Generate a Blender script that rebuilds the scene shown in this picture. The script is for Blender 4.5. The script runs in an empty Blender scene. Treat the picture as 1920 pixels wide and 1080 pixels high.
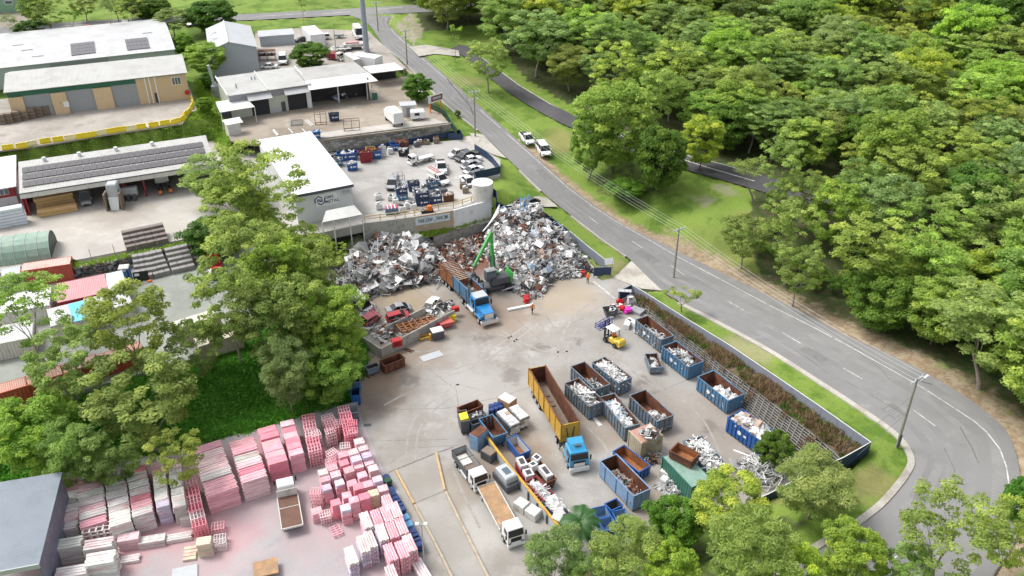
import bpy,bmesh,math,random
import numpy as np
from mathutils import Vector,Matrix
random.seed(7)
SC = bpy.context.scene
COL = SC.collection
R = math.radians
CAM_H,CAM_F,CAM_P = 74.0,1600.0,R(31.0)
cam_d = bpy.data.cameras.new('camera')
cam_d.sensor_width = 36.0
cam_d.lens = 36.0 * CAM_F / 1920.0
cam_d.clip_start = 0.5
cam_d.clip_end = 9000.0
cam = bpy.data.objects.new('camera',cam_d)
COL.objects.link(cam)
cam.location = (0,0,CAM_H)
cam.rotation_euler = (R(90.0) - CAM_P,0,0)
SC.camera = cam
SUN_EL,SUN_AZ = R(56.0),R(-70.0)      # azimuth from +Y towards +X
world = bpy.data.worlds.new('World')
SC.world = world
world.use_nodes = True
wn,wl = world.node_tree.nodes,world.node_tree.links
wn.clear()
w_out = wn.new('ShaderNodeOutputWorld')
w_bg = wn.new('ShaderNodeBackground')
w_sky = wn.new('ShaderNodeTexSky')
w_sky.sky_type = 'NISHITA'
w_sky.sun_disc = False
w_sky.sun_elevation = SUN_EL
w_sky.sun_rotation = SUN_AZ
w_sky.air_density = 1.0
w_sky.dust_density = 4.0
w_sky.ozone_density = 1.0
w_hs = wn.new('ShaderNodeHueSaturation')
w_hs.inputs['Saturation'].default_value = 0.28
w_hs.inputs['Value'].default_value = 1.0
wl.new(w_sky.outputs[0],w_hs.inputs['Color'])
wl.new(w_hs.outputs[0],w_bg.inputs['Color'])
w_bg.inputs['Strength'].default_value = 0.15
wl.new(w_bg.outputs[0],w_out.inputs['Surface'])
sun_d = bpy.data.lights.new('sun','SUN')
sun_d.energy = 1.3
sun_d.angle = R(20.0)
sun_d.color = (1.0,0.965,0.91)
sun = bpy.data.objects.new('sun',sun_d)
COL.objects.link(sun)
sun.location = (0,0,200)
_sd = Vector((math.sin(SUN_AZ) * math.cos(SUN_EL),math.cos(SUN_AZ) * math.cos(SUN_EL),math.sin(SUN_EL)))
sun.rotation_euler = (-_sd).to_track_quat('-Z','Y').to_euler()
SC.view_settings.view_transform = 'Standard'
SC.view_settings.look = 'None'
SC.view_settings.exposure = 0.70
SC.view_settings.gamma = 1.0
SC.view_settings.use_curve_mapping = False
SC.cycles.max_bounces = 6
SC.cycles.transparent_max_bounces = 8
SC.cycles.use_denoising = True
def P(px,py,z=0.0):
 """ground point under a photograph pixel, for a surface at height z"""
 u = (px - 960.0) / CAM_F
 v = (py - 540.0) / CAM_F
 t = (CAM_H - z) / (math.sin(CAM_P) + v * math.cos(CAM_P))
 return Vector((u * t,(math.cos(CAM_P) - v * math.sin(CAM_P)) * t,z))
def rect(A,B,C,z):
 """A-B long edge, C the corner after B: centre, heading, length, width"""
 a,b,c = P(*A,z),P(*B,z),P(*C,z)
 ab = b - a
 L = ab.length
 ux = ab / L
 uy = Vector((-ux.y,ux.x,0))
 w = (c - b).dot(uy)
 cen = a + ab / 2 + uy * (w / 2)
 return cen,math.atan2(ux.y,ux.x),L,abs(w)
class MB:
 def __init__(s):
  s.v,s.f,s.mi = [],[],[]
  s.m = 0
 def add(s,vs,fs):
  o = len(s.v)
  s.v.extend([tuple(v) for v in vs])
  s.f.extend([tuple(o + i for i in f) for f in fs])
  s.mi.extend([s.m] * len(fs))
  return s
 def quad(s,a,b,c,d):
  return s.add([a,b,c,d],[(0,1,2,3)])
 def frame(s,o,ux,uy,uz):
  o,ux,uy,uz = Vector(o),Vector(ux),Vector(uy),Vector(uz)
  vs = [o + ux * i + uy * j + uz * k for k in (0,1) for j in (0,1) for i in (0,1)]
  return s.add(vs,[(0,2,3,1),(4,5,7,6),(0,1,5,4),(2,6,7,3),(0,4,6,2),(1,3,7,5)])
 def box(s,x0,x1,y0,y1,z0,z1):
  return s.frame((x0,y0,z0),(x1 - x0,0,0),(0,y1 - y0,0),(0,0,z1 - z0))
 def cbox(s,c,size,rz=0.0,ry=0.0,rx=0.0):
  m = Matrix.Rotation(rz,3,'Z') @ Matrix.Rotation(ry,3,'Y') @ Matrix.Rotation(rx,3,'X')
  ux,uy,uz = m @ Vector((size[0],0,0)),m @ Vector((0,size[1],0)),m @ Vector((0,0,size[2]))
  return s.frame(Vector(c) - (ux + uy + uz) / 2,ux,uy,uz)
 def bev(s,x0,x1,y0,y1,z0,z1,b=0.1):
  """box whose top edges are chamfered"""
  vs = [(x0,y0,z0),(x1,y0,z0),(x1,y1,z0),(x0,y1,z0),
   (x0,y0,z1 - b),(x1,y0,z1 - b),(x1,y1,z1 - b),(x0,y1,z1 - b),
   (x0 + b,y0 + b,z1),(x1 - b,y0 + b,z1),(x1 - b,y1 - b,z1),(x0 + b,y1 - b,z1)]
  fs = [(3,2,1,0),(8,9,10,11)]
  for i in range(4):
   j = (i + 1) % 4
   fs += [(i,j,4 + j,4 + i),(4 + i,4 + j,8 + j,8 + i)]
  return s.add(vs,fs)
 def loft(s,loops,cap=True):
  """loops of equal vertex count, joined in order"""
  n = len(loops[0])
  vs,fs = [],[]
  for lp in loops:
   vs += list(lp)
  for k in range(len(loops) - 1):
   for i in range(n):
    j = (i + 1) % n
    fs.append((k * n + i,k * n + j,(k + 1) * n + j,(k + 1) * n + i))
  if cap:
   fs.append(tuple(range(n - 1,-1,-1)))
   fs.append(tuple((len(loops) - 1) * n + i for i in range(n)))
  return s.add(vs,fs)
 def tube(s,p0,p1,r,n=8,r1=None,cap=True):
  p0,p1 = Vector(p0),Vector(p1)
  r1 = r if r1 is None else r1
  d = (p1 - p0).normalized()
  a = d.orthogonal().normalized()
  b = d.cross(a)
  lp = []
  for p,q in ((p0,r),(p1,r1)):
   lp.append([p + (a * math.cos(2 * math.pi * i / n) + b * math.sin(2 * math.pi * i / n)) * q for i in range(n)])
  return s.loft(lp,cap)
 def path(s,pts,r,n=6):
  for a,b in zip(pts[:-1],pts[1:]):
   s.tube(a,b,r,n)
  return s
 def prism(s,poly,y0,y1):
  """(x,z) outline pushed along y"""
  n = len(poly)
  return s.loft([[(x,y0,z) for x,z in poly],[(x,y1,z) for x,z in poly]])
 def vprism(s,poly,z0,z1):
  return s.loft([[(x,y,z0) for x,y in poly],[(x,y,z1) for x,y in poly]])
 def mesh(s,name):
  me = bpy.data.meshes.new(name)
  me.from_pydata(s.v,[],s.f)
  return me
 def build(s,name,mats,parent=None,loc=None,rz=None,smooth=False,kind=None):
  me = s.mesh(name)
  if not isinstance(mats,(list,tuple)):
   mats = [mats]
  for m in mats:
   me.materials.append(m)
  if len(mats) > 1:
   me.polygons.foreach_set('material_index',s.mi)
  bm = bmesh.new()
  bm.from_mesh(me)
  bmesh.ops.recalc_face_normals(bm,faces=bm.faces)
  bm.to_mesh(me)
  bm.free()
  if smooth:
   me.polygons.foreach_set('use_smooth',[True] * len(me.polygons))
  o = bpy.data.objects.new(name,me)
  COL.objects.link(o)
  if parent is not None:
   o.parent = parent
  if loc is not None:
   o.location = loc
  if rz is not None:
   o.rotation_euler = (0,0,rz)
  if kind:
   o['kind'] = kind
  return o
def tag(o,label,cat,group=None):
 o['label'] = label
 o['category'] = cat
 if group:
  o['group'] = group
 return o
def thing(name,label,cat,loc,rz=0.0,group=None):
 o = bpy.data.objects.new(name,None)
 o.empty_display_size = 0.3
 COL.objects.link(o)
 o.location = loc
 o.rotation_euler = (0,0,rz)
 return tag(o,label,cat,group)
def again(o,name,parent,loc=None,rot=None):
 """another object on the same mesh"""
 c = o.copy()
 c.name = name
 COL.objects.link(c)
 c.parent = parent
 if loc is not None:
  c.location = loc
 if rot is not None:
  c.rotation_euler = rot
 return c
def copy_tree(o,parent=None,kids=None):
 if kids is None:
  kids = {}
  for q in SC.objects:
   if q.parent is not None:
    kids.setdefault(q.parent.name,[]).append(q)
 c = o.copy()
 COL.objects.link(c)
 c.parent = parent
 for ch in kids.get(o.name,[]):
  copy_tree(ch,c,kids)
 return c
def clone(o,label,loc,rz,group=None):
 c = copy_tree(o)
 c.location = loc
 c.rotation_euler = (0,0,rz)
 c['label'] = label
 if group:
  c['group'] = group
 return c
_mats = {}
def mat(name,col,rough=0.6,metal=0.0,var=0.12,scale=2.0,bump=0.0,dirt=None,dirt_amt=0.35,dirt_scale=0.8,
  coat=0.0,stripes=None):
 """base colour with two sizes of noise, optional dirt or rust patches, optional fine ribs along an axis"""
 if name in _mats:
  return _mats[name]
 m = bpy.data.materials.new(name)
 _mats[name] = m
 m.use_nodes = True
 nt = m.node_tree
 n,l = nt.nodes,nt.links
 b = n['Principled BSDF']
 b.inputs['Roughness'].default_value = rough
 b.inputs['Metallic'].default_value = metal
 if coat:
  b.inputs['Coat Weight'].default_value = coat
 tc = n.new('ShaderNodeTexCoord')
 oi = n.new('ShaderNodeObjectInfo')
 add = n.new('ShaderNodeVectorMath'); add.operation = 'ADD'
 mul = n.new('ShaderNodeVectorMath'); mul.operation = 'SCALE'
 comb = n.new('ShaderNodeCombineXYZ')
 for k in range(3):
  l.new(oi.outputs['Random'],comb.inputs[k])
 l.new(comb.outputs[0],mul.inputs[0]); mul.inputs['Scale'].default_value = 37.0
 l.new(tc.outputs['Object'],add.inputs[0]); l.new(mul.outputs[0],add.inputs[1])
 nz = n.new('ShaderNodeTexNoise')
 nz.inputs['Scale'].default_value = scale
 nz.inputs['Detail'].default_value = 5.0
 nz.inputs['Roughness'].default_value = 0.65
 l.new(add.outputs[0],nz.inputs['Vector'])
 mr = n.new('ShaderNodeMapRange')
 mr.inputs['From Min'].default_value = 0.3; mr.inputs['From Max'].default_value = 0.7
 mr.inputs['To Min'].default_value = 1.0 - var; mr.inputs['To Max'].default_value = 1.0 + var
 l.new(nz.outputs['Fac'],mr.inputs['Value'])
 mx = n.new('ShaderNodeVectorMath'); mx.operation = 'SCALE'
 mx.inputs[0].default_value = col
 l.new(mr.outputs[0],mx.inputs['Scale'])
 out = mx.outputs[0]
 if dirt is not None:
  n2 = n.new('ShaderNodeTexNoise')
  n2.inputs['Scale'].default_value = dirt_scale
  n2.inputs['Detail'].default_value = 8.0
  n2.inputs['Roughness'].default_value = 0.7
  l.new(add.outputs[0],n2.inputs['Vector'])
  cr = n.new('ShaderNodeMapRange')
  cr.inputs['From Min'].default_value = 0.62 - dirt_amt * 0.45
  cr.inputs['From Max'].default_value = 0.78 - dirt_amt * 0.3
  l.new(n2.outputs['Fac'],cr.inputs['Value'])
  mix = n.new('ShaderNodeMix'); mix.data_type = 'RGBA'
  l.new(cr.outputs[0],mix.inputs['Factor'])
  l.new(out,mix.inputs[6])
  mix.inputs[7].default_value = (*dirt,1)
  out = mix.outputs[2]
 l.new(out,b.inputs['Base Color'])
 if bump or stripes:
  bp = n.new('ShaderNodeBump')
  bp.inputs['Strength'].default_value = bump if bump else 0.4
  bp.inputs['Distance'].default_value = 0.05
  if stripes:
   wv = n.new('ShaderNodeTexWave')
   wv.wave_type = 'BANDS'
   wv.bands_direction = stripes[0]
   wv.inputs['Scale'].default_value = stripes[1]
   wv.inputs['Distortion'].default_value = 0.0
   l.new(tc.outputs['Object'],wv.inputs['Vector'])
   l.new(wv.outputs['Fac'],bp.inputs['Height'])
  else:
   l.new(nz.outputs['Fac'],bp.inputs['Height'])
  l.new(bp.outputs[0],b.inputs['Normal'])
 return m
RUST = (0.16,0.055,0.022)
GRIME = (0.10,0.085,0.07)
M = dict(
 white=mat('white_paint',(0.74,0.75,0.75),0.4,var=0.05,dirt=(0.45,0.43,0.4),dirt_amt=0.12),
 gloss_white=mat('gloss_white',(0.80,0.80,0.80),0.22,var=0.03,coat=0.5),
 offwhite=mat('off_white',(0.62,0.61,0.57),0.6,var=0.08,dirt=(0.36,0.33,0.28),dirt_amt=0.2),
 cream=mat('cream_wall',(0.62,0.47,0.29),0.75,var=0.06,dirt=(0.42,0.33,0.22),dirt_amt=0.1),
 green_trim=mat('green_trim',(0.02,0.13,0.08),0.5,var=0.08),
 grey=mat('grey_steel',(0.30,0.31,0.32),0.5,var=0.1,dirt=GRIME,dirt_amt=0.15),
 lgrey=mat('light_grey',(0.46,0.48,0.50),0.5,var=0.07),
 dgrey=mat('dark_grey',(0.085,0.09,0.10),0.5,var=0.15),
 black=mat('black_rubber',(0.016,0.016,0.017),0.7,var=0.2),
 glass=mat('dark_glass',(0.012,0.016,0.02),0.08,var=0.1),
 bglass=mat('window_glass',(0.10,0.14,0.16),0.1,var=0.1),
 chrome=mat('chrome',(0.66,0.66,0.66),0.22,0.9,var=0.05),
 rust=mat('rusted_steel',(0.17,0.062,0.03),0.85,var=0.35,scale=1.5,dirt=(0.07,0.03,0.02),dirt_amt=0.45,bump=0.2),
 rustlight=mat('orange_rust',(0.33,0.13,0.045),0.85,var=0.3,scale=1.2,dirt=(0.16,0.07,0.035),dirt_amt=0.4),
 bluebin=mat('blue_bin_paint',(0.06,0.20,0.36),0.55,var=0.18,dirt=(0.17,0.13,0.10),dirt_amt=0.34,dirt_scale=1.1),
 dullblue=mat('dull_blue_paint',(0.14,0.23,0.31),0.6,var=0.2,dirt=(0.18,0.11,0.07),dirt_amt=0.42,dirt_scale=1.1),
 paleblue=mat('pale_blue_paint',(0.19,0.31,0.48),0.55,var=0.12,dirt=(0.22,0.18,0.14),dirt_amt=0.22),
 royal=mat('royal_blue_paint',(0.018,0.10,0.34),0.4,var=0.1,dirt=(0.06,0.09,0.15),dirt_amt=0.15),
 navy=mat('navy_paint',(0.022,0.045,0.12),0.45,var=0.12),
 fencenavy=mat('fence_navy',(0.02,0.048,0.105),0.5,var=0.1,stripes=('X',2.2)),
 fencegrey=mat('fence_grey',(0.26,0.28,0.335),0.5,var=0.06,stripes=('X',2.2)),
 yellow=mat('yellow_paint',(0.56,0.33,0.04),0.5,var=0.12,dirt=(0.30,0.15,0.05),dirt_amt=0.22),
 byellow=mat('bright_yellow',(0.80,0.62,0.015),0.4,var=0.06),
 orange=mat('orange_paint',(0.75,0.17,0.02),0.45,var=0.1),
 red=mat('red_paint',(0.50,0.016,0.022),0.35,var=0.1),
 darkred=mat('dark_red',(0.24,0.012,0.022),0.5,var=0.1),
 redbox=mat('red_container',(0.42,0.075,0.045),0.55,var=0.12,dirt=(0.50,0.22,0.15),dirt_amt=0.16,stripes=('X',0.55)),
 greenbox=mat('green_container',(0.035,0.16,0.115),0.5,var=0.12,dirt=(0.13,0.18,0.14),dirt_amt=0.2),
 machgreen=mat('machine_green',(0.06,0.37,0.075),0.35,var=0.08),
 truckblue=mat('truck_blue',(0.025,0.22,0.52),0.25,var=0.06,coat=0.4),
 cyanblue=mat('cab_blue',(0.035,0.30,0.56),0.25,var=0.06,coat=0.4),
 timber=mat('new_timber',(0.56,0.36,0.16),0.7,var=0.15,scale=4),
 oldwood=mat('old_wood',(0.22,0.17,0.13),0.8,var=0.25,scale=4),
 deck=mat('truck_deck',(0.40,0.24,0.12),0.7,var=0.25,scale=1.2,dirt=(0.25,0.17,0.12),dirt_amt=0.35),
 brown=mat('brown_deck',(0.15,0.075,0.05),0.7,var=0.2,scale=1.2),
 concrete=mat('wall_concrete',(0.40,0.385,0.35),0.85,var=0.15,dirt=(0.22,0.21,0.18),dirt_amt=0.3,bump=0.15),
 paver=mat('grey_paver',(0.29,0.28,0.275),0.85,var=0.15,scale=3),
 brownpaver=mat('brown_paver',(0.22,0.185,0.17),0.85,var=0.15,scale=3),
 silver=mat('silver_car',(0.42,0.43,0.44),0.28,0.4,var=0.04),
 solar=mat('solar_cell',(0.10,0.095,0.10),0.22,var=0.12),
 skin=mat('skin',(0.45,0.26,0.18),0.6,var=0.05),
 hivis=mat('orange_vest',(0.85,0.20,0.03),0.7,var=0.05),
 denim=mat('navy_trousers',(0.03,0.04,0.07),0.8,var=0.1),
 magenta=mat('magenta_plastic',(0.75,0.04,0.48),0.5,var=0.1),
 greensheet=mat('green_canopy',(0.24,0.36,0.28),0.6,var=0.1,dirt=(0.35,0.42,0.36),dirt_amt=0.3),
 bark=mat('pale_bark',(0.30,0.26,0.22),0.85,var=0.3,scale=3),
 darkbark=mat('dark_bark',(0.13,0.10,0.08),0.9,var=0.3,scale=3),
 tan=mat('tan_kerb',(0.52,0.37,0.20),.75,var=.15,dirt=(.33,.25,.17),dirt_amt=.25),
 tanconc=mat('tan_concrete',(0.43,0.365,0.28),.85,var=.15,dirt=(.27,.23,.18),dirt_amt=.25),
 polewood=mat('pole_timber',(0.26,0.27,0.21),0.85,var=0.15,scale=3),
 galv=mat('galvanised',(0.42,0.45,0.48),0.45,0.3,var=0.08),
 wire=mat('cable',(0.55,0.56,0.58),0.5,var=0.02),
)
# ================================================================ ground, roads, yards
from mathutils.bvhtree import BVHTree
from mathutils import noise as mnoise
def cam_ray(px,py):
 d = P(px,py,0.0) - Vector((0,0,CAM_H))
 return Vector((0,0,CAM_H)),d.normalized()
def inside(poly,X,Y):
 """vectorised point in polygon"""
 x = np.array([p[0] for p in poly]); y = np.array([p[1] for p in poly])
 r = np.zeros(X.shape,bool)
 j = len(poly) - 1
 for i in range(len(poly)):
  c = ((y[i] > Y) != (y[j] > Y)) & (X < (x[j] - x[i]) * (Y - y[i]) / (y[j] - y[i] + 1e-12) + x[i])
  r ^= c
  j = i
 return r
def crom(pts,per=8):
 """smooth curve through 3-D points"""
 out = []
 n = len(pts)
 for i in range(n - 1):
  p0,p1,p2,p3 = pts[max(i - 1,0)],pts[i],pts[i + 1],pts[min(i + 2,n - 1)]
  for k in range(per):
   t = k / per
   out.append(0.5 * ((2 * p1) + (p2 - p0) * t + (2 * p0 - 5 * p1 + 4 * p2 - p3) * t * t + (3 * p1 - p0 - 3 * p2 + p3) * t ** 3))
 out.append(pts[-1].copy())
 return out
ROAD_L = [(655,28,12),(690,45,11.7),(720,85,11),(762,120,10),(830,190,8.5),(905,252,6.6),(960,305,5.2),(1025,367,3.2),(1120,442,1.3),
  (1182,487,.35),(1240,545,.2),(1342,600,.8),(1435,650,1.5),(1525,706,2.2),(1637,779,2.8),(1690,820,3),(1714,860,3),(1705,892,3),
  (1665,942,3),(1632,970,3),(1590,1000,3),(1540,1027,3),(1480,1070,3),(1400,1130,3)]
ROAD_R = [(758,14,12),(728,40,11.5),(745,62,11),(795,107,10),(858,162,8.5),(925,222,6.8),(990,280,5.2),(1068,350,3.2),(1160,415,1.3),
  (1240,456,.45),(1330,500,.2),(1440,553,.8),(1522,593,1.5),(1590,630,2.2),(1675,668,2.8),(1765,715,3),(1840,765,3),(1885,805,3),
  (1905,850,3),(1914,902,3),(1915,960,3),(1905,1010,3),(1870,1070,3),(1820,1140,3)]
TOP_L = [(-60,74,12.6),(82,56,12.4),(297,43,12.2),(480,37,12.1),(655,28,12),(770,24,11.9),(1000,10,11.5)]
TOP_R = [(-60,58,12.6),(75,45,12.4),(297,32,12.2),(480,25,12.1),(672,15,12),(790,8,11.9),(1000,-4,11.5)]
SIDE_L = [(775,92,10.4),(815,100,10.0),(850,100,9.6),(872,107,9.3),(927,152,8.4),(960,177,7.9),(1022,215,7.0),(1077,242,6.5),(1170,278,5.8),(1276,315,5.2),(1335,332,5),(1412,354,4.8),(1560,400,4.5)]
SIDE_R = [(800,86,10.4),(838,92,10.0),(868,84,9.6),(890,98,9.3),(940,134,8.4),(972,158,7.9),(1032,194,7.0),(1092,222,6.5),(1190,258,5.8),(1300,294,5.2),(1352,306,5),(1428,328,4.8),(1576,372,4.5)]
def ribbon(Ls,Rs,per=8,cross=6):
 a = crom([P(*q) for q in Ls],per)
 b = crom([P(*q) for q in Rs],per)
 vs,fs = [],[]
 for p,q in zip(a,b):
  for k in range(cross + 1):
   vs.append(p.lerp(q,k / cross))
 w = cross + 1
 for i in range(len(a) - 1):
  for k in range(cross):
   fs.append((i * w + k,i * w + k + 1,(i + 1) * w + k + 1,(i + 1) * w + k))
 return a,b,vs,fs
def sheet_obj(name,vs,fs,m,kind='structure'):
 me = bpy.data.meshes.new(name)
 me.from_pydata([tuple(v) for v in vs],[],fs)
 me.materials.append(m)
 bm = bmesh.new(); bm.from_mesh(me)
 for f in bm.faces:
  f.normal_update()
  if f.normal.z < 0:
   f.normal_flip()
 if any(len(f.verts) > 4 for f in bm.faces):
  bmesh.ops.triangulate(bm,faces=bm.faces,ngon_method='EAR_CLIP')
 bm.to_mesh(me); bm.free()
 o = bpy.data.objects.new(name,me)
 COL.objects.link(o)
 if kind:
  o['kind'] = kind
 return o
def ground_mat(name,base=None,spots=(),blobs=(),rough=0.9,fine=6.0,big=0.07,bump=0.25,grain=.22,attr=None):
 """base colour, two noise-driven alternates [(colour, noise scale, low, high)], blobs [(x, y, radius, colour, strength)]"""
 m = bpy.data.materials.new(name)
 m.use_nodes = True
 n,l = m.node_tree.nodes,m.node_tree.links
 b = n['Principled BSDF']
 b.inputs['Roughness'].default_value = rough
 b.inputs['Specular IOR Level'].default_value = 0.25
 geo = n.new('ShaderNodeNewGeometry')
 pos = geo.outputs['Position']
 def noise(scale,detail=6.0,rough_=0.62,vec=None,dist=0.0):
  q = n.new('ShaderNodeTexNoise')
  q.inputs['Scale'].default_value = scale
  q.inputs['Detail'].default_value = detail
  q.inputs['Roughness'].default_value = rough_
  q.inputs['Distortion'].default_value = dist
  l.new(vec if vec is not None else pos,q.inputs['Vector'])
  return q
 def ramp(v,lo,hi,a=0.0,c=1.0):
  q = n.new('ShaderNodeMapRange')
  q.interpolation_type = 'SMOOTHSTEP'
  q.inputs['From Min'].default_value = lo; q.inputs['From Max'].default_value = hi
  q.inputs['To Min'].default_value = a; q.inputs['To Max'].default_value = c
  l.new(v,q.inputs['Value'])
  return q.outputs[0]
 def mix(f,a,c):
  q = n.new('ShaderNodeMix'); q.data_type = 'RGBA'
  l.new(f,q.inputs['Factor'])
  if isinstance(a,tuple): q.inputs[6].default_value = (*a,1)
  else: l.new(a,q.inputs[6])
  if isinstance(c,tuple): q.inputs[7].default_value = (*c,1)
  else: l.new(c,q.inputs[7])
  return q.outputs[2]
 col = base
 for c,sc,lo,hi in spots:
  col = mix(ramp(noise(sc,7.0,0.66).outputs['Fac'],lo,hi),col,c)
 if blobs:
  warp = noise(0.28,5.0,0.6)
  wv = n.new('ShaderNodeVectorMath'); wv.operation = 'SUBTRACT'
  l.new(warp.outputs['Color'],wv.inputs[0]); wv.inputs[1].default_value = (0.5,0.5,0.5)
  ws = n.new('ShaderNodeVectorMath'); ws.operation = 'SCALE'
  l.new(wv.outputs[0],ws.inputs[0]); ws.inputs['Scale'].default_value = 9.0
  wp = n.new('ShaderNodeVectorMath'); wp.operation = 'ADD'
  l.new(pos,wp.inputs[0]); l.new(ws.outputs[0],wp.inputs[1])
  w2 = n.new('ShaderNodeVectorMath'); w2.operation = 'MULTIPLY'
  l.new(wp.outputs[0],w2.inputs[0]); w2.inputs[1].default_value = (1,1,0)
  for (x,y,r,c,k) in blobs:
   ds = n.new('ShaderNodeVectorMath'); ds.operation = 'DISTANCE'
   l.new(w2.outputs[0],ds.inputs[0]); ds.inputs[1].default_value = (x,y,0)
   col = mix(ramp(ds.outputs['Value'],r * 0.35,r * 1.15,k,0.0),col,c)
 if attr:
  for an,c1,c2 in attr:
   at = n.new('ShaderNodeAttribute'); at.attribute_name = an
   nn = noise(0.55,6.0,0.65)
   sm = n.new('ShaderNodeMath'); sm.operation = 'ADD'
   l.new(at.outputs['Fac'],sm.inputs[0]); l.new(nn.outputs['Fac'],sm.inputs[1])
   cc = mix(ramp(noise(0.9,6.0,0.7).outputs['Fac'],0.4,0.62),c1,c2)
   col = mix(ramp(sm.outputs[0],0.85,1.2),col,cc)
 fn = noise(fine,6.0,0.7)
 hv = n.new('ShaderNodeVectorMath'); hv.operation = 'SCALE'
 if isinstance(col,tuple): hv.inputs[0].default_value = col
 else: l.new(col,hv.inputs[0])
 l.new(ramp(fn.outputs['Fac'],0.25,0.75,1 - grain,1 + grain),hv.inputs['Scale'])
 out = hv.outputs[0]
 bg = noise(big,4.0,0.5)
 h2 = n.new('ShaderNodeVectorMath'); h2.operation = 'SCALE'
 l.new(out,h2.inputs[0]); l.new(ramp(bg.outputs['Fac'],0.3,0.7,0.88,1.12),h2.inputs['Scale'])
 l.new(h2.outputs[0],b.inputs['Base Color'])
 if bump:
  bp = n.new('ShaderNodeBump'); bp.inputs['Strength'].default_value = bump; bp.inputs['Distance'].default_value = 0.06
  l.new(fn.outputs['Fac'],bp.inputs['Height']); l.new(bp.outputs[0],b.inputs['Normal'])
 return m
def blob(px,py,z,r,c,k):
 q = P(px,py,z)
 return (q.x,q.y,r,c,k)
GM_ground = ground_mat('grass_ground',(0.175,0.255,0.046),
     [((0.095,0.170,0.022),0.16,0.46,0.6),((0.22,0.21,0.075),0.11,0.58,0.72),((0.16,0.26,0.035),0.35,0.55,0.7)],
     blobs=[blob(1310,455,3,9,(0.2,0.19,0.075),0.4),blob(1400,480,3,8,(0.22,0.2,0.07),0.35),blob(1320,378,4,2.4,(0.32,0.29,0.2),0.6),
       blob(1360,362,4,2.6,(0.30,0.27,0.2),0.6),blob(1050,270,5,6,(0.27,0.22,0.1),0.6),blob(880,150,9,5,(0.25,0.22,0.1),0.55),
       blob(1160,500,1,5,(0.3,0.25,0.14),0.55),blob(1405,650,2,5,(0.34,0.29,0.19),0.6),blob(1640,910,3,4,(0.28,0.2,0.11),0.5)],
     fine=5.0,bump=0.7,
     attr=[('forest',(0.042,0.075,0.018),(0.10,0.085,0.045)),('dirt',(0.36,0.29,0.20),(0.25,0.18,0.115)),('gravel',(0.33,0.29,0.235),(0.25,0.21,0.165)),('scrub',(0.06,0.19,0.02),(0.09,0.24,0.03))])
GM_asphalt = ground_mat('asphalt',grain=.08,base=(0.235,0.231,0.228),spots=[((0.200,0.197,0.196),0.05,0.42,0.62),((0.275,0.268,0.258),0.3,0.55,0.72),((0.17,0.168,0.168),0.9,0.64,0.74)],fine=9.0,big=0.03,bump=0.15,rough=0.85)
GM_newasphalt = ground_mat('dark_asphalt',grain=.08,base=(0.105,0.10,0.108),spots=[((0.085,0.083,0.088),0.1,0.45,0.6)],fine=9.0,bump=0.15,rough=0.85)
BRN = (0.275,0.19,0.13)
GM_yard = ground_mat('yard_concrete',grain=.08,base=(0.345,0.333,0.312),spots=[((0.285,0.262,0.235),0.06,0.42,0.6),((0.39,0.375,0.355),0.15,0.52,0.68),((0.27,0.245,0.215),0.5,0.6,0.75)],
     blobs=[blob(740,575,0,9,(0.35,0.26,0.17),0.6),blob(770,560,0,6,(0.36,0.28,0.19),0.5),blob(1060,555,0,8,(0.38,0.31,0.22),0.65),blob(880,480,0,9,(0.17,0.075,0.045),0.95),
       blob(850,470,0,6,(0.2,0.09,0.05),0.8),blob(930,590,0,8,BRN,0.6),blob(720,690,0,6,BRN,0.75),blob(700,740,0,6,BRN,0.7),blob(790,650,0,6,BRN,0.5),
       blob(960,850,0,7,(0.27,0.19,0.13),0.6),blob(1130,800,0,6,(0.28,0.22,0.17),0.5),blob(1290,790,0,9,(0.29,0.24,0.2),0.5),blob(1240,930,0,6,(0.26,0.21,0.16),0.6),
       blob(1380,850,0,7,(0.27,0.23,0.19),0.5),blob(715,755,0,3.5,(0.16,0.14,0.125),0.6),blob(870,1000,0,5,(0.44,0.42,0.39),0.6),blob(830,930,0,6,(0.31,0.255,0.2),0.55)] + [blob(x,y,0,r,(0.16,0.14,0.12),.6) for x,y,r in ((900,640,1.6),(1010,650,1.3),(760,720,1.5),(1080,640,1.2),(960,700,1.8),(1200,720,1.5),(1330,800,1.8),(880,820,1.4))],
     fine=4.0,bump=0.15,rough=0.8)
PNK,PNK2 = (0.52,0.30,0.315),(0.46,0.35,0.36)
GM_pink = ground_mat('pink_dusted_concrete',grain=.08,base=(0.385,0.365,0.375),spots=[((0.43,0.355,0.365),0.09,0.45,0.62),((0.34,0.33,0.345),0.2,0.52,0.68)],
     blobs=[blob(300,985,0,6,PNK,0.8),blob(410,1010,0,5,PNK,0.85),blob(450,940,0,6,PNK2,0.7),blob(230,1050,0,4,PNK,0.8),blob(640,1000,0,5,PNK2,0.7),blob(600,950,0,5,PNK2,0.6),
       blob(360,1060,0,5,PNK2,0.5),blob(640,880,0,7,PNK2,0.6),blob(550,850,0,6,PNK2,0.4),blob(330,900,0,6,PNK,0.55),blob(480,850,0,5,PNK,0.5),blob(120,1000,0,8,PNK,0.5)],
     fine=5.0,bump=0.1,rough=0.8)
GM_pale = ground_mat('pale_yard_concrete',grain=.08,base=(0.47,0.44,0.40),spots=[((0.40,0.37,0.33),0.07,0.45,0.62),((0.51,0.49,0.46),0.2,0.5,0.68)],fine=4.0,bump=0.12,rough=0.8,
     blobs=[blob(230,400,7,7,(0.30,0.26,0.22),0.6),blob(80,410,7,5,(0.33,0.3,0.26),0.5),blob(190,470,7,4,(0.34,0.32,0.3),0.6)])
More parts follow.
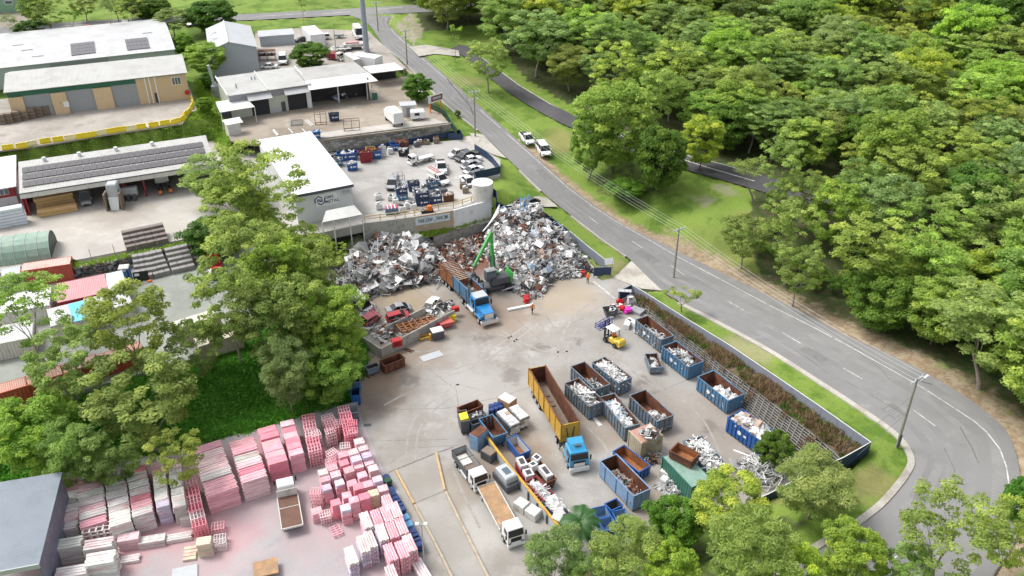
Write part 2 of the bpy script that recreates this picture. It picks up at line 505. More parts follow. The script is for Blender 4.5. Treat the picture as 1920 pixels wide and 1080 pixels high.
GM_sims = ground_mat('upper_yard_concrete',grain=.08,base=(0.40,0.385,0.365),spots=[((0.345,0.33,0.305),0.1,0.45,0.62),((0.44,0.43,0.41),0.25,0.5,0.66),((0.28,0.265,0.245),0.6,0.62,0.76)],fine=4.0,bump=0.12,rough=0.8)
GM_crane = ground_mat('stained_slab',grain=.08,base=(0.33,0.285,0.235),spots=[((0.26,0.22,0.175),0.12,0.45,0.6),((0.39,0.35,0.30),0.2,0.52,0.68)],fine=4.0,bump=0.12,rough=0.8)
GM_gravel = ground_mat('gravel',(0.36,0.325,0.285),[((0.44,0.40,0.36),0.12,0.48,0.62),((0.31,0.27,0.23),0.25,0.52,0.68),((0.40,0.385,0.36),0.9,0.5,0.65)],fine=8.0,bump=0.4,rough=0.95)
GM_green = ground_mat('greenish_slab',grain=.08,base=(0.31,0.325,0.30),spots=[((0.265,0.28,0.255),0.12,0.45,0.62),((0.36,0.37,0.35),0.2,0.52,0.68)],fine=4.0,bump=0.12,rough=0.8)
GM_kerb = ground_mat('kerb_concrete',(0.44,0.415,0.37),[((0.33,0.30,0.26),0.3,0.45,0.65)],fine=5.0,bump=0.2)
GM_line = ground_mat('road_paint',(0.60,0.60,0.58),[((0.36,0.355,0.35),1.6,0.42,0.62)],fine=6.0,bump=0.0)
GM_crack = ground_mat('dark_joint',(0.17,0.155,0.14),[((0.26,0.24,0.215),1.0,0.45,0.6)],fine=6.0,bump=0.0)
GM_tar = ground_mat('tar',(0.09,0.088,0.088),[((0.13,0.128,0.125),1.0,0.45,0.6)],fine=6.0,bump=0.0)
ra,rb,rv,rf = ribbon(ROAD_L,ROAD_R)
road = sheet_obj('road',rv,rf,GM_asphalt)
ta,tb,tv,tf = ribbon(TOP_L,TOP_R)
tv = [v - Vector((0,0,0.02)) for v in tv]
toproad = sheet_obj('cross_road',tv,tf,GM_asphalt)
sa,sb,sv,sf = ribbon(SIDE_L,SIDE_R)
side = sheet_obj('side_road',sv,sf,GM_newasphalt)
PADS = [  # name, z, material, outline in photograph pixels
 ('scrap_yard',0.0,GM_yard,[(1150,521),(1184,489),(1242,545),(1203,541),(1190,552),(1196,574),(1290,666),(1345,722),(1400,772),(1450,818),(1520,884),(1540,925),(1420,965),
        (1300,985),(1200,1010),(1100,1060),(1000,1110),(930,1180),(812,1180),(800,1090),(755,960),(700,840),(672,770),(655,740),(690,690),(690,655),(610,560),(590,480),(630,440),(800,470),(830,457),(907,437),(945,405),(1010,440),(1070,480),(1128,526)]),
 ('stacking_yard',0.0,GM_pink,[(672,770),(700,840),(755,960),(800,1090),(812,1180),(-80,1180),(-80,930),(90,892),(300,850),(480,806),(652,752)]),
 ('container_yard',5.0,GM_green,[(-60,528),(140,497),(440,437),(530,470),(470,600),(432,652),(240,707),(-60,792)]),
 ('shed_yard',7.0,GM_pale,[(-60,330),(400,262),(440,300),(452,428),(150,486),(-60,522)]),
 ('gravel_yard',12.0,GM_gravel,[(-40,288),(60,275),(200,252),(342,231),(356,213),(369,206),(362,180),(350,150),(-40,190)]),
 ('workshop_yard',9.5,GM_crane,[(400,165),(432,264),(478,272),(592,264),(842,233),(812,192),(772,125),(755,118),(560,132),(400,150)]),
 ('upper_yard',6.5,GM_sims,[(440,270),(600,288),(862,262),(905,256),(893,273),(938,299),(938,329),(892,337),(924,374),(850,395),(777,407),(680,420),(560,445),(440,340)]),
 ('storage_yard',11.5,GM_gravel,[(478,62),(560,52),(690,58),(735,100),(762,128),(560,138),(478,135)]),
]
pad_polys = []
for nm,z,m,pl in PADS:
 pts = [P(x,y,z) for x,y in pl]
 k = len(pts)
 low = [p - Vector((0,0,.3 if nm in ('gravel_yard','workshop_yard','storage_yard') else 1.6)) for p in pts]
 sheet_obj(nm,pts + low,[tuple(range(k))] + [(i,(i + 1) % k,k + (i + 1) % k,k + i) for i in range(k)],m)
 pad_polys.append((z,pts))
def apron(pts,z0=0.0):
 vs = [P(*q) for q in pts]
 return sheet_obj('driveway',[v + Vector((0,0,z0)) for v in vs],[tuple(range(len(vs)))],GM_kerb)
apron([(860,263,6.52),(876,249,6.85),(905,252,6.65),(950,297,5.45),(925,290,5.9),(893,274,6.52)],0.03)
apron([(1184,489,.37),(1215,520,.3),(1242,545,.24),(1203,541,.1),(1150,521,.03)],0.012)
apron([(768,88,10.45),(800,84,10.4),(860,95,9.7),(862,106,9.6),(815,101,10.1),(785,106,10.4)],0.05)
apron([(985,372,4.1),(1010,368,3.7),(1026,371,3.2),(1046,388,2.9),(1024,388,3.1),(992,390,3.6)],0.05)
CTRL = [(1500,575,1.2),(1700,645,2.9),(1900,745,3.1),(1900,400,4.5),(1500,350,4.6),(1300,100,8),(1900,100,8.5),(1500,0,9.5),(1900,0,9.5),(1000,0,11),(1200,400,2.6),(1350,400,3.9),(1250,350,4.6),
  (1910,930,3.1),(1960,1080,3.2),(1130,360,4.2),(1700,900,3),(1560,1000,3),(1640,840,2.9),(1500,1150,2),(1300,1000,0.6),(1200,1020,0.1),(1100,1090,0),(1000,1140,0),(1450,990,1.5),(1540,960,2.6),
  (0,905,0),(90,886,0),(300,834,0),(480,788,0),(655,735,0),(688,690,0),(430,665,4.6),(250,715,4.6),(60,775,4.6),(-60,800,4.6),(560,560,3.5),(600,480,4),(560,470,4.6),(520,600,3.8),(560,680,1.5),(620,620,1.6),
  (455,300,8),(470,400,6.8),(460,435,6.2),(60,272,12),(200,248,12),(345,228,12),(372,205,12),(60,290,7.6),(200,270,7.4),(380,244,7.6),(400,265,7.6),(390,190,10.4),(372,150,11.6),(400,130,11.5),(350,100,12),
  (0,100,12.3),(0,0,13),(250,0,12.6),(500,0,12.4),(800,0,11.6),(420,215,10.2),(436,262,8.6),(480,100,11.5),(600,45,11.9),(700,58,11.6),(745,110,10.6),(800,150,9.5),(860,215,8),(800,200,9.3),(850,236,8.4),(880,244,7.1),
  (930,285,6),(955,330,5.3),(980,360,4.6),(945,345,5.8),(930,372,6.1),(1050,425,2.2),(1120,480,1.0),(1160,508,.4),(1000,395,3.4),
  (1203,556,.5),(1260,600,1.1),(1330,648,1.7),(1420,705,2.3),(1500,760,2.7),(1580,815,2.8),(1625,845,2.8),(1590,880,2.8),(1230,555,.3),(1310,600,.9)]
cp = [P(*q) for q in CTRL if q not in ((60,290,7.6),(200,270,7.4),(380,244,7.6))]
for x,y in ((-60,285),(0,279),(60,271),(130,258),(200,248),(270,236),(340,228)):
 cp += [P(x,y,12) + Vector((0,-dy_,-dz_)) for dy_,dz_ in ((0,.1),(1.5,.8),(4,2.2),(7,3.6),(10,4.5))]
for k in range(0,len(ra),4):
 cp += [ra[k] - Vector((0,0,.06)),rb[k] - Vector((0,0,.06))]
for k in range(0,len(ta),6):
 cp += [ta[k] - Vector((0,0,.1)),tb[k] - Vector((0,0,.1))]
for k in range(0,len(sa),6):
 cp += [sa[k] - Vector((0,0,.06)),sb[k] - Vector((0,0,.06))]
C_ = np.array([[c.x,c.y,c.z] for c in cp])
def idw(X,Y):
 num = np.zeros(X.shape); den = np.zeros(X.shape)
 for cx,cy,cz in C_:
  w = 1.0 / ((X - cx) ** 2 + (Y - cy) ** 2 + 0.6) ** 1.9
  num += w * cz; den += w
 return num / den
GX = np.arange(-200,216,1.3); GY = np.arange(28,345,1.3)
XX,YY = np.meshgrid(GX,GY)
ZZ = idw(XX,YY)
rng = np.random.default_rng(3)
ZZ += 0.05 * np.sin(XX * 0.9 + 1.3 * np.sin(YY * 0.7)) * np.cos(YY * 0.8)
PLANT = [P(*q) for q in [(1190,552,0),(1190,548,.1),(1207,557.5,.2),(1279,605.5,.7),(1364,658.5,1.25),(1458,721,1.95),(1540,778,2.45),(1629,845,2.75),(1585,876,2.6),(1512,908,2.2),(1440,944,1.3),(1400,960,.6),(1350,940,0),(1300,860,0),(1200,700,0)]]
HEAPSIDE = [P(*q) for q in [(945,405,0),(945,402,3),(1003,404,3),(1066,449,1.4),(1134,504,.4),(1110,530,0),(1000,500,0)]]
WALLGAP = [P(575,262,9.5) + Vector((0,2.2,0)),P(846,229,9.5) + Vector((0,2.2,0)),P(866,246,7.5),P(862,264,6.5),P(600,292,6.5),P(575,290,6.5)]
BANKGAP = [P(620,440,3.6) + Vector((0,1.8,0)),P(760,424,4.1) + Vector((0,1.8,0)),P(850,409,4.2) + Vector((0,1.8,0)),P(940,381,4.3) + Vector((0,1.8,0)),P(948,404,2.6),P(915,416,2.6),P(765,458,2.6),P(620,474,2.4)]
for z,pts in pad_polys + [(0.0,PLANT),(0.0,HEAPSIDE),(6.6,WALLGAP),(0.0,BANKGAP)]:
 mk = inside(pts,XX,YY)
 ZZ[mk] = z - (0.6 if z < 8 else .2)
def near(pts,X,Y):
 d = np.full(X.shape,1e9); z = np.zeros(X.shape)
 for a,b in zip(pts[:-1],pts[1:]):
  vx,vy = b.x - a.x,b.y - a.y
  t = np.clip(((X - a.x) * vx + (Y - a.y) * vy) / (vx * vx + vy * vy + 1e-9),0,1)
  q = np.hypot(X - a.x - t * vx,Y - a.y - t * vy)
  k = q < d
  d[k] = q[k]; z[k] = (a.z + t * (b.z - a.z))[k]
 return d,z
def lower(a,b):
 """the land meets the road's edges and passes below its tarmac"""
 mk = inside(list(a) + list(reversed(b)),XX,YY)
 d1,z1 = near(a,XX,YY); d2,z2 = near(b,XX,YY)
 d = np.minimum(d1,d2); z = np.where(d1 < d2,z1,z2)
 out = ~mk & (d < 5)
 for zp,pp in pad_polys + [(0,PLANT),(0,HEAPSIDE)]:
  out &= ~inside(pp,XX,YY)
 w = np.clip(1 - (d - 1.4) / 3.6,0,1)
 ZZ[out] = (ZZ * (1 - w) + (z - .06) * w)[out]
 t = d1 / (d1 + d2 + 1e-6)
 ZZ[mk] = (z1 * (1 - t) + z2 * t - .4)[mk]
lower(ra,rb); lower(ta,tb); lower(sa,sb)
def seg_dist(pts,X,Y):
 d = np.full(X.shape,1e9)
 for a,b in zip(pts[:-1],pts[1:]):
  vx,vy = b.x - a.x,b.y - a.y
  L2 = vx * vx + vy * vy + 1e-9
  t = np.clip(((X - a.x) * vx + (Y - a.y) * vy) / L2,0,1)
  d = np.minimum(d,np.hypot(X - a.x - t * vx,Y - a.y - t * vy))
 return d
A_forest = np.zeros(XX.shape); A_dirt = np.zeros(XX.shape); A_gravel = np.zeros(XX.shape); A_scrub = np.zeros(XX.shape)
FOREST = [P(*q) for q in [(1440,540,1),(1500,572,1.3),(1610,622,2.4),(1740,672,2.9),(1850,740,3),(1925,800,3),(1960,900,3),(2300,900,3),(2600,0,9),(2600,-60,9),(760,-40,12),(775,18,11.5),(790,60,10.8),(845,60,10),(900,50,9.7),(985,150,7.9),(1080,205,6.6),(1190,255,5.8),(1300,290,5.2),(1420,325,4.8),(1400,420,3.6),(1420,500,1.2)]]
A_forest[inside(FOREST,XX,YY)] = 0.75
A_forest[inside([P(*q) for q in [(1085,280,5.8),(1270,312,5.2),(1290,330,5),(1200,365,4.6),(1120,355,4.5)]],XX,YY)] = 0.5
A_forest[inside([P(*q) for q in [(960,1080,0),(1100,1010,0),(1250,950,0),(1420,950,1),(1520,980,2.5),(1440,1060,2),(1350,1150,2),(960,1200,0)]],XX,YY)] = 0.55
dr = seg_dist(rb[8 * 6:],XX,YY)
A_dirt[:] = np.clip(0.95 - dr / 4.2,0,1)
dr2 = seg_dist(rb[8 * 9:8 * 18],XX,YY)
A_dirt = np.maximum(A_dirt,np.clip(1.05 - dr2 / 7.0,0,1))
A_dirt = np.maximum(A_dirt,np.clip(0.6 - seg_dist(rb[:8 * 7],XX,YY) / 3.5,0,1))
A_dirt = np.maximum(A_dirt,np.clip(0.62 - seg_dist(ra[8 * 10:],XX,YY) / 2.5,0,1))
A_gravel[inside([P(*q) for q in [(-60,20,13),(40,18,13),(75,45,12.4),(-60,62,12.6)]],XX,YY)] = .8
A_gravel[inside([P(*q) for q in [(735,52,11),(772,22,11.6),(800,60,10.7),(775,84,10.5)]],XX,YY)] = .6
A_scrub[inside([P(*q) for q in [(-80,930,0),(90,890,0),(480,792,0),(660,742,0),(690,690,0),(690,650,0),(620,560,1),(560,440,5),(470,560,4.6),(432,655,4.6),(240,710,4.6),(-80,795,4.6)]],XX,YY)] = .8
A_dirt[inside([P(*q) for q in [(1196,572,.3),(1186,536,.1),(1279,604,.9),(1458,720,2.2),(1632,845,2.8),(1590,880,2.8),(1412,728,2.3),(1250,606,1.2)]],XX,YY)] = .5
ny,nx = XX.shape
tv = np.stack([XX.ravel(),YY.ravel(),ZZ.ravel()],1)
ii = np.arange(ny * nx).reshape(ny,nx)
tf = np.stack([ii[:-1,:-1],ii[:-1,1:],ii[1:,1:],ii[1:,:-1]],-1).reshape(-1,4)
def np_mesh(name,v,f):
 me = bpy.data.meshes.new(name)
 me.vertices.add(len(v)); me.vertices.foreach_set('co',np.ascontiguousarray(v,dtype=np.float32).ravel())
 k = f.shape[1]
 me.loops.add(f.size); me.loops.foreach_set('vertex_index',np.ascontiguousarray(f,dtype=np.int32).ravel())
 me.polygons.add(len(f)); me.polygons.foreach_set('loop_start',np.arange(0,f.size,k,dtype=np.int32))
 me.update(calc_edges=True)
 return me
gme = np_mesh('ground',tv,tf)
for an,arr in (('forest',A_forest),('dirt',A_dirt),('gravel',A_gravel),('scrub',A_scrub)):
 a = gme.attributes.new(an,'FLOAT','POINT')
 a.data.foreach_set('value',arr.ravel().astype(np.float32))
gme.polygons.foreach_set('use_smooth',[True] * len(gme.polygons))
gme.materials.append(GM_ground)
ground = bpy.data.objects.new('ground',gme); COL.objects.link(ground); ground['kind'] = 'structure'
ox0,ox1,oy0,oy1 = GX[0],GX[-1],GY[0],GY[-1]
far = 4000
edge = [(ox0,oy0),(ox1,oy0),(ox1,oy1),(ox0,oy1)]
outr = [(-far,-far),(far,-far),(far,far),(-far,far)]
sheet_obj('land',[Vector((x,y,-1.5 if y < 100 else 9.0)) for x,y in edge] + [Vector((x,y,-1.5 if y < 100 else 12.0)) for x,y in outr],
  [(i,(i + 1) % 4,4 + (i + 1) % 4,4 + i) for i in range(4)],ground_mat('far_grass',(0.07,0.13,0.025),[((0.05,0.085,0.02),0.02,0.45,0.6)],fine=1.0))
road_bvh = BVHTree.FromPolygons([tuple(v) for v in rv],rf)
side_bvh = BVHTree.FromPolygons([tuple(v) for v in sv],sf)
_tvl = [tuple(v) for v in tv]
gr_bvh = BVHTree.FromPolygons(_tvl,[tuple(int(q) for q in r) for r in tf])
pad_bvh = BVHTree.FromPolygons([tuple(p) for z,pts in pad_polys for p in pts],[tuple(range(s,s + len(pp))) for s,pp in zip(np.cumsum([0] + [len(p) for z,p in pad_polys[:-1]]).tolist(),[p for z,p in pad_polys])])
def on(px,py,bvh=None,up=0.0):
 """where the pixel's sight line meets the ground"""
 o,d = cam_ray(px,py)
 best = None
 for b in ([bvh] if bvh else [gr_bvh,road_bvh,side_bvh]):
  h = b.ray_cast(o,d)
  if h[0] is not None and (best is None or h[3] < best[1]):
   best = (h[0],h[3])
 if best is None:
  return P(px,py,3.0)
 return best[0] + Vector((0,0,up))
def zt(x,y):
 h = gr_bvh.ray_cast(Vector((x,y,300)),Vector((0,0,-1)))
 return h[0].z if h[0] is not None else 3.0
def stripe(name,pxs,width,bvh,m,up=0.006,n=4):
 """painted stripe laid on a road sheet along a pixel path"""
 pts = []
 for a,b in zip(pxs[:-1],pxs[1:]):
  for k in range(n):
   pts.append((a[0] + (b[0] - a[0]) * k / n,a[1] + (b[1] - a[1]) * k / n))
 pts.append(pxs[-1])
 w = [on(x,y,bvh) for x,y in pts]
 vs,fs = [],[]
 for i,p in enumerate(w):
  t = (w[min(i + 1,len(w) - 1)] - w[max(i - 1,0)]); t.z = 0; t.normalize()
  s = Vector((-t.y,t.x,0)) * width / 2
  for q in (p + s,p - s):
   h = bvh.ray_cast(Vector((q.x,q.y,300)),Vector((0,0,-1))) if bvh else (None,)
   vs.append(Vector((q.x,q.y,(h[0].z if h[0] is not None else p.z) + up)))
 for i in range(len(w) - 1):
  fs.append((2 * i,2 * i + 1,2 * i + 3,2 * i + 2))
 return sheet_obj(name,vs,fs,m)
stripe('edge_line',[(731,47),(737,60),(763,84),(792,110),(855,165),(955,255),(985,281),(1035,325),(1065,352),(1110,386),(1155,415),(1210,446),(1272,482),(1380,539),(1440,571),(1532,617),(1615,662),(1730,727),(1777,757),(1827,790),(1850,810),(1875,842),(1887,875),(1891,902),(1888,950)],0.16,road_bvh,GM_line)
for a,b in [((1258,498),(1283,515)),((1367.5,566),(1395,582)),((1467.5,623.8),(1501,643.8)),((1581,690),(1617.5,711)),((1712.5,768.8),(1753.8,798.8)),((1796,904),(1786,928)),((1699,1030),(1672,1050)),((1185,452),(1205,465)),((1105,407),(1122,420))]:
 stripe('lane_dash',[a,b],0.14,road_bvh,GM_line)
stripe('edge_line',[(1699,832),(1707,860),(1699,892),(1660,942),(1632,968)],0.14,road_bvh,GM_line)
stripe('road_crack',[(1800,800),(1812,822),(1822,838),(1831,860),(1835,868)],0.10,road_bvh,GM_tar,n=3)
stripe('road_crack',[(1712,712),(1730,716),(1748,721)],0.22,road_bvh,GM_tar)
stripe('road_crack',[(1466,642),(1510,668),(1552,700)],0.07,road_bvh,GM_tar)
stripe('road_crack',[(1585,714),(1640,745),(1700,780)],0.06,road_bvh,GM_tar)
GM_patch = ground_mat('road_patch',(.185,.182,.18),[((.21,.205,.2),.8,.45,.6)],fine=9,bump=.1,grain=.12)
for q,w_ in (([(1195,470),(1232,492)],2.0),([(1505,652),(1548,678)],1.6),([(1660,760),(1690,782)],2.4),([(1010,318),(1030,336)],1.8),([(870,182),(884,196)],1.8),([(1735,900),(1722,950)],1.4)):
 stripe('road_patch',q,w_,road_bvh,GM_patch,.0045)
for q in ([(1300,520),(1345,548),(1390,560)],[(1130,420),(1165,450)],[(1770,840),(1790,880),(1786,930)],[(1600,655),(1650,690),(1668,712)]): stripe('road_crack',q,.06,road_bvh,GM_tar)
stripe('tyre_mark',[(838,148),(862,176),(882,200),(888,216)],0.3,road_bvh,GM_tar)
stripe('edge_line',[(874,109),(927,154),(960,179),(1022,217),(1077,244),(1170,280),(1276,317),(1335,334),(1412,355)],0.35,side_bvh,GM_line)
stripe('edge_line',[(890,98),(940,135),(972,159),(1032,195),(1092,223),(1190,259),(1300,295),(1352,307),(1428,329)],0.25,side_bvh,GM_line)
topr_bvh = BVHTree.FromPolygons([tuple(v) for v in [p.lerp(q,k) - Vector((0,0,.02)) for p,q in zip(ta,tb) for k in (0,1)]],[(2 * i,2 * i + 1,2 * i + 3,2 * i + 2) for i in range(len(ta) - 1)])
for a,b in [((115,49),(210,42)),((480,31),(575,25)),((605,26),(656,22)),((702,18),(755,13)),((235,40),(300,37)),((350,36),(440,32))]:
 stripe('lane_line',[a,b],0.3,topr_bvh,GM_line)
def kerb(pts,w=0.45,h=0.13):
 vs,fs = [],[]
 for i,p in enumerate(pts):
  t = pts[min(i + 1,len(pts) - 1)] - pts[max(i - 1,0)]; t.z = 0; t.normalize()
  s = Vector((-t.y,t.x,0)) * w
  vs += [p - Vector((0,0,.25)),p + Vector((0,0,h)),p + s + Vector((0,0,h)),p + s - Vector((0,0,.25))]
 for i in range(len(pts) - 1):
  for k in range(3):
   fs.append((4 * i + k,4 * i + k + 1,4 * i + 4 + k + 1,4 * i + 4 + k))
 o = sheet_obj('kerb',vs,fs,GM_kerb)
 return o
kerb(ra[8 * 10 + 3:],-0.8)
kerb(ra[8 * 6 + 2:8 * 7],-0.35)
kerb(ra[8 * 7 + 4:8 * 9],-0.35)
kerb(ra[8 * 2:8 * 5],-0.35)
GM_wheel = ground_mat('worn_wheel_path',(.222,.218,.216),[((.245,.24,.236),.25,.45,.6)],fine=9,bump=.1,grain=.08)
for t_,w_ in ((.16,.09),(.36,.08),(.60,.08),(.80,.09)):
 vs = []
 for p,q in zip(ra[6:-4],rb[6:-4]): vs += [p.lerp(q,t_) + Vector((0,0,.003)),p.lerp(q,t_ + w_) + Vector((0,0,.003))]
 sheet_obj('wheel_path',vs,[(2 * i,2 * i + 1,2 * i + 3,2 * i + 2) for i in range(len(vs) // 2 - 1)],GM_wheel)
def joint(pxs,z=0.0,w=0.07,m=GM_crack):
 vs,fs = [],[]
 w_ = [P(x,y,z) for x,y in pxs]
 for i,p in enumerate(w_):
  t = (w_[min(i + 1,len(w_) - 1)] - w_[max(i - 1,0)]).normalized()
  s = Vector((-t.y,t.x,0)) * w / 2
  vs += [p + s + Vector((0,0,.004)),p - s + Vector((0,0,.004))]
 for i in range(len(w_) - 1):
  fs.append((2 * i,2 * i + 1,2 * i + 3,2 * i + 2))
 sheet_obj('slab_joint',vs,fs,m)
for q in [[(717,769),(770,767),(845,765)],[(802,690),(826,709),(855,730),(860,762)],[(960,590),(985,612),(1010,635)],[(1025,592),(1037,612),(1050,618),(1085,600),(1130,583)],[(1225,738),(1260,724),(1290,712)],
  [(720,612),(745,600),(815,570)],[(768,535),(800,560),(812,572)],[(782,530),(815,552)],[(730,870),(770,840),(860,835)],[(700,825),(740,826),(840,824)],[(936,745),(962,736),(1000,724)],[(800,640),(860,610)],[(1100,700),(1150,735)],[(960,740),(840,765)]]:
 joint(q)
joint([(1112,527),(1130,541),(1153,560)],0.0,0.28,GM_line)
GM_tyre = ground_mat('tyre_streak',(.30,.282,.258),[((.345,.33,.305),.8,.42,.56)],fine=5,bump=.05,grain=.1)
for q in [[(930,625),(965,640),(1000,680),(1010,720)],[(940,620),(985,645),(1030,660),(1100,655)],[(800,700),(860,690),(930,650),(1000,600)],[(806,708),(868,697),(938,658),(1010,606)],[(720,760),(780,730),(850,720),(930,740)],[(760,860),(770,800),(800,760),(860,720)],[(778,862),(786,806),(815,768),(872,730)],[(1120,560),(1080,590),(1050,640),(1045,690)],[(1136,565),(1096,598),(1066,646),(1060,690)],[(1100,800),(1140,850),(1130,930)],[(1270,740),(1320,790),(1350,850)],[(845,870),(870,930),(900,990)],[(735,640),(790,660),(860,640)],[(1150,640),(1190,700),(1260,740)]]:
 joint([(p.x,p.y) for p in crom([Vector((x,y,0)) for x,y in q],5)],0.002,.32,GM_tyre)
# ================================================================ buildings
class Site:
 """local frame whose x axis runs along a wall from pixel A to pixel B at height z"""
 def __init__(s,A,B,z):
  a,b = P(*A,z),P(*B,z)
  s.loc,s.z = a,z
  d = b - a
  s.L = d.length
  s.rz = math.atan2(d.y,d.x)
  s.inv = (Matrix.Translation(a) @ Matrix.Rotation(s.rz,4,'Z')).inverted()
 def p(s,px,py,h):
  """local point of a pixel on the plane h above the base"""
  return s.inv @ P(px,py,s.z + h)
 def wall(s,px,py,y=0.0):
  """local (x, z) where a pixel's sight line meets the upright plane at local y"""
  o,d = cam_ray(px,py)
  o = s.inv @ o
  d = s.inv.to_3x3() @ d
  t = (y - o.y) / d.y
  q = o + d * t
  return q.x,q.z
 def side(s,px,py,x=0.0):
  o,d = cam_ray(px,py)
  o = s.inv @ o
  d = s.inv.to_3x3() @ d
  q = o + d * ((x - o.x) / d.x)
  return q.y,q.z
 def rectw(s,x0,y0,x1,y1,y=0.0):
  """local x0,x1,z0,z1 of a pixel rectangle (upper left, lower right) on the wall"""
  a,b = s.wall(x0,y0,y),s.wall(x1,y1,y)
  return min(a[0],b[0]),max(a[0],b[0]),min(a[1],b[1]),max(a[1],b[1])
 def thing(s,name,label,cat,group=None):
  return thing(name,label,cat,s.loc,s.rz,group)
WALLS = dict(
 blue=mat('pale_blue_cladding',(0.46,0.50,0.54),.5,var=.05,stripes=('X',1.6),bump=.5),
 white=mat('white_cladding',(0.68,0.69,0.70),.5,var=.04,stripes=('X',1.6),bump=.3),
 creamc=mat('cream_block',(0.60,0.455,0.275),.75,var=.05,scale=3),
 greyblue=mat('grey_blue_cladding',(0.40,0.44,0.475),.5,var=.05,stripes=('X',1.6),bump=.4),
 ltgreen=mat('pale_green_wall',(0.52,0.55,0.46),.7,var=.05),
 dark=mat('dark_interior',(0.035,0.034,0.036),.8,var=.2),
 shutter=mat('grey_shutter',(0.33,0.35,0.37),.45,var=.05,stripes=('Z',3.0),bump=.5),
 darkshutter=mat('black_shutter',(0.02,0.021,0.024),.4,var=.1,stripes=('Z',3.0),bump=.5),
 greenwall=mat('green_cladding',(0.25,0.42,0.28),.6,var=.06,stripes=('X',1.6)),
)
def roofmat(name,col,dirt,amt,ax='X',sc=1.3):
 return mat(name,col,.42,var=.04,scale=.4,dirt=dirt,dirt_amt=amt,dirt_scale=.25,stripes=(ax,sc),bump=.6)
ROOF = dict(
 white=roofmat('white_roof',(0.52,0.525,0.53),(0.42,0.42,0.415),.35),
 bright=roofmat('bright_white_roof',(0.72,0.72,0.72),(0.6,0.6,0.59),.2),
 cream=roofmat('cream_roof',(0.46,0.46,0.435),(0.37,0.365,0.345),.35),
 grey=roofmat('grey_roof',(0.47,0.485,0.50),(0.38,0.39,0.40),.25),
 dull=roofmat('dull_roof',(0.42,0.41,0.39),(0.33,0.32,0.30),.35),
 bluegrey=roofmat('blue_grey_roof',(0.185,0.22,0.265),(0.14,0.17,0.20),.25,'Y',1.6),
 pink=roofmat('pink_roof',(0.52,0.26,0.275),(0.56,0.33,0.34),.3),
 mint=roofmat('mint_roof',(0.64,0.68,0.64),(0.56,0.60,0.56),.2),
 salmon=roofmat('salmon_roof',(0.50,0.23,0.17),(0.42,0.30,0.24),.4),
)
def roof_strip(mb,a,b,c,d,t=.12):
 """slab between four corner points"""
 vs = [Vector(q) for q in (a,b,c,d)]
 n = (vs[1] - vs[0]).cross(vs[3] - vs[0]).normalized()
 if n.z < 0: n = -n
 return mb.loft([[v - n * t for v in vs],vs])
def panels(site,t,corners,nx,ny,par,gap=.06,up=.12,name='solar_panel'):
 """a grid of solar panels on a roof plane given by three local corners (origin, along, up the slope)"""
 o,a,b = [Vector(c) for c in corners]
 ux,uy = (a - o) / nx,(b - o) / ny
 n = ux.cross(uy).normalized()
 if n.z < 0: n = -n
 mb = MB(); mb.frame(Vector((0,0,0)),ux * (1 - gap),uy * (1 - gap),n * .05)
 first = None
 for j in range(ny):
  for i in range(nx):
   q = o + ux * i + uy * j + n * up
   if first is None:
    first = mb.build(name,M['solar'],par,q)
   else:
    again(first,name,par,q)
s = Site((-60,171),(333,126),12.0)
e = s.wall(325,92)[1]
eA = s.p(-60,131,e); W = s.L
t = s.thing('warehouse','long white warehouse with two solar arrays on its roof, furthest back on the left','warehouse')
rg = s.p(299,51,e + 1.6)
D = rg.y
MB().box(0,W,0,.15,-.5,e - .1).build('wall',WALLS['blue'],t); MB().box(W - .15,W,.15,D * 2,-.5,e - .1).build('wall',WALLS['blue'],t)
mb = MB(); roof_strip(mb,(-.3,-.4,e),(W + .3,-.4,e),(W + .3,D,e + 1.6),(-.3,D,e + 1.6)); mb.build('roof',ROOF['white'],t)
mb = MB(); roof_strip(mb,(-.3,D * 2,e),(W + .3,D * 2,e),(W + .3,D,e + 1.6),(-.3,D,e + 1.6)); mb.build('roof',ROOF['white'],t)
x0,x1,z0,z1 = s.rectw(95,124,208,132,-.02)
mb = MB(); mb.box(x0,x1,-.06,-.01,0,e - .5); mb.build('door',WALLS['shutter'],t)
def onslope(px,py):
 """local point on the front slope"""
 o,d = cam_ray(px,py); o = s.inv @ o; d = s.inv.to_3x3() @ d
 A = Vector((0,-.4,e)); N = Vector((1,0,0)).cross(Vector((0,D + .4,1.6))).normalized()
 return o + d * ((A - o).dot(N) / d.dot(N))
for (ax,ay,bx,by,cx,cy,nx,ny) in [(134,105,180,99.5,132,83,8,4),(239,95,282,90.5,234,74.5,6,3)]:
 fr = bpy.data.objects.new('solar_array',None); COL.objects.link(fr); fr.parent = t
 panels(s,t,[onslope(ax,ay),onslope(bx,by),onslope(cx,cy)],nx,ny,fr)
for px,py in [(33,85),(51,94),(70,106),(276,62)]:
 q = onslope(px,py)
 mb = MB(); mb.box(-1.2,1.2,-.02,2.6,.06,.12)
 mb.build('skylight',M['lgrey'],t,q)
s = Site((27,224),(357,184.5),12.0)
t = s.thing('warehouse','cream warehouse with green trim and three grey roller doors','warehouse')
e = s.wall(350,135)[1]; W = s.L
rg = s.p(337,104,e + 1.5); D = rg.y
mb = MB(); mb.box(0,W,0,.2,e - 1.25,e - .05); mb.build('trim',M['green_trim'],t)
for x in (0,W - .2): MB().box(x,x + .2,.2,D * 1.8,-.5,e - .05).build('wall',M['green_trim'],t)
mb = MB(); roof_strip(mb,(-.4,-.5,e),(W + .4,-.5,e),(W + .4,D,e + 1.5),(-.4,D,e + 1.5)); mb.build('roof',ROOF['cream'],t)
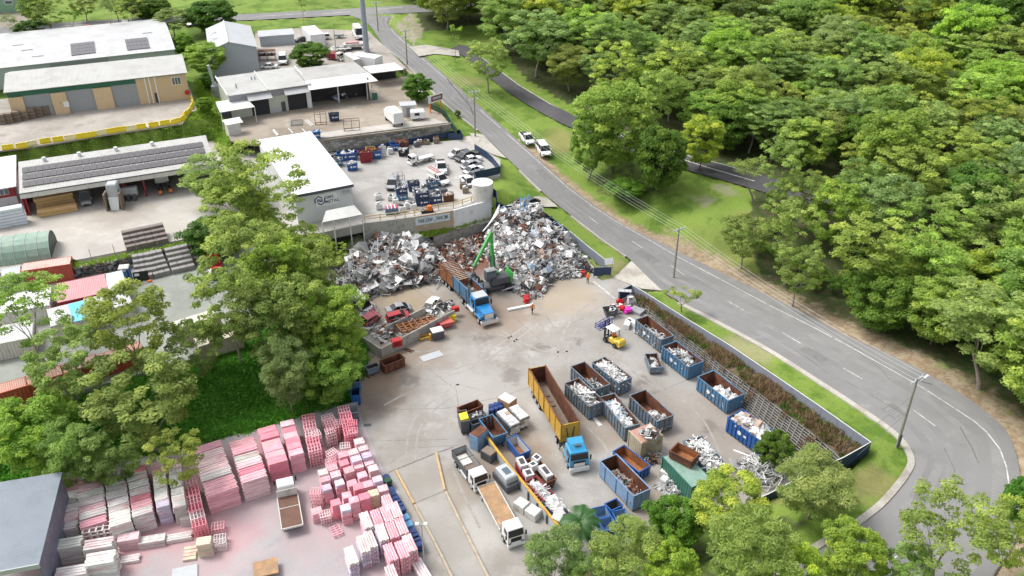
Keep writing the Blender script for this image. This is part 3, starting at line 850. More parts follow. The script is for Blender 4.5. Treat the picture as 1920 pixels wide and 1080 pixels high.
mb = MB(); roof_strip(mb,(-.4,D * 1.8,e),(W + .4,D * 1.8,e),(W + .4,D,e + 1.5),(-.4,D,e + 1.5)); mb.build('roof',ROOF['cream'],t)
xs = [s.wall(px,py)[0] for px,py in [(41,178),(93,172),(121,168),(172,162),(206,158),(254,152)]]
for a,b in ((0,xs[0]),(xs[1],xs[2]),(xs[3],xs[4])):
 mb = MB(); mb.box(a,b,-.35,.2,-.4,e - 1.3); mb.build('pier',M['cream'],t)
for a,b in ((xs[0],xs[1]),(xs[2],xs[3]),(xs[4],xs[5])):
 mb = MB(); mb.box(a + .01,b - .01,.05,.18,-.3,e - 1.27); mb.build('roller_door',WALLS['shutter'],t)
mb = MB(); mb.box(xs[5],W,-.05,.2,-.4,e - .35); mb.build('front_wall',WALLS['creamc'],t)
x0,x1,z0,z1 = s.rectw(321,146,340,157.5,-.05)
wf = MB().box(x0 - .08,x1 + .08,-.11,-.05,z0 - .08,z1 + .08).build('window',M['white'],t)
for k in range(3):
 w = (x1 - x0) / 3
 MB().box(x0 + w * k + .05,x0 + w * (k + 1) - .05,-.125,-.112,z0 + .05,z1 - .05).build('pane',M['bglass'],wf)
x0,x1,z0,z1 = s.rectw(289,174,297.5,190,-.05)
MB().box(x0,x1,-.10,-.055,0,z1).build('door',mat('brown_door',(.10,.045,.03),.6),t)
for px in (271,279,290):
 x = s.wall(px,150,-.1)[0]
 MB().box(x - .12,x + .12,-.28,-.06,0,e - .1).build('downpipe',M['white'],t)
x0,x1,z0,z1 = s.rectw(118,191,131,200,-.4)
MB().box(x0,x1,-.42,-.36,z0,z1).build('sign',M['white'],t)
x,z = s.wall(351,173,-.1)
hr = MB().tube((x,-.34,z),(x,-.06,z),.55,14).build('hose_reel',M['red'],t)
x0 = s.wall(219,135,-.1)[0]
s = Site((402,141),(487,133),11.3)
t = s.thing('shed','grey steel shed with a plain gable end, between trees at the top left','shed')
W = s.L; eR = s.wall(481,87)[1]
ap = s.wall(428,79)[1] ; far = s.p(399,42,ap); D = far.y
mb = MB()
mb.add([(0,0,-.5),(W,0,-.5),(W,0,eR),(W * .42,0,ap),(0,0,eR + .1),(0,D,-.5),(W,D,-.5),(W,D,eR),(W * .42,D,ap),(0,D,eR + .1)],
 [(0,1,2,3,4),(5,9,8,7,6),(1,6,7,2),(0,4,9,5)])
mb.build('wall',WALLS['greyblue'],t)
for a,za,b,zb in ((-.3,eR + .02,W * .42,ap + .12),(W + .3,eR - .08,W * .42,ap + .12)):
 mb = MB(); roof_strip(mb,(a,-.3,za),(b,-.3,zb),(b,D + .3,zb),(a,D + .3,za)); mb.build('roof',ROOF['grey'],t)
MB().tube((W * .42,-.35,ap + .2),(W * .42,D + .35,ap + .2),.16,6).build('ridge_cap',M['white'],t)
for k in (.35,.62):
 MB().box(W * .02,W * .4,D * k,D * k + .5,0,.05).build('roof_strip',M['lgrey'],t,(0,0,eR + .9)).hide_render = False
s = Site((489,87),(553,82),11.6)
t = s.thing('shed','small flat-roofed grey shed beside the gabled shed','shed')
h = s.wall(553,64)[1]; D = max(5.0,s.p(549,55,h).y)
MB().box(0,s.L,0,D,-.5,h).build('wall',WALLS['greyblue'],t)
mb = MB(); roof_strip(mb,(-.2,-.2,h + .06),(s.L + .2,-.2,h + .06),(s.L + .2,D,h + .3),(-.2,D,h + .3)); mb.build('roof',ROOF['grey'],t)
s = Site((436,223.4),(584,200.5),9.5)
t = s.thing('workshop','pale flat-roofed workshop with two black roller doors under small awnings','workshop')
W = s.L; h = s.wall(578,157.5)[1]
D = s.p(549,130,h).y
for q in ((0,W,0,.2),(0,.2,.2,D),(W - .2,W,.2,D),(.2,W - .2,D - .2,D)): MB().box(*q,-.4,h - .05).build('wall',WALLS['ltgreen'],t)
MB().box(.0,W,-.06,-.01,h - 1.6,h - .1).build('fascia',M['grey'],t)
for k in range(2):
 mb = MB(); a,b = (0,W * .47) if k == 0 else (W * .48,W)
 roof_strip(mb,(a - .2,-.35,h + .02),(b + .1,-.35,h + .02),(b + .1,D,h + .55),(a - .2,D,h + .55)); mb.build('roof',ROOF['cream'],t)
for x in (-.35,W * .475,W + .12):
 MB().frame((x,-.4,h - .1),(.2,0,0),(0,D + .4,.55),(0,0,.42)).build('parapet',M['white'],t)
for (x0,y0,x1,y1) in ((469,184,507.5,215),(537.5,173,577.5,205)):
 a,b,z0,z1 = s.rectw(x0,y0,x1,y1)
 MB().box(a,b,-.08,-.02,-.1,z1).build('roller_door',WALLS['darkshutter'],t)
 mb = MB(); roof_strip(mb,(a - .7,-1.6,z1 - .15),(b + .7,-1.6,z1 - .15),(b + .7,-.08,z1 + .75),(a - .7,-.08,z1 + .75),.08); mb.build('awning',ROOF['white'],t)
a,b,z0,z1 = s.rectw(526.5,191,537,207.5)
MB().box(a,b,-.07,-.02,-.1,z1).build('door',M['dgrey'],t)
a,b,z0,z1 = s.rectw(508,200,526,209)
MB().box(a,b,-.05,-.015,-.1,z1 - .4).build('plinth',M['lgrey'],t)
MB().box(W - .9,W + .1,-.5,.0,-.3,h - 1.2).build('pier',M['white'],t)
for px,py in [(472,138),(478,137),(443,152)]:
 q = s.p(px,py + 12,h + .3)
 MB().tube((q.x,q.y,h),(q.x,q.y,h + 1.1),.16,7).build('vent',M['galv'],t)
s = Site((584,200),(708,186),9.5)
t = s.thing('open_shed','open-fronted shed with dull roof and broad white awning, right of the black roller doors','shed')
W = s.L; h1 = s.wall(580,169,-2.2)[1]; h2 = s.wall(572,151,2.2)[1]
h1 = max(3.6,min(h1,5.0)); h2 = h1 + 1.2
aw = [s.p(580,169,h1),s.p(709,151.5,h1),s.p(691,136,h2),s.p(572,151,h2)]
mb = MB(); roof_strip(mb,*aw,.1); mb.build('awning',ROOF['bright'],t)
bk = [aw[3] + Vector((0,.05,.02)),aw[2] + Vector((0,.05,.02)),s.p(665,116,h2 + .3),s.p(552,129,h2 + .3)]
mb = MB(); roof_strip(mb,*bk,.1); mb.build('roof',ROOF['dull'],t)
yb = aw[3].y + 2.0
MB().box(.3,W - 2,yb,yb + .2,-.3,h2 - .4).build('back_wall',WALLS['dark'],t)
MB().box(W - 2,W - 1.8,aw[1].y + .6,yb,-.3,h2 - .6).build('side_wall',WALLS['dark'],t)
for px,py in [(636,192),(690,187)]:
 q = s.p(px,py,0)
 MB().tube((q.x,q.y,0),(q.x,q.y,h1 + (q.y - aw[0].y) * .1),.16,6).build('post',M['white'],t)
s = Site((693,150),(757,141),9.8)
t = s.thing('carport','white-roofed carport at the end of the workshop row, nearest the road','carport')
h = 3.2
q = [s.p(695,137.5,h),s.p(757,130,h),s.p(740,117,h + .3),s.p(680,125,h + .3)]
mb = MB(); roof_strip(mb,*q,.14); mb.build('roof',ROOF['bright'],t)
for k,(a,b) in enumerate(((q[0],q[3]),(q[1],q[2]))):
 for c in (a,b):
  MB().tube((c.x,c.y,-.4),(c.x,c.y,c.z - .1),.1,6).build('post',M['grey'],t)
MB().frame((q[3].x,q[3].y - .2,-.4),(q[2].x - q[3].x,q[2].y - q[3].y,0),(0,.12,0),(0,0,h - .2)).build('back_wall',WALLS['dark'],t)
s = Site((414,245),(478,232),9.5)
t = s.thing('canopy','white canopy roof with a small hut below, at the left end of the workshop','canopy')
h = 3.6
q = [s.p(412.5,210.5,h),s.p(477.5,200,h),s.p(460,182.5,h + .3),s.p(404,191,h + .3)]
mb = MB(); roof_strip(mb,*q,.12); mb.build('roof',ROOF['bright'],t)
for c in q:
 MB().tube((c.x * .97 + .2,c.y + .1,-.3),(c.x * .97 + .2,c.y + .1,h - .1),.08,6).build('post',M['white'],t)
q2 = [s.p(424,235,2.5),s.p(456,229,2.5),s.p(449,219,2.8),s.p(416,225,2.8)]
mb = MB(); roof_strip(mb,*q2,.1); mb.build('hut_roof',ROOF['mint'],t)
MB().frame((q2[0].x + .3,q2[0].y + .2,-.3),(2.6,-.2,0),(.0,2.2,0),(0,0,2.7)).build('hut_wall',M['offwhite'],t)
MB().frame((q[3].x + .6,q[3].y - 1.2,-.3),(q[2].x - q[3].x - 1,q[2].y - q[3].y,0),(0,.15,0),(0,0,3.2)).build('back_wall',M['dgrey'],t)
s = Site((402,190),(420,187),9.5)
t = s.thing('dust_extractor','grey dust extractor drum with a tall pipe beside the workshop wall','extractor')
MB().tube((.9,.6,-.4),(.9,.6,3.4),.95,12).build('drum',M['grey'],t)
MB().tube((.9,.6,3.42),(.7,.6,4.2),.7,10,.35).build('cone',M['lgrey'],t)
MB().tube((.65,.6,4.2),(.2,.7,8.2),.33,10).build('pipe',M['lgrey'],t)
s = Site((560,422.4),(664.5,401),6.5)
t = s.thing('recycling_building','white-roofed recycling building with company sign on its end wall','building')
W = s.L; h = s.wall(658.5,345)[1]
D = s.p(580,251,h).y
MB().box(0,W,0,.2,-3.5,h - .1).build('front_wall',WALLS['white'],t)
MB().box(W - .2,W,.2,D,-1.5,h - .1).build('side_wall',WALLS['white'],t)
MB().box(0,.2,.2,D,-3.5,h - .1).build('side_wall',WALLS['white'],t)
mb = MB(); roof_strip(mb,(-.3,-.3,h),(W + .3,-.3,h),(W + .3,D,h + .5),(-.3,D,h + .5),.14); mb.build('roof',roofmat('recycling_roof',(.82,.82,.82),(.74,.74,.735),.12,'Y',.8),t)
MB().box(-.3,W + .3,-.42,-.31,h - .45,h + .05).build('gutter',M['dgrey'],t)
p0 = s.wall(590,366.5,-.06); p1 = s.wall(634,381,-.06)
sx0,sx1,sz0,sz1 = p0[0],p1[0],p1[1],p0[1]
sgn = MB().box(sx0,sx1,-.08,-.02,sz0,sz1).build('sign',M['gloss_white'],t)
def text_obj(txt,size,parent,loc,rot,m,align='LEFT',bold=0.0,name='lettering',ext=.01):
 c = bpy.data.curves.new(name,'FONT'); c.body = txt; c.size = size; c.align_x = align; c.align_y = 'CENTER'
 c.extrude = ext; c.offset = bold
 o = bpy.data.objects.new(name,c); COL.objects.link(o)
 dg = bpy.context.evaluated_depsgraph_get()
 me = bpy.data.meshes.new_from_object(o.evaluated_get(dg))
 bpy.data.objects.remove(o); bpy.data.curves.remove(c)
 me.materials.clear(); me.materials.append(m)
 q = bpy.data.objects.new(name,me); COL.objects.link(q)
 q.parent = parent; q.location = loc; q.rotation_euler = rot
 return q
sh = sz1 - sz0; sw = sx1 - sx0
GREYTXT = mat('grey_letters',(.16,.17,.19),.5,var=.02)
text_obj('SIMS',sh * .36,sgn,(sx0 + sw * .42,-.10,sz0 + sh * .66),(R(90),0,0),GREYTXT,bold=.012)
text_obj('METAL',sh * .36,sgn,(sx0 + sw * .42,-.10,sz0 + sh * .3),(R(90),0,0),GREYTXT,bold=.012)
NAVYT = mat('navy_emblem',(.02,.04,.16),.4,var=.02)
def emblem(parent,cx,y,cz,r,m,rot=(0,0,0)):
 """broken square ring of slanted bars"""
 mb = MB()
 k = r * .24
 def bar(x0,z0,x1,z1,w):
  d = Vector((x1 - x0,0,z1 - z0)); L = d.length; d /= L; n = Vector((-d.z,0,d.x))
  mb.frame(Vector((x0,-.012,z0)) - n * w / 2,d * L,n * w,Vector((0,.02,0)))
 bar(-r,-r * .45,-r,r * .45,k); bar(-r,r * .45,-r * .25,r,k); bar(-r * .25,r,r * .5,r * .5,k)
 bar(r,r * .45,r,-r * .45,k); bar(r,-r * .45,r * .25,-r,k); bar(r * .25,-r,-r * .5,-r * .5,k)
 bar(-r * .45,-r * .3,-r * .45,r * .3,k); bar(-r * .45,r * .3,r * .2,r * .1,k); bar(r * .45,r * .3,r * .45,-r * .3,k); bar(r * .45,-r * .3,-r * .2,-r * .1,k)
 o = mb.build('emblem',m,parent,(cx,y,cz))
 o.rotation_euler = rot
 return o
emblem(sgn,sx0 + sw * .2,-.09,sz0 + sh * .5,sh * .36,NAVYT)
for px,py in [(645.5,360.5),(654,359)]:
 x,z = s.wall(px,py,-.05)
 MB().tube((x,-.3,z),(x,0,z),.32,10).build('vent',M['lgrey'],t)
q = [s.p(604,417,-0.9 + 3.2),s.p(679,402,2.3),s.p(664,384.5,3.2),s.p(611,395,3.2)]
aw = MB(); roof_strip(aw,*q,.1); aw.build('awning',roofmat('awning_roof',(.62,.62,.60),(.5,.5,.48),.3,'X',.9),t)
for k,c in enumerate((q[0],q[0].lerp(q[1],.28),q[0].lerp(q[1],.68),q[1])):
 MB().tube((c.x,c.y + .1,-6),(c.x,c.y + .1,c.z - .08),.1,6).build('post',M['white'],t)
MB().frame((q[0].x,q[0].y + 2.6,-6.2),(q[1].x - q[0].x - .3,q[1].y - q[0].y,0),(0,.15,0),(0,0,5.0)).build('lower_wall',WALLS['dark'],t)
s = Site((50,404.5),(335,358),7.0)
t = s.thing('open_shed','long open shed with three rows of solar panels on its roof','shed')
W = s.L; h = s.wall(47,361,-.8)[1]
ra_ = s.p(45,303,h + 2.0); D = ra_.y
xl = s.p(36,363,h).x; xr = W + (s.p(376,256,h + 2).x - W) + 1.0
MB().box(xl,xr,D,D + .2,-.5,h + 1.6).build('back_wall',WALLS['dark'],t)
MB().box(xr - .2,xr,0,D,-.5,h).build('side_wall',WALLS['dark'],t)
MB().box(0,.2,0,D,-.5,h).build('side_wall',M['darkred'],t)
mb = MB(); A0 = Vector((xl,-1.0,h)); B0 = Vector((xl,D + .3,h + 2.0)); X = Vector((xr - xl,0,0))
roof_strip(mb,A0,A0 + X,B0 + X,B0,.14); mb.build('roof',ROOF['cream'],t)
MB().box(xl,xr,-1.12,-1.01,h - .95,h - .12).build('fascia',M['offwhite'],t)
MB().box(xl,xr,-1.2,-1.0,h - .10,h + .06).build('gutter',M['dgrey'],t)
V = B0 - A0
for f0,f1 in ((.60,.775),(.385,.56),(.165,.34)):
 o = A0 + V * f0 + Vector((.6,0,0))
 arr = bpy.data.objects.new('solar_array',None); COL.objects.link(arr); arr.parent = t
 panels(s,t,[o,o + Vector((xr - xl - 1.6,0,0)),o + V * (f1 - f0)],28,1,arr,.05)
for px,py in [(83,305),(149,294),(218,285),(286,275)]:
 q = s.p(px,py,h + 1.9)
 MB().tube((q.x,D - .6,h + 1.8),(q.x,D - .6,h + 2.5),.35,8).build('vent',M['white'],t)
for px,py in [(57,403),(275,368)]:
 q = s.p(px,py,0)
 MB().box(q.x - .15,q.x + .15,-.15,.15,-.2,h - .2).build('post',M['darkred'],t)
MB().box(W * .63,W * .66,.3,D,-.3,h - .4).build('partition',M['darkred'],t)
s = Site((-70,404),(37,386),7.0)
t = s.thing('office','dark red two-storey office with white roof at the left edge','office')
W = s.L; h = s.wall(34,347)[1]
D = s.p(45,288,h + .8).y
MB().box(0,W,0,D,2.0,h).build('wall',M['darkred'],t)
MB().box(0,W,0,D,-.3,1.99).build('lower_wall',M['lgrey'],t)
mb = MB(); roof_strip(mb,(-.3,-.5,h + .05),(W + .5,-.5,h + .05),(W + .5,D,h + .8),(-.3,D,h + .8),.15); mb.build('roof',ROOF['bright'],t)
a,b,z0,z1 = s.rectw(-12,357,18,364)
wf = MB().box(a,b,-.06,-.01,z0,z1).build('window',M['lgrey'],t)
for k in range(3):
 w = (b - a) / 3
 MB().box(a + k * w + .06,a + (k + 1) * w - .06,-.075,-.062,z0 + .08,z1 - .08).build('pane',M['bglass'],wf)
s = Site((-60,1160),(103,1128),0.0)
t = s.thing('shed','blue-grey corrugated shed cut off by the bottom left corner','shed')
W = s.L
h = s.wall(69,1050)[1]
D = s.p(72,892,h + .3).y
mb = MB(); roof_strip(mb,(-.3,-.6,h),(W + .25,-.6,h),(W + .25,D,h + .3),(-.3,D,h + .3),.15); mb.build('roof',ROOF['bluegrey'],t)
MB().box(W - .2,W,0,D,-.3,h - .1).build('side_wall',mat('lilac_cladding',(.17,.17,.24),.5,var=.1,dirt=(.36,.24,.30),dirt_amt=.25,stripes=('Y',1.6)),t)
MB().box(0,W - .2,D - .2,D,-.3,h - .1).build('back_wall',M['dgrey'],t)
MB().box(-.3,W + .25,-.72,-.61,h - .5,h + .08).build('fascia',M['lgrey'],t)
s = Site((-60,24),(36,19),13.0)
t = s.thing('building','light green building cut off by the top left corner','building')
h = 7.5
MB().box(0,s.L,0,16,-.5,h).build('wall',WALLS['greenwall'],t)
mb = MB(); roof_strip(mb,(-.3,-.3,h + .05),(s.L + .3,-.3,h + .05),(s.L + .3,16,h + 1),(-.3,16,h + 1)); mb.build('roof',ROOF['grey'],t)
a,b,z0,z1 = s.rectw(7,1,25,8)
wf = MB().box(a,b,-.06,-.01,z0,z1).build('window',M['white'],t)
MB().box(a + .2,b - .2,-.08,-.062,z0 + .2,z1 - .2).build('pane',M['bglass'],wf)
# ================================================================ walls, fences, rails, poles
er = random.Random(5)
def line_thing(name,label,cat,pts,group=None):
 return thing(name,label,cat,pts[0].copy(),0.0,group)
def panel_fence(label,top,h,m,step=2.4,cap='white',post='grey',cat='fence',name='panel_fence',base=None):
 """fence of upright panels between posts along its top line [(px, py, z)]; each panel and post a part"""
 w = [P(*q) for q in top]
 t = line_thing(name,label,cat,[w[0] - Vector((0,0,h))])
 o0 = t.location.copy()
 unit = {}
 for a,b in zip(w[:-1],w[1:]):
  d = b - a
  L = d.length
  n = max(1,round(L / step))
  hd = math.atan2(d.y,d.x)
  for k in range(n):
   p,q = a + d * (k / n),a + d * ((k + 1) / n)
   sl = q.z - p.z
   wd = math.hypot(q.x - p.x,q.y - p.y)
   mb = MB()
   mb.loft([[(0.03,-.025,-h),(wd - .03,-.025,sl - h),(wd - .03,.025,sl - h),(0.03,.025,-h)],[(0.03,-.025,-.06),(wd - .03,-.025,sl - .06),(wd - .03,.025,sl - .06),(0.03,.025,-.06)]])
   mb.build('panel',m,t,p - o0,hd)
   cp_ = MB(); cp_.loft([[(0,-.045,-.055),(0,.045,-.055),(0,.045,.0),(0,-.045,.0)],[(wd,-.045,sl - .055),(wd,.045,sl - .055),(wd,.045,sl),(wd,-.045,sl)]])
   cp_.build('cap_rail',M[cap],t,p - o0,hd)
   if 'p' not in unit:
    pm = MB(); pm.box(-.045,.045,-.05,.05,-h - .3,-.06); unit['p'] = pm.build('post',M[post],t,p - o0,hd)
   else:
    again(unit['p'],'post',t,p - o0,(0,0,hd))
 return t
panel_fence('long grey panel fence with white cap along the bend, navy at its street corner',[(1185,534,1.95),(1207,546.5,2.0),(1279,592,2.5),(1364,644,3.1),(1458,707,3.8),(1540,763,4.3),(1633,828.5,4.65)],1.85,M['fencegrey'])
panel_fence('navy fence return at the sharp corner inside the road bend',[(1633,828.5,4.65),(1582,857,4.5),(1510,890,4.0),(1440,926,3.0),(1400,942,2.3)],2.0,M['fencenavy'],post='navy')
panel_fence('short dark navy fence wing at the yard entrance corner',[(1184,534.5,1.95),(1160,546,1.9)],1.85,M['fencenavy'],post='navy',cap='navy')
panel_fence('navy and grey fence sloping down beside the right scrap heap',[(1005,387.5,4.9),(1036,409,4.1),(1067,432,3.4)],2.0,M['fencenavy'],post='navy',cap='navy')
panel_fence('grey end of the sloping fence beside the right scrap heap',[(1067.5,432.5,3.4),(1100,459,2.75),(1135,487,2.2)],1.9,M['fencegrey'])
panel_fence('navy fence facing the yard behind the top of the right scrap heap',[(930,377,5.9),(948,386,5.3),(1005,387.5,4.9)],2.0,M['fencenavy'],post='navy',cap='navy')
panel_fence('short navy swing gate at the scrap yard entrance',[(1114,501,2.0),(1147,500,2.0)],1.75,M['fencenavy'],post='navy',cap='grey',cat='gate',name='gate')
panel_fence('low navy fence along the foot of the stone wall',[(604,296,7.9),(700,272,7.9),(862,243,7.9)],1.4,M['fencenavy'],post='navy',cap='navy')
panel_fence('navy gate leaf at the upper yard entrance by the stone wall',[(862,243,7.9),(867,251,7.9),(840,250,7.9)],1.4,M['fencenavy'],post='navy',cap='navy',cat='gate',name='gate')
panel_fence('navy fence zigzagging round the white cars at the upper yard corner',[(890,270,8.1),(912,284,8.1),(923,294,8.0),(937.5,312,8.0),(889,322.5,8.2),(892,332,8.2),(930,357,8.1),(932,372,7.6)],1.6,M['fencenavy'],post='navy',cap='navy')
panel_fence('dark green steel fence on the grass above the stone wall',[(807,193,10.9),(836,208,10.6),(845,225,10.0),(856,240,9.4)],1.6,mat('dark_green_mesh',(.03,.07,.035),.6,stripes=('X',4)),post='dgrey',cap='green_trim')
w = [P(1050,440,1.2),P(1078,468,.9),P(1105,496,.7),P(1122,514,.6)]
t = line_thing('retaining_wall','low concrete retaining wall under the sloping fence by the right scrap heap','retaining wall',w)
for a,b in zip(w[:-1],w[1:]):
 d = b - a; n = max(1,round(d.length / 2.4)); hd = math.atan2(d.y,d.x)
 for k in range(n):
  MB().box(.02,d.length / n - .02,-.12,.12,-1.5,.25).build('panel',M['concrete'],t,a + d * (k / n) - t.location,hd)
a,b = P(592,262,9.5),P(841,231,9.5)
d = b - a; hd = math.atan2(d.y,d.x); L = d.length
t = thing('stone_wall','tall rough stone retaining wall below the workshop yard','retaining wall',Vector((a.x,a.y,6.5)),hd)
MB().box(-6,L,.25,.9,-.6,3.0).build('backing',M['dgrey'],t)
mb = MB()
rows = 6
for j in range(rows):
 x = -6 - er.uniform(0,.6)
 z0 = j * 3.05 / rows
 while x < L:
  wd = er.uniform(.55,1.15)
  if x + wd > -6:
   dz = er.uniform(-.03,.03)
   mb.m = er.choice((0,0,1,1,2))
   mb.frame((x + .03,-er.uniform(.02,.16),z0 + .03 + dz),(wd - .06,0,0),(er.uniform(-.03,.03),.45,0),(0,.04,3.05 / rows - .07))
  x += wd
st1 = mat('stone_pale',(.46,.44,.40),.9,var=.25,scale=3,bump=.3); st2 = mat('stone_tan',(.34,.315,.26),.9,var=.25,scale=3,bump=.3); st3 = mat('stone_grey',(.25,.25,.24),.9,var=.25,scale=3,bump=.3)
mb.build('stones',[st1,st2,st3],t,kind='stuff')
MB().box(-3,L,-.18,.5,3.06,3.25).build('coping',M['concrete'],t)
cs = [P(592,262,9.53),P(841,232,9.53),P(812,222,9.53),P(700,236,9.53),P(592,250,9.53)]
sheet_obj('concrete_strip',cs,[tuple(range(5))],GM_pale)
wl = [P(680,421,6.5),P(777,408.5,6.5),P(850,396.5,6.5),P(921,377,6.5)]
t = line_thing('retaining_wall','long pale rendered retaining wall with a painted slogan board','retaining wall',[wl[0] - Vector((0,0,2.5))])
for i,(a,b) in enumerate(zip(wl[:-1],wl[1:])):
 d = b - a; hd = math.atan2(d.y,d.x)
 m = M['concrete'] if i == 0 else mat('tan_render',(.46,.36,.26),.85,var=.12,dirt=(.52,.47,.4),dirt_amt=.3) if i == 1 else M['white']
 MB().box(0,d.length,-.02,.3,-4.2,.2).build('wall_panel',m,t,a - t.location,hd)
a,b = wl[1],wl[2]
d = (b - a); hd = math.atan2(d.y,d.x)
bn = thing('banner','white slogan board fixed to the retaining wall under the upper yard','sign',a + d * .0 + Vector((0,0,-1.35)),hd)
BW = d.length * .9
MB().box(.15,BW,-.09,-.03,-.2,1.25).build('board',mat('banner_white',(.66,.74,.76),.5,var=.08),bn)
TEAL = mat('banner_letters',(.03,.07,.12),.6,var=.1)
txt = text_obj('THINK SCRAP .....THINK SIMS',1.0,bn,(.5,-.10,.52),(R(90),0,0),TEAL,bold=.01)
txt.scale = ((BW - .8) / max(txt.dimensions.x,.1),1.0,1)
bt = [P(640,440,3.6),P(700,437,4.0),P(760,424,4.1),P(800,419,4.2),P(850,409,4.2),P(900,394,4.3),P(925,385,4.3)]
bb = [P(640,470,2.4),P(700,466,2.5),P(765,455,2.65),P(800,446.5,2.65),P(858,431,2.65),P(898,418,2.65),P(915,412.5,2.65)]
ba = crom(bt,6); bc = crom(bb,6)
vs,fs = [],[]
for i,(p,q) in enumerate(zip(ba,bc)):
 for k in range(9):
  f = k / 8
  v = p.lerp(q,f); v.z += .18 * math.sin(i * 1.7 + k) * (0 < k < 8) + .25 * math.sin(f * math.pi)
  vs.append(v)
for i in range(len(ba) - 1):
 for k in range(8):
  fs.append((i * 9 + k,i * 9 + k + 1,(i + 1) * 9 + k + 1,(i + 1) * 9 + k))
GM_bank = ground_mat('bank_soil',(.075,.15,.022),[((.31,.27,.22),.28,.47,.58),((.12,.2,.03),.8,.5,.65)],fine=4,bump=.7)
sheet_obj('bank',vs,fs,GM_bank)
w = [P(700,467,2.6),P(775,452.5,2.6),P(800,446.5,2.6),P(860,430,2.6),P(898,419,2.6),P(916,412,2.6),P(948,404,2.6)]
t = line_thing('block_wall','wall of big stacked concrete blocks between the two scrap heaps','wall',[w[0] - Vector((0,0,2.6))])
proto_b = None
tot = 0
dists = []
for a,b in zip(w[:-1],w[1:]):
 d = b - a; n = max(1,round(d.length / 1.25)); hd = math.atan2(d.y,d.x); bl = d.length / n
 for j in range(3):
  for k in range(n):
   off = .5 * bl if j == 1 else 0
   if er.random() < .06 and j == 2: continue
   p = a + d * (k / n) + d.normalized() * off
   z = -2.6 + j * .87
   hh = .84
   o = MB().bev(.02,bl - .02,-.1 - er.uniform(0,.07),.55,z,z + hh + (er.uniform(-.05,.12) if j == 2 else 0),.05).build('block',M['concrete'],t,p - t.location,hd)
rl = [P(684,416,6.52),P(742,409,6.52),P(777,404,6.52),P(822,393,6.52),P(850,390,6.52),P(884,379,6.52),P(888,371,6.52)]
t = line_thing('guard_rail','faded yellow guard rail along the top of the slogan wall','railing',rl)
RAILY = mat('faded_yellow',(.60,.46,.24),.6,var=.12)
for a,b in zip(rl[:-1],rl[1:]):
 d = b - a; n = max(1,round(d.length / 2.2)); hd = math.atan2(d.y,d.x)
 for k in range(n):
  MB().box(-.07,.07,-.07,.07,0,1.15).build('post',RAILY,t,a + d * (k / n) - t.location,hd)
 for z in (.55,1.08):
  MB().box(0,d.length,-.05,.05,z - .07,z + .07).build('rail',RAILY,t,a - t.location,hd)
def conc_wall(label,pts,h,th=.22,name='bay_wall',m='concrete',cat='wall'):
 w = [P(*q) for q in pts]
 t = line_thing(name,label,cat,[w[0] - Vector((0,0,h))])
 for a,b in zip(w[:-1],w[1:]):
  d = b - a; hd = math.atan2(d.y,d.x)
  n = max(1,round(d.length / 3.0))
  for k in range(n):
   p = a + d * (k / n)
   MB().bev(.012,d.length / n - .012,-th / 2,th / 2,-h,0,.03).build('panel',M[m],t,p - t.location,hd)
 return t
conc_wall('stained concrete bay wall facing the open yard, with small red boxes',[(713.5,653.5,1.8),(760,629,1.8),(806,605,1.8),(852,581,1.8)],1.8)
conc_wall('mossy end wall of the concrete scrap bay',[(677,629,1.8),(713,653,1.8)],1.8)
conc_wall('inner concrete divider wall of the scrap bay',[(722,612,1.6),(760,594,1.6),(797,576,1.6)],1.6)
bot = [(1196,574,0),(1235,611,0),(1290,666,0),(1345,721,0),(1400,771,0),(1450,817,0),(1520,883,0),(1560,922,0)]
top_ = [(1203,562,.6),(1250,605,1.3),(1310,650,1.8),(1360,690,2.1),(1412,727,2.35),(1465,768,2.6),(1540,825,2.8),(1585,866,2.8)]
ca = crom([P(*q) for q in bot],6); cb = crom([P(*q) for q in top_],6)
t = line_thing('crib_wall','grey lattice crib wall overgrown with dry grass below the long fence','retaining wall',ca)
vs = []
for p,q in zip(ca,cb):
 vs += [p + (q - p).normalized() * -.3 + Vector((.12,.18,0)) - t.location,q + Vector((.12,.18,0)) - t.location]
mb = MB(); mb.add(vs,[(2 * i,2 * i + 1,2 * i + 3,2 * i + 2) for i in range(len(ca) - 1)])
mb.build('fill',mat('crib_soil',(.085,.07,.055),.95,var=.35,scale=2,dirt=(.05,.07,.025),dirt_amt=.4),t)
CRIB = mat('crib_beam',(.27,.26,.25),.9,var=.25,scale=2)
def along(pts,s):
 """point at arc length s"""
 for a,b in zip(pts[:-1],pts[1:]):
  l = (b - a).length
  if s <= l: return a.lerp(b,s / l)
  s -= l
 return pts[-1].copy()
_fb = crom([P(*q) for q in [(1186,540,.1),(1207,558,.2),(1279,606,.7),(1364,659,1.25),(1458,722,1.95),(1540,779,2.45),(1633,847,2.75)]],6)
_fb = [q + Vector((.15,.25,0)) for q in _fb]
vs = []
for i in range(len(cb)):
 p,q = cb[i],_fb[min(i,len(_fb) - 1)]
 vs += [p + Vector((0,0,-.05)),p.lerp(q,.5) + Vector((0,0,.12)),q]
sheet_obj('planting_strip',vs,[(3 * i + k,3 * i + k + 1,3 * i + 4 + k,3 * i + 3 + k) for i in range(len(cb) - 1) for k in range(2)],
  ground_mat('strip_soil',(.17,.125,.085),[((.085,.10,.035),.5,.48,.6),((.26,.19,.125),1.1,.5,.65)],fine=5,bump=.7))
LA = sum((b - a).length for a,b in zip(ca[:-1],ca[1:])); LB = sum((b - a).length for a,b in zip(cb[:-1],cb[1:]))
nb = 22
lo = [along(ca,LA * k / nb) for k in range(nb + 1)]; hi = [along(cb,LB * k / nb) for k in range(nb + 1)]
cnt = 0
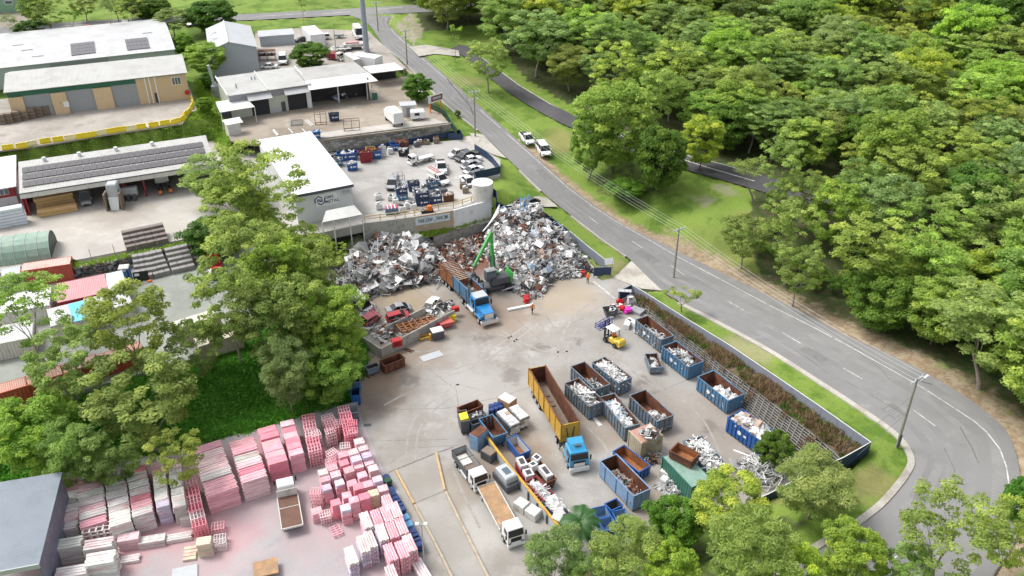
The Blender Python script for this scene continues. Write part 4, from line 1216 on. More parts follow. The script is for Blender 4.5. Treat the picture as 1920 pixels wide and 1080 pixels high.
for k in range(nb):
 H_ = ((hi[k].z - lo[k].z) + (hi[k + 1].z - lo[k + 1].z)) / 2
 nr = max(2,int(H_ / .24))
 for j in range(nr):
  f = (j + .5) / nr
  p = lo[k].lerp(hi[k],f); q = lo[k + 1].lerp(hi[k + 1],f)
  if cnt < 290:
   dd = q - p
   u = dd.normalized(); up = (hi[k] - lo[k]).normalized(); nn = u.cross(up).normalized()
   if nn.y > 0: nn = -nn
   MB().frame(p + u * .08 - t.location,dd - u * .16,nn * .12,up * .1).build('stretcher',CRIB,t)
   cnt += 1
 for f in (0,.5):
  p = lo[k].lerp(lo[k + 1],f); q = hi[k].lerp(hi[k + 1],f)
  up = (q - p); u = (lo[k + 1] - lo[k]).normalized(); nn = u.cross(up.normalized()).normalized()
  if nn.y > 0: nn = -nn
  MB().frame(p + nn * .02 - t.location,u * .09,nn * .18,up).build('header',CRIB,t)
def scatter_stems(name,pts,n_per,hmin,hmax,m,seed,w=.03,lean=.5,kind='stuff'):
 g = np.random.default_rng(seed)
 P0 = np.array([[p.x,p.y,p.z] for p in pts])
 base = np.repeat(P0,n_per,0) + g.normal(size=(len(P0) * n_per,3)) * np.array([.3,.3,0])
 N = len(base)
 h = g.uniform(hmin,hmax,N)
 dr_ = g.normal(size=(N,3)) * lean; dr_[:,2] = 1; dr_ /= np.linalg.norm(dr_,axis=1,keepdims=True)
 sd = g.normal(size=(N,3)); sd[:,2] *= .2; sd /= np.linalg.norm(sd,axis=1,keepdims=True)
 tip = base + dr_ * h[:,None]
 ww = (w * g.uniform(.7,1.6,N))[:,None]
 mid = base + dr_ * (h * .55)[:,None]
 v = np.stack([base - sd * ww * .4,mid - sd * ww,tip,mid + sd * ww],1).reshape(-1,3)
 me = np_mesh(name,v,np.arange(N * 4).reshape(N,4))
 q = me.attributes.new('tint','FLOAT','POINT'); q.data.foreach_set('value',np.repeat(g.uniform(0,1,N),4).astype(np.float32))
 q = me.attributes.new('young','FLOAT','POINT'); q.data.foreach_set('value',np.repeat(g.uniform(0,1,N) ** 3 * .6,4).astype(np.float32))
 me.materials.append(m)
 o = bpy.data.objects.new(name,me); COL.objects.link(o); o['kind'] = kind
 return o
def simple_leaf(name,a,b,c):
 m = bpy.data.materials.new(name); m.use_nodes = True
 n,l = m.node_tree.nodes,m.node_tree.links
 at = n.new('ShaderNodeAttribute'); at.attribute_name = 'tint'
 ay = n.new('ShaderNodeAttribute'); ay.attribute_name = 'young'
 m1 = n.new('ShaderNodeMix'); m1.data_type = 'RGBA'; m1.inputs[6].default_value = (*a,1); m1.inputs[7].default_value = (*b,1)
 m2 = n.new('ShaderNodeMix'); m2.data_type = 'RGBA'; m2.inputs[7].default_value = (*c,1)
 l.new(at.outputs['Fac'],m1.inputs['Factor']); l.new(m1.outputs[2],m2.inputs[6]); l.new(ay.outputs['Fac'],m2.inputs['Factor'])
 bs = n['Principled BSDF']; bs.inputs['Roughness'].default_value = .8; l.new(m2.outputs[2],bs.inputs['Base Color'])
 tr = n.new('ShaderNodeBsdfTranslucent'); l.new(m2.outputs[2],tr.inputs['Color'])
 ms = n.new('ShaderNodeMixShader'); ms.inputs[0].default_value = .3
 l.new(bs.outputs[0],ms.inputs[1]); l.new(tr.outputs[0],ms.inputs[2]); l.new(ms.outputs[0],n['Material Output'].inputs['Surface'])
 return m
DRY = simple_leaf('dry_stems',(.16,.095,.05),(.34,.235,.13),(.42,.32,.19))
WEED = simple_leaf('weed_leaves',(.05,.11,.016),(.12,.21,.03),(.25,.34,.05))
FERN = simple_leaf('ivy_leaves',(.07,.29,.028),(.17,.44,.045),(.28,.55,.06))
fb = crom([P(*q) for q in [(1190,548,.1),(1207,558,.2),(1279,606,.7),(1364,659,1.25),(1458,722,1.95),(1540,779,2.45),(1630,846,2.75)]],8)
pts = []
Lf = sum((b - a).length for a,b in zip(fb[:-1],fb[1:]))
for k in range(420):
 s = er.random()
 p = along(fb,Lf * s); q = along(cb,LB * s)
 f = er.uniform(.05,1.0) ** .8
 v = p.lerp(q,f)
 if f > .9 and er.random() < .6:
  v = along(cb,LB * s).lerp(along(ca,LA * s),er.uniform(0,.75))
 if er.random() < .35 + .65 * (math.sin(s * 31) > -.35): pts.append(v)
scatter_stems('dry_scrub',pts,34,.5,1.35,DRY,1,.045,.55)
pts2 = []
for k in range(150):
 s = er.random(); p = along(fb,Lf * s); q = along(cb,LB * s)
 pts2.append(p.lerp(q,er.uniform(.1,.95)))
scatter_stems('green_weeds',pts2,40,.3,1.0,WEED,2,.07,.7)
def area_pts(poly,n,seed,zf=None):
 r = random.Random(seed); xs = [p.x for p in poly]; ys = [p.y for p in poly]
 out = []
 pl = [(p.x,p.y) for p in poly]
 def inp(x,y):
  r_,j = False,len(pl) - 1
  for i in range(len(pl)):
   if (pl[i][1] > y) != (pl[j][1] > y) and x < (pl[j][0] - pl[i][0]) * (y - pl[i][1]) / (pl[j][1] - pl[i][1]) + pl[i][0]: r_ = not r_
   j = i
  return r_
 while len(out) < n:
  x,y = r.uniform(min(xs),max(xs)),r.uniform(min(ys),max(ys))
  if inp(x,y): out.append(Vector((x,y,zt(x,y))))
 return out
scatter_stems('ivy',area_pts([P(*q) for q in [(300,852,0),(480,808,0),(654,754,0),(690,690,0),(690,655,0),(640,600,1),(560,600,3),(432,655,4.6),(300,695,4.6)]],2600,3),26,.2,.55,FERN,3,.12,1.3)
scatter_stems('ivy',area_pts([P(*q) for q in [(-60,934,0),(90,894,0),(300,852,0),(300,695,4.6),(-60,790,4.6)]],1500,4),22,.2,.55,FERN,4,.12,1.3)
pts = []
for k in range(900):
 f = er.random(); q = P(300 + 355 * f,846 - 98 * f + er.uniform(-22,5),0); pts.append(q)
scatter_stems('ivy',pts,24,.2,.6,FERN,9,.12,1.2)
BANKG = simple_leaf('bank_grass',(.17,.32,.03),(.34,.52,.055),(.5,.62,.09))
_bl = [P(x,y,12) for x,y in ((-60,285),(0,279),(60,272),(130,259),(200,249),(270,237),(340,229))]
scatter_stems('bank_grass',area_pts([p + Vector((0,-.6,0)) for p in _bl] + [p - Vector((0,10.5,0)) for p in reversed(_bl)],1900,5),24,.15,.5,BANKG,5,.10,1.0)
scatter_stems('bank_grass',area_pts([P(*q) for q in [(346,228,12),(360,212,12),(374,205,12),(368,150,11.6),(398,150,11.4),(425,215,10),(436,262,8.6),(470,290,8),(400,285,8),(340,250,10)]],1100,15),24,.15,.5,BANKG,16,.10,1.0)
pts = []
for i in range(500):
 k = er.randrange(len(ba)); f = er.choice((er.uniform(0,.35),er.uniform(.62,.98)))
 v = ba[k].lerp(bc[k],f); v.z += .2; v.x += er.uniform(-.4,.4)
 if ba[k].x > -22: pts.append(v)
scatter_stems('bank_weeds',pts,26,.15,.5,BANKG,6,.08,1.0)
def rail(label,px,h,wd,m,z=0.0):
 w = [P(x,y,z + h) for x,y in px]
 t = line_thing('kerb_rail',label,'kerb rail',[w[0] - Vector((0,0,h))])
 for a,b in zip(w[:-1],w[1:]):
  d = b - a; hd = math.atan2(d.y,d.x)
  MB().bev(.01,d.length - .01,-wd / 2,wd / 2,-h,0,.03).build('beam',M[m],t,a - t.location,hd)
rail('tan-yellow kerb beam on the left side of the weighbridge',[(742,880),(776,943)],.3,.3,'tan')
rail('concrete kerb beam running down the left side of the weighbridge',[(777,945),(815,1015),(850,1085),(900,1180)],.3,.3,'tanconc')
rail('tan-yellow kerb beam on the right side of the weighbridge',[(818,848),(834,918)],.3,.3,'tan')
rail('concrete kerb beam running down the right side of the weighbridge',[(835,920),(875,1000),(920,1090),(960,1170)],.3,.3,'tanconc')
dk = [P(744,882,.02),P(818,850,.02),P(834,920,.02),P(965,1180,.02),P(895,1180,.02),P(775,945,.02)]
sheet_obj('weighbridge_deck',dk,[tuple(range(6))],ground_mat('deck_concrete',(.345,.33,.305),[((.31,.295,.27),.2,.45,.6)],grain=.07,fine=5,bump=.1,blobs=[blob(790,900,0,4,(.29,.265,.235),.7),blob(830,1010,0,4,(.31,.29,.26),.6)]))
for q in [[(776,944),(834,920)],[(742,880),(818,849)],[(728,886),(742,880)],[(818,849),(850,838)]]:
 joint(q,.03,.12)
w = [P(905,806,1.5),P(928,838,1.5),P(951,868,1.5),P(977,899,1.5),P(1010,940,1.5),P(1047,985,1.5),P(1075,1020,1.5)]
t = line_thing('partition_wall','long low wall with a yellow top beam between the parked trucks and the skips','wall',[w[0] - Vector((0,0,1.5))])
for a,b in zip(w[:-1],w[1:]):
 d = b - a; hd = math.atan2(d.y,d.x); n = max(1,round(d.length / 2.4))
 for k in range(n):
  MB().box(.02,d.length / n - .02,-.12,.12,-1.5,-.16).build('panel',M['lgrey'],t,a + d * (k / n) - t.location,hd)
  MB().box(-.09,.09,-.3,.2,-1.5,-.2).build('post',M['dgrey'],t,a + d * (k / n) - t.location,hd)
 MB().bev(-.02,d.length + .02,-.16,.16,-.155,.04,.03).build('beam',M['yellow'],t,a - t.location,hd)
prev = None
for i,(x,y,yt) in enumerate([(173,490,462),(217,481,465),(258,475,446),(297,465,440),(330,458,440)]):
 b_ = P(x,y,6.9)
 MBp = MB().tube((0,0,-.3),(0,0,2.2),.05,6)
 o = MBp.build('fence_post',M['grey'],None,b_)
 tag(o,['thin fence post nearest the red container on the shed yard edge','thin fence post over the puddle on the shed yard edge','thin fence post at the left end of the brown paver stack','thin fence post in front of the brown paver stack','thin fence post right of the brown paver stack'][i],'fence post')
w = [P(140,498,6.9),P(200,487,6.9),P(300,466,6.9),P(440,437,6.9)]
t = line_thing('rubble_kerb','dark weedy rubble edging between the pale shed yard and the container yard','edging',[w[0] - Vector((0,0,1.9))])
mb = MB()
for a,b in zip(w[:-1],w[1:]):
 d = b - a
 for k in range(int(d.length / .45)):
  p = a + d.normalized() * k * .45 - t.location
  for j in range(3):
   mb.m = er.choice((0,1,2))
   mb.cbox((p.x + er.uniform(-.2,.2),p.y + er.uniform(-.9,.1),p.z - .3 - j * .55 + er.uniform(-.15,.15)),(er.uniform(.3,.8),er.uniform(.3,.6),er.uniform(.3,.6)),er.uniform(0,3),er.uniform(-.3,.3))
mb.build('rubble',[M['oldwood'],M['grey'],M['dgrey']],t,kind='stuff')
pts = []
for k in range(260):
 s = er.random(); p = along(w,sum((b - a).length for a,b in zip(w[:-1],w[1:])) * s)
 pts.append(p + Vector((er.uniform(-.3,.3),er.uniform(-.6,.6),-.05)))
scatter_stems('edge_weeds',pts,18,.1,.45,BANKG,8,.07,1.0)
def power_pole(label,base,h,arm_rz,timber=True,lamp=False,arms=1):
 t = thing('power_pole',label,'power pole',base,0)
 MB().tube((0,0,-.5),(0,0,h),.19,10,.13).build('pole',M['polewood'] if timber else M['galv'],t)
 c,s = math.cos(arm_rz),math.sin(arm_rz)
 tips = []
 for j in range(arms):
  z = h - .25 - j * 1.6
  L = 1.25 if j == 0 else .8
  MB().frame(Vector((-c * L - s * .08,-s * L + c * .08,z - .08)),(2 * L * c,2 * L * s,0),(s * .14,-c * .14,0),(0,0,.17)).build('crossarm',M['lgrey'],t)
  for f in (-.95,-.35,.35,.95):
   q = Vector((c * L * f,s * L * f,z + .1))
   MB().tube(q,q + Vector((0,0,.28)),.05,6).build('insulator',M['white'],t)
   if j == 0: tips.append(base + q + Vector((0,0,.26)))
 if lamp:
  la = MB().tube((0,0,h - 1.0),(2.0 * c,2.0 * s,h - .75),.05,6).build('lamp_arm',M['galv'],t)
  MB().bev(-.4,.4,-.14,.14,-.05,.12,.06).build('lamp_head',M['gloss_white'],t,(2.3 * c,2.3 * s,h - .78),arm_rz)
 return t,tips
def wires(label,A,B,sag):
 for i,(a,b) in enumerate(zip(A,B)):
  pts = []
  for k in range(17):
   f = k / 16
   p = a.lerp(b,f); p.z -= sag * 4 * f * (1 - f); pts.append(p - a)
  o = MB().path(pts,.015,4).build('power_line',M['wire'],None,a)
  tag(o,label[i],'power line')
pb = on(1681,839)
hA = 10.6
pA,tA = power_pole('timber power pole with lamp arm at the inside of the road bend',pb,hA,R(38),lamp=True)
MB().box(-.16,.16,-.3,-.17,.3,2.2).build('cable_guard',M['dgrey'],pA)
pb = on(1263,520); pB,tB = power_pole('grey power pole beside the scrap yard entrance',pb,9.4,R(30))
pb = on(891,256); pC,tC = power_pole('power pole on the verge above the upper yard driveway',pb,10.2,R(18),arms=2)
pb = on(764,126); pD,tD = power_pole('power pole beside the carport on the upper road',pb,9.5,R(18),arms=2)
pb = on(709,58); pE,tE = power_pole('far power pole near the road junction',pb,8.0,R(10))
ordn = ['outer','second','third','inner']
wires([f'{o} power line from the bend pole to the entrance pole' for o in ordn],tA,tB,.9)
wires([f'{o} power line from the entrance pole to the driveway pole' for o in ordn],tB,tC,1.2)
wires([f'{o} power line from the driveway pole to the carport pole' for o in ordn],tC,tD,.9)
wires([f'{o} power line from the carport pole to the junction pole' for o in ordn],tD,tE,.8)
for i,(x,y,z) in enumerate([(1640,800,6.2),(1655,806,4.2)]):
 a = pA.location + Vector((0,0,8 - 2.5 * i)); b = P(1560 + 20 * i,860 + 18 * i,2.6)
 o = MB().path([Vector((0,0,0)),b - a],.02,4).build('stay_wire',M['dgrey'],None,a)
 tag(o,['upper stay wire of the bend pole','lower stay wire of the bend pole'][i],'stay wire')
mpx = on(687.5,99)
t = thing('monopole','tall thick grey steel mast rising out of the top of the picture','mast',mpx)
MB().tube((0,0,-.5),(0,0,26),.78,14,.55).build('mast',mat('mast_grey',(.30,.34,.39),.45,var=.05),t)
MB().tube((0,0,-.3),(0,0,.4),1.2,14).build('footing',M['concrete'],t)
t = thing('light_pole','slim yard light pole between the pink stacks and the weighbridge','light pole',P(796,1062,0))
hl = 6.4
MB().tube((0,0,-.2),(0,0,hl),.09,8,.06).build('pole',M['galv'],t)
MB().box(-.5,.5,-.05,.05,hl - .05,hl + .05).build('lamp_bar',M['galv'],t)
for x in (-.45,.45):
 MB().bev(x - .2,x + .2,-.2,.2,hl + .06,hl + .22,.06).build('lamp',M['gloss_white'],t)
sp = [P(807,208,9.9),P(827,204,9.6)]
d = sp[1] - sp[0]
t = thing('sign','white sign board on two orange legs beside the upper road','sign',sp[0],math.atan2(d.y,d.x))
L = math.hypot(d.x,d.y)
for x in (0,L):
 MB().box(x - .09,x + .09,-.09,.09,-.6,3.4).build('leg',M['orange'],t)
brd = MB().box(-.5,L + .5,-.16,-.1,1.7,3.5).build('board',M['gloss_white'],t)
MB().box(.25,L + .4,-.175,-.162,2.0,3.2).build('red_band',mat('sign_red',(.24,.05,.07),.5),brd)
MB().box(.7,L,-.19,-.177,2.35,2.9).build('pale_band',M['lgrey'],brd)
t = thing('sign','small tilted white sign behind the navy swing gate','sign',P(1141,506,.6))
MB().cbox((0,0,1.7),(1.6,.05,1.1),.3,0,-.5).build('board',M['gloss_white'],t)
for x in (-.6,.6): MB().tube((x,0,0),(x,0,1.7),.05,6).build('leg',M['grey'],t)
# ================================================================ skip bins, containers, loads, scrap heaps
br = random.Random(21)
SCRAP = dict(
 w=mat('scrap_white',(.68,.68,.67),.5,var=.15,scale=1.5,dirt=(.36,.33,.3),dirt_amt=.2),
 s=mat('scrap_silver',(.55,.55,.55),.38,.2,var=.2,scale=1.5),
 g=mat('scrap_grey',(.27,.27,.27),.55,var=.25,scale=1.5),
 k=mat('scrap_dark',(.055,.055,.058),.6,var=.3,scale=1.5),
 r=mat('scrap_rust',(.20,.085,.05),.85,var=.35,scale=1.5),
 b=mat('scrap_pale_blue',(.38,.50,.60),.5,var=.12),
 e=mat('scrap_red',(.42,.03,.04),.5,var=.15),
 t=mat('scrap_tan',(.42,.30,.23),.7,var=.2),
)
SK = list(SCRAP.keys())
def piece(mb,r,c,kind,s):
 """one scrap piece in the builder"""
 c = Vector(c)
 rx,ry,rz = r.uniform(-.9,.9),r.uniform(-.9,.9),r.uniform(0,6.28)
 if kind == 'sheet':      # bent sheet
  m = Matrix.Rotation(rz,3,'Z') @ Matrix.Rotation(ry,3,'Y') @ Matrix.Rotation(rx,3,'X')
  w,l = s * r.uniform(.5,1.0),s * r.uniform(.8,1.6)
  bnd = r.uniform(-.25,.25) * s
  pts = [Vector((-l,-w,0)),Vector((-l,w,r.uniform(-.1,.1) * s)),Vector((0,w,bnd)),Vector((0,-w,bnd * r.uniform(.4,1.2))),Vector((l,-w,r.uniform(-.2,.2) * s)),Vector((l,w * r.uniform(.5,1),0))]
  lo = [c + m @ (p * .5) for p in pts]; hi = [q + m @ Vector((0,0,.03)) for q in lo]
  mb.add(lo + hi,[(0,1,2,3),(3,2,5,4),(6,9,8,7),(9,10,11,8),(0,3,9,6),(3,4,10,9),(4,5,11,10),(5,2,8,11),(2,1,7,8),(1,0,6,7)])
 elif kind == 'box':
  mb.cbox(c,(s * r.uniform(.6,1.1),s * r.uniform(.5,.9),s * r.uniform(.35,.8)),rz,ry,rx)
 elif kind == 'bar':
  d = Vector((math.cos(rz),math.sin(rz),r.uniform(-.45,.45))).normalized() * s * r.uniform(1.2,3.2)
  u = d.normalized().orthogonal() * r.uniform(.05,.14); v = d.normalized().cross(u.normalized()) * r.uniform(.04,.09)
  mb.frame(c - d / 2,d,u,v)
 elif kind == 'pipe':
  d = Vector((math.cos(rz),math.sin(rz),r.uniform(-.4,.4))).normalized() * s * r.uniform(.8,2.2)
  mb.tube(c - d / 2,c + d / 2,r.uniform(.05,.16),6)
 elif kind == 'frame':    # open rectangular frame
  m = Matrix.Rotation(rz,3,'Z') @ Matrix.Rotation(ry,3,'Y') @ Matrix.Rotation(rx,3,'X')
  a,b = s * r.uniform(.6,1.1),s * r.uniform(.4,.8)
  k = .07
  for (x0,y0,x1,y1) in ((-a,-b,a,-b + k),(-a,b - k,a,b),(-a,-b,-a + k,b),(a - k,-b,a,b)):
   mb.frame(c + m @ Vector((x0,y0,0)),m @ Vector((x1 - x0,0,0)),m @ Vector((0,y1 - y0,0)),m @ Vector((0,0,.06)))
def load(label,parent_loc,rz,L,W,z0,z1,mix,kinds,seed,n=None,group=None,name='scrap_load',size=(.35,.8),slope=None,fill=1.0,xr=(-.5,.5)):
 """a heap of loose scrap lying in a bin: nobody could count it"""
 r = random.Random(seed)
 mb = MB()
 nx,ny = 10,5
 x0,x1 = L * xr[0],L * xr[1]
 def hz(u,v):
  k = math.sin(math.pi * min(max(u * .9 + .05,0),1)) ** .6 * (.75 + .25 * math.sin(math.pi * v))
  if slope: k *= (1 - slope) + slope * u
  return z0 + (z1 - z0) * k * (.8 + .2 * math.sin(u * 9 + seed) * math.cos(v * 5 + seed))
 vs = [(x0 + (x1 - x0) * i / nx,-W / 2 + W * j / ny,hz(i / nx,j / ny) - .15) for j in range(ny + 1) for i in range(nx + 1)]
 mb.m = 0
 mb.add(vs,[(j * (nx + 1) + i,j * (nx + 1) + i + 1,(j + 1) * (nx + 1) + i + 1,(j + 1) * (nx + 1) + i) for j in range(ny) for i in range(nx)])
 for k in range(n or int(L * W * 14)):
  u,v = r.random(),r.random()
  mb.m = 1 + r.randrange(len(mix))
  s = r.uniform(*size)
  hw = max(.1,W / 2 - s * .35)
  piece(mb,r,(max(x0 + s * .4,min(x1 - s * .4,x0 + (x1 - x0) * u)),(v * 2 - 1) * hw,hz(u,v) + r.uniform(-.1,.15)),r.choice(kinds),s)
 o = mb.build(name,[SCRAP['g']] + [SCRAP[q] for q in mix],None,parent_loc,rz,kind='stuff')
 return o
def skip(name,label,A,B,C,h,paint,inner='rust',ribs=9,z=0.0,cat='skip bin',group='hook lift bins standing in the yard',logo=False,taper=0.0,floor_m=None,endrib=True,logo_side=-1,wall=.07):
 """open bin given by three rim corners in pixels (A-B long edge nearest the viewer)"""
 cen,rz,L,W = rect(A,B,C,z + h)
 t = thing(name,label,cat,Vector((cen.x,cen.y,z)),rz,group)
 b = .22
 l,w,k = L / 2,W / 2,wall
 tl,tw = l - taper,w - (taper * .3)
 mo = MB()
 def ring(hl,hw,zz): return [(-hl,-hw,zz),(hl,-hw,zz),(hl,hw,zz),(-hl,hw,zz)]
 mo.loft([ring(tl,tw,b),ring(l,w,h)],cap=False)
 mo.build('side_wall',M[paint],t)
 mi = MB()
 a,c = ring(tl - k,tw - k,b + .06),ring(l - k,w - k,h)
 mi.loft([a,c],cap=False)
 mi.build('inner_wall',M[inner],t)
 mf = MB(); mf.loft([ring(tl - .01,tw - .01,b - .06),ring(tl - .01,tw - .01,b + .055)]); mf.build('floor',M[floor_m or inner],t)
 rm = MB()
 e = .06
 rm.box(-l - e,l + e,-w - e,-w + k,h,h + .09); rm2 = MB(); rm2.box(-l - e,l + e,w - k,w + e,h,h + .09)
 rm.build('rim',M[paint],t); rm2.build('rim',M[paint],t)
 for s in (-1,1):
  MB().box(s * l - (e if s < 0 else k),s * l + (k if s < 0 else e),-w + k,w - k,h,h + .085).build('rim',M[paint],t)
 if ribs:
  first = None
  for side in (-1,1):
   for q in range(ribs):
    x = -l + (q + .5) * L / ribs
    if first is None:
     rb_ = MB(); rb_.loft([[(-.05,-.0,b),(.05,-.0,b),(.05,-.10,b),(-.05,-.10,b)],[(-.05,0 - (w - tw),h - .01),(.05,-(w - tw),h - .01),(.05,-.09 - (w - tw),h - .01),(-.05,-.09 - (w - tw),h - .01)]])
     first = rb_.build('rib',M[paint],t,(x,-tw,0))
    else:
     again(first,'rib',t,(x * (1 if side < 0 else 1),side * tw,0),(0,0,0 if side < 0 else math.pi))
  if endrib:
   for f in (-.3,0,.3):
    for s in (-1,1):
     again(first,'rib',t,(s * (l + .0) - s * taper,W * f,0),(0,0,math.pi / 2 * (1 if s > 0 else -1)))
 for s in (-1,1):
  MB().box(-l + .05,l - .05,s * .5 * W * .5 - .1,s * .5 * W * .5 + .1,0,b - .07).build('runner',M['dgrey'],t)
 if logo:
  MB().tube((-.1 * L,logo_side * (w + .12),h * .62),(-.1 * L,logo_side * (w + .105),h * .62),.32,14).build('emblem',M['gloss_white'],t)
  MB().box(.02 * L,.10 * L,logo_side * (w + .12) - .01,logo_side * (w + .12) + .005,h * .55,h * .68).build('lettering',M['gloss_white'],t)
 return t,L,W
ALU = ['w','w','w','s','s','g','k']
KALL = ['sheet','sheet','bar','box','pipe','frame']
def loaded(t,L,W,label,z0,z1,mix=ALU,kinds=KALL,seed=1,**kw):
 return load(label,t.location.copy(),t.rotation_euler.z,L - .3,W - .3,z0,z1,mix,kinds,seed,**kw)
t,L,W = skip('skip_bin','grey-blue hook bin by the dry grass bank, holding white frames, nearest the forklift',(1191,600),(1239,638),(1259,626),2.3,'dullblue',logo=True)
loaded(t,L,W,'',.3,1.3,['w','w','s'],['frame','bar','bar'],2,n=60,size=(.6,1.2))
t,L,W = skip('skip_bin','bright blue hook bin with mixed white and black scrap, second along the grass bank',(1241,650),(1291,689),(1315,675),2.3,'bluebin',logo=True)
loaded(t,L,W,'',.8,2.3,['w','w','s','k','g'],KALL,3)
t,L,W = skip('skip_bin','blue hook bin half filled with white bags, third along the grass bank',(1308,707),(1365,752),(1391,735),2.3,'bluebin',logo=True)
loaded(t,L,W,'',.4,1.6,['w','w','w','s'],['box','sheet'],4,n=50,size=(.7,1.4),xr=(-.25,.5))
t,L,W = skip('skip_bin','royal blue hook bin heaped with pale panels, nearest the crib wall end',(1364,783),(1428,829),(1450,808),2.4,'royal',logo=True)
loaded(t,L,W,'',1.6,3.0,['w','w','t','s'],['sheet','box','pipe'],5,n=120,size=(.5,1.3))
t,L,W = skip('skip_bin','small rust-walled skip with pale sheet inside, beside the second blue bin',(1209,664),(1219,690),(1241,685),1.2,'dullblue',ribs=0,group=None)
loaded(t,L,W,'',.4,.9,['w','w','s','k'],['sheet','box'],6,n=24)
t,L,W = skip('skip_bin','grey-blue bin filled level with white strips, back right of the middle group',(1110,680),(1160,719),(1185,708),2.3,'dullblue')
loaded(t,L,W,'',1.5,2.4,['w','w','w','w','s'],['bar','bar','sheet'],7,n=240)
t,L,W = skip('skip_bin','teal-grey bin with loose pipes at one end, back left of the middle group',(1070,688),(1117,731),(1141,718),2.3,'dullblue')
loaded(t,L,W,'',.3,1.7,['w','s','g','k'],['bar','frame','pipe'],8,n=110,xr=(-.1,.5))
t,L,W = skip('skip_bin','grey-green bin heaped with tangled white rods, left of the middle group',(1059,719),(1105,763),(1130,750),2.3,'dullblue')
loaded(t,L,W,'',1.1,2.4,['w','s','g','w'],['bar','bar','sheet','pipe'],9,n=200)
t,L,W = skip('skip_bin','blue-grey bin holding pale blue sheets and white scrap, front left of the middle group',(1125,745),(1172,803),(1198,792),2.3,'dullblue')
loaded(t,L,W,'',.9,2.2,['w','w','s','b','w'],['sheet','box','bar'],10)
t,L,W = skip('skip_bin','pale blue bin with rusty interior and a little scrap, front right of the middle group',(1180,742),(1232,791),(1262,778),2.3,'dullblue')
loaded(t,L,W,'',.3,1.6,['w','w','s','g'],['sheet','bar','box'],11,n=90,xr=(-.05,.5))
t,L,W = skip('skip_bin','pale blue open bin with rusty pipes inside, in front of the empty bin',(1125,865),(1188,931),(1219,916),2.5,'paleblue',ribs=3)
loaded(t,L,W,'',.5,1.5,['r','r','k','g','t'],['pipe','pipe','bar','box'],12,n=130,xr=(-.4,.48))
t,L,W = skip('skip_bin','empty pale-rimmed blue bin with orange rust floor behind the rusty pipes',(1149,847),(1198,886),(1222,875),1.6,'royal',ribs=4,inner='rustlight',floor_m='rustlight')
t,L,W = skip('skip_bin','dark long bin overflowing with white extrusions beside the green container',(1281,827),(1331,889),(1364,874),2.3,'dullblue')
loaded(t,L,W,'',1.5,2.9,['w','w','w','w','s'],['bar','bar','sheet'],13,n=300,size=(.4,.9))
t,L,W = skip('skip_bin','grey-rimmed small blue skip open beside the palm, upper of the cluster',(1134,945),(1146,958),(1169,949),1.6,'royal',ribs=0,inner='dgrey',group=None)
for lab,A,B,C in [('left navy-walled skip of the empty cluster by the palm',(1110,954),(1120,973),(1142,962)),('front navy-walled skip of the empty cluster by the palm',(1121,975),(1133,997),(1156,985)),('right navy-walled skip of the empty cluster by the palm',(1147,960),(1158,980),(1178,966))]:
 skip('skip_bin',lab,A,B,C,1.5,'royal',ribs=0,inner='paleblue',group='empty blue skips by the palm')
def container(label,A,B,C,h,m,z=0.0,group=None,roof=None,name='shipping_container',doors=True):
 cen,rz,L,W = rect(A,B,C,z + h)
 t = thing(name,label,'container',Vector((cen.x,cen.y,z)),rz,group)
 l,w = L / 2,W / 2
 MB().box(-l,l,-w,w,.12,h - .03).build('wall',m if not isinstance(m,str) else M[m],t)
 MB().box(-l + .03,l - .03,-w + .03,w - .03,h - .028,h + .01).build('roof',roof or (M[m] if isinstance(m,str) else m),t)
 for x in (-l,l):
  for y in (-w,w):
   MB().box(x - .09,x + .09,y - .09,y + .09,0,h + .02).build('corner_post',m if not isinstance(m,str) else M[m],t)
 for y in (-w,w):
  MB().box(-l + .1,l - .1,y - .06,y + .06,h - .14,h + .02).build('top_rail',m if not isinstance(m,str) else M[m],t)
  MB().box(-l + .1,l - .1,y - .06,y + .06,.05,.22).build('bottom_rail',m if not isinstance(m,str) else M[m],t)
 n = max(6,int(L / .45)); f = None
 for y in (-1,1):
  for k in range(n):
   x = -l + .15 + (L - .3) * (k + .5) / n
   if f is None:
    f = MB().loft([[(-.13,0,.22),(.13,0,.22),(.06,-.045,.22),(-.06,-.045,.22)],[(-.13,0,h - .14),(.13,0,h - .14),(.06,-.045,h - .14),(-.06,-.045,h - .14)]]).build('corrugation',m if not isinstance(m,str) else M[m],t,(x,-w,0))
   else:
    again(f,'corrugation',t,(x,y * w,0),(0,0,0 if y < 0 else math.pi))
 if doors:
  for s in (-1,1):
   MB().box(l + .005,l + .05,s * w * .5 - w * .44,s * w * .5 + w * .44,.2,h - .16).build('door',m if not isinstance(m,str) else M[m],t)
   MB().tube((l + .09,s * w * .3,.2),(l + .09,s * w * .3,h - .16),.025,5).build('lock_bar',M['grey'],t)
 return t,L,W
t,L,W = container('green shipping container with a rusty open tub on its roof',(1243,857),(1297,914),(1330,895),2.6,'greenbox',roof=mat('green_roof',(.20,.33,.27),.5,var=.1,dirt=(.33,.40,.36),dirt_amt=.35,stripes=('X',.9)))
skip('rusty_tub','rusty orange open tub sitting on the green container roof',(1255,846),(1296,867),(1300,845),1.15,'rust',inner='rustlight',ribs=0,z=2.62,group=None,cat='tub',wall=.1)
t,L,W = container('short cream container with pink-rust roof and scrap on top',(1180,808),(1203,831),(1241,815),2.7,mat('cream_container',(.46,.41,.29),.6,var=.1,dirt=(.26,.14,.08),dirt_amt=.28,stripes=('X',.6)),roof=ROOF['salmon'])
mb = MB(); r_ = random.Random(3)
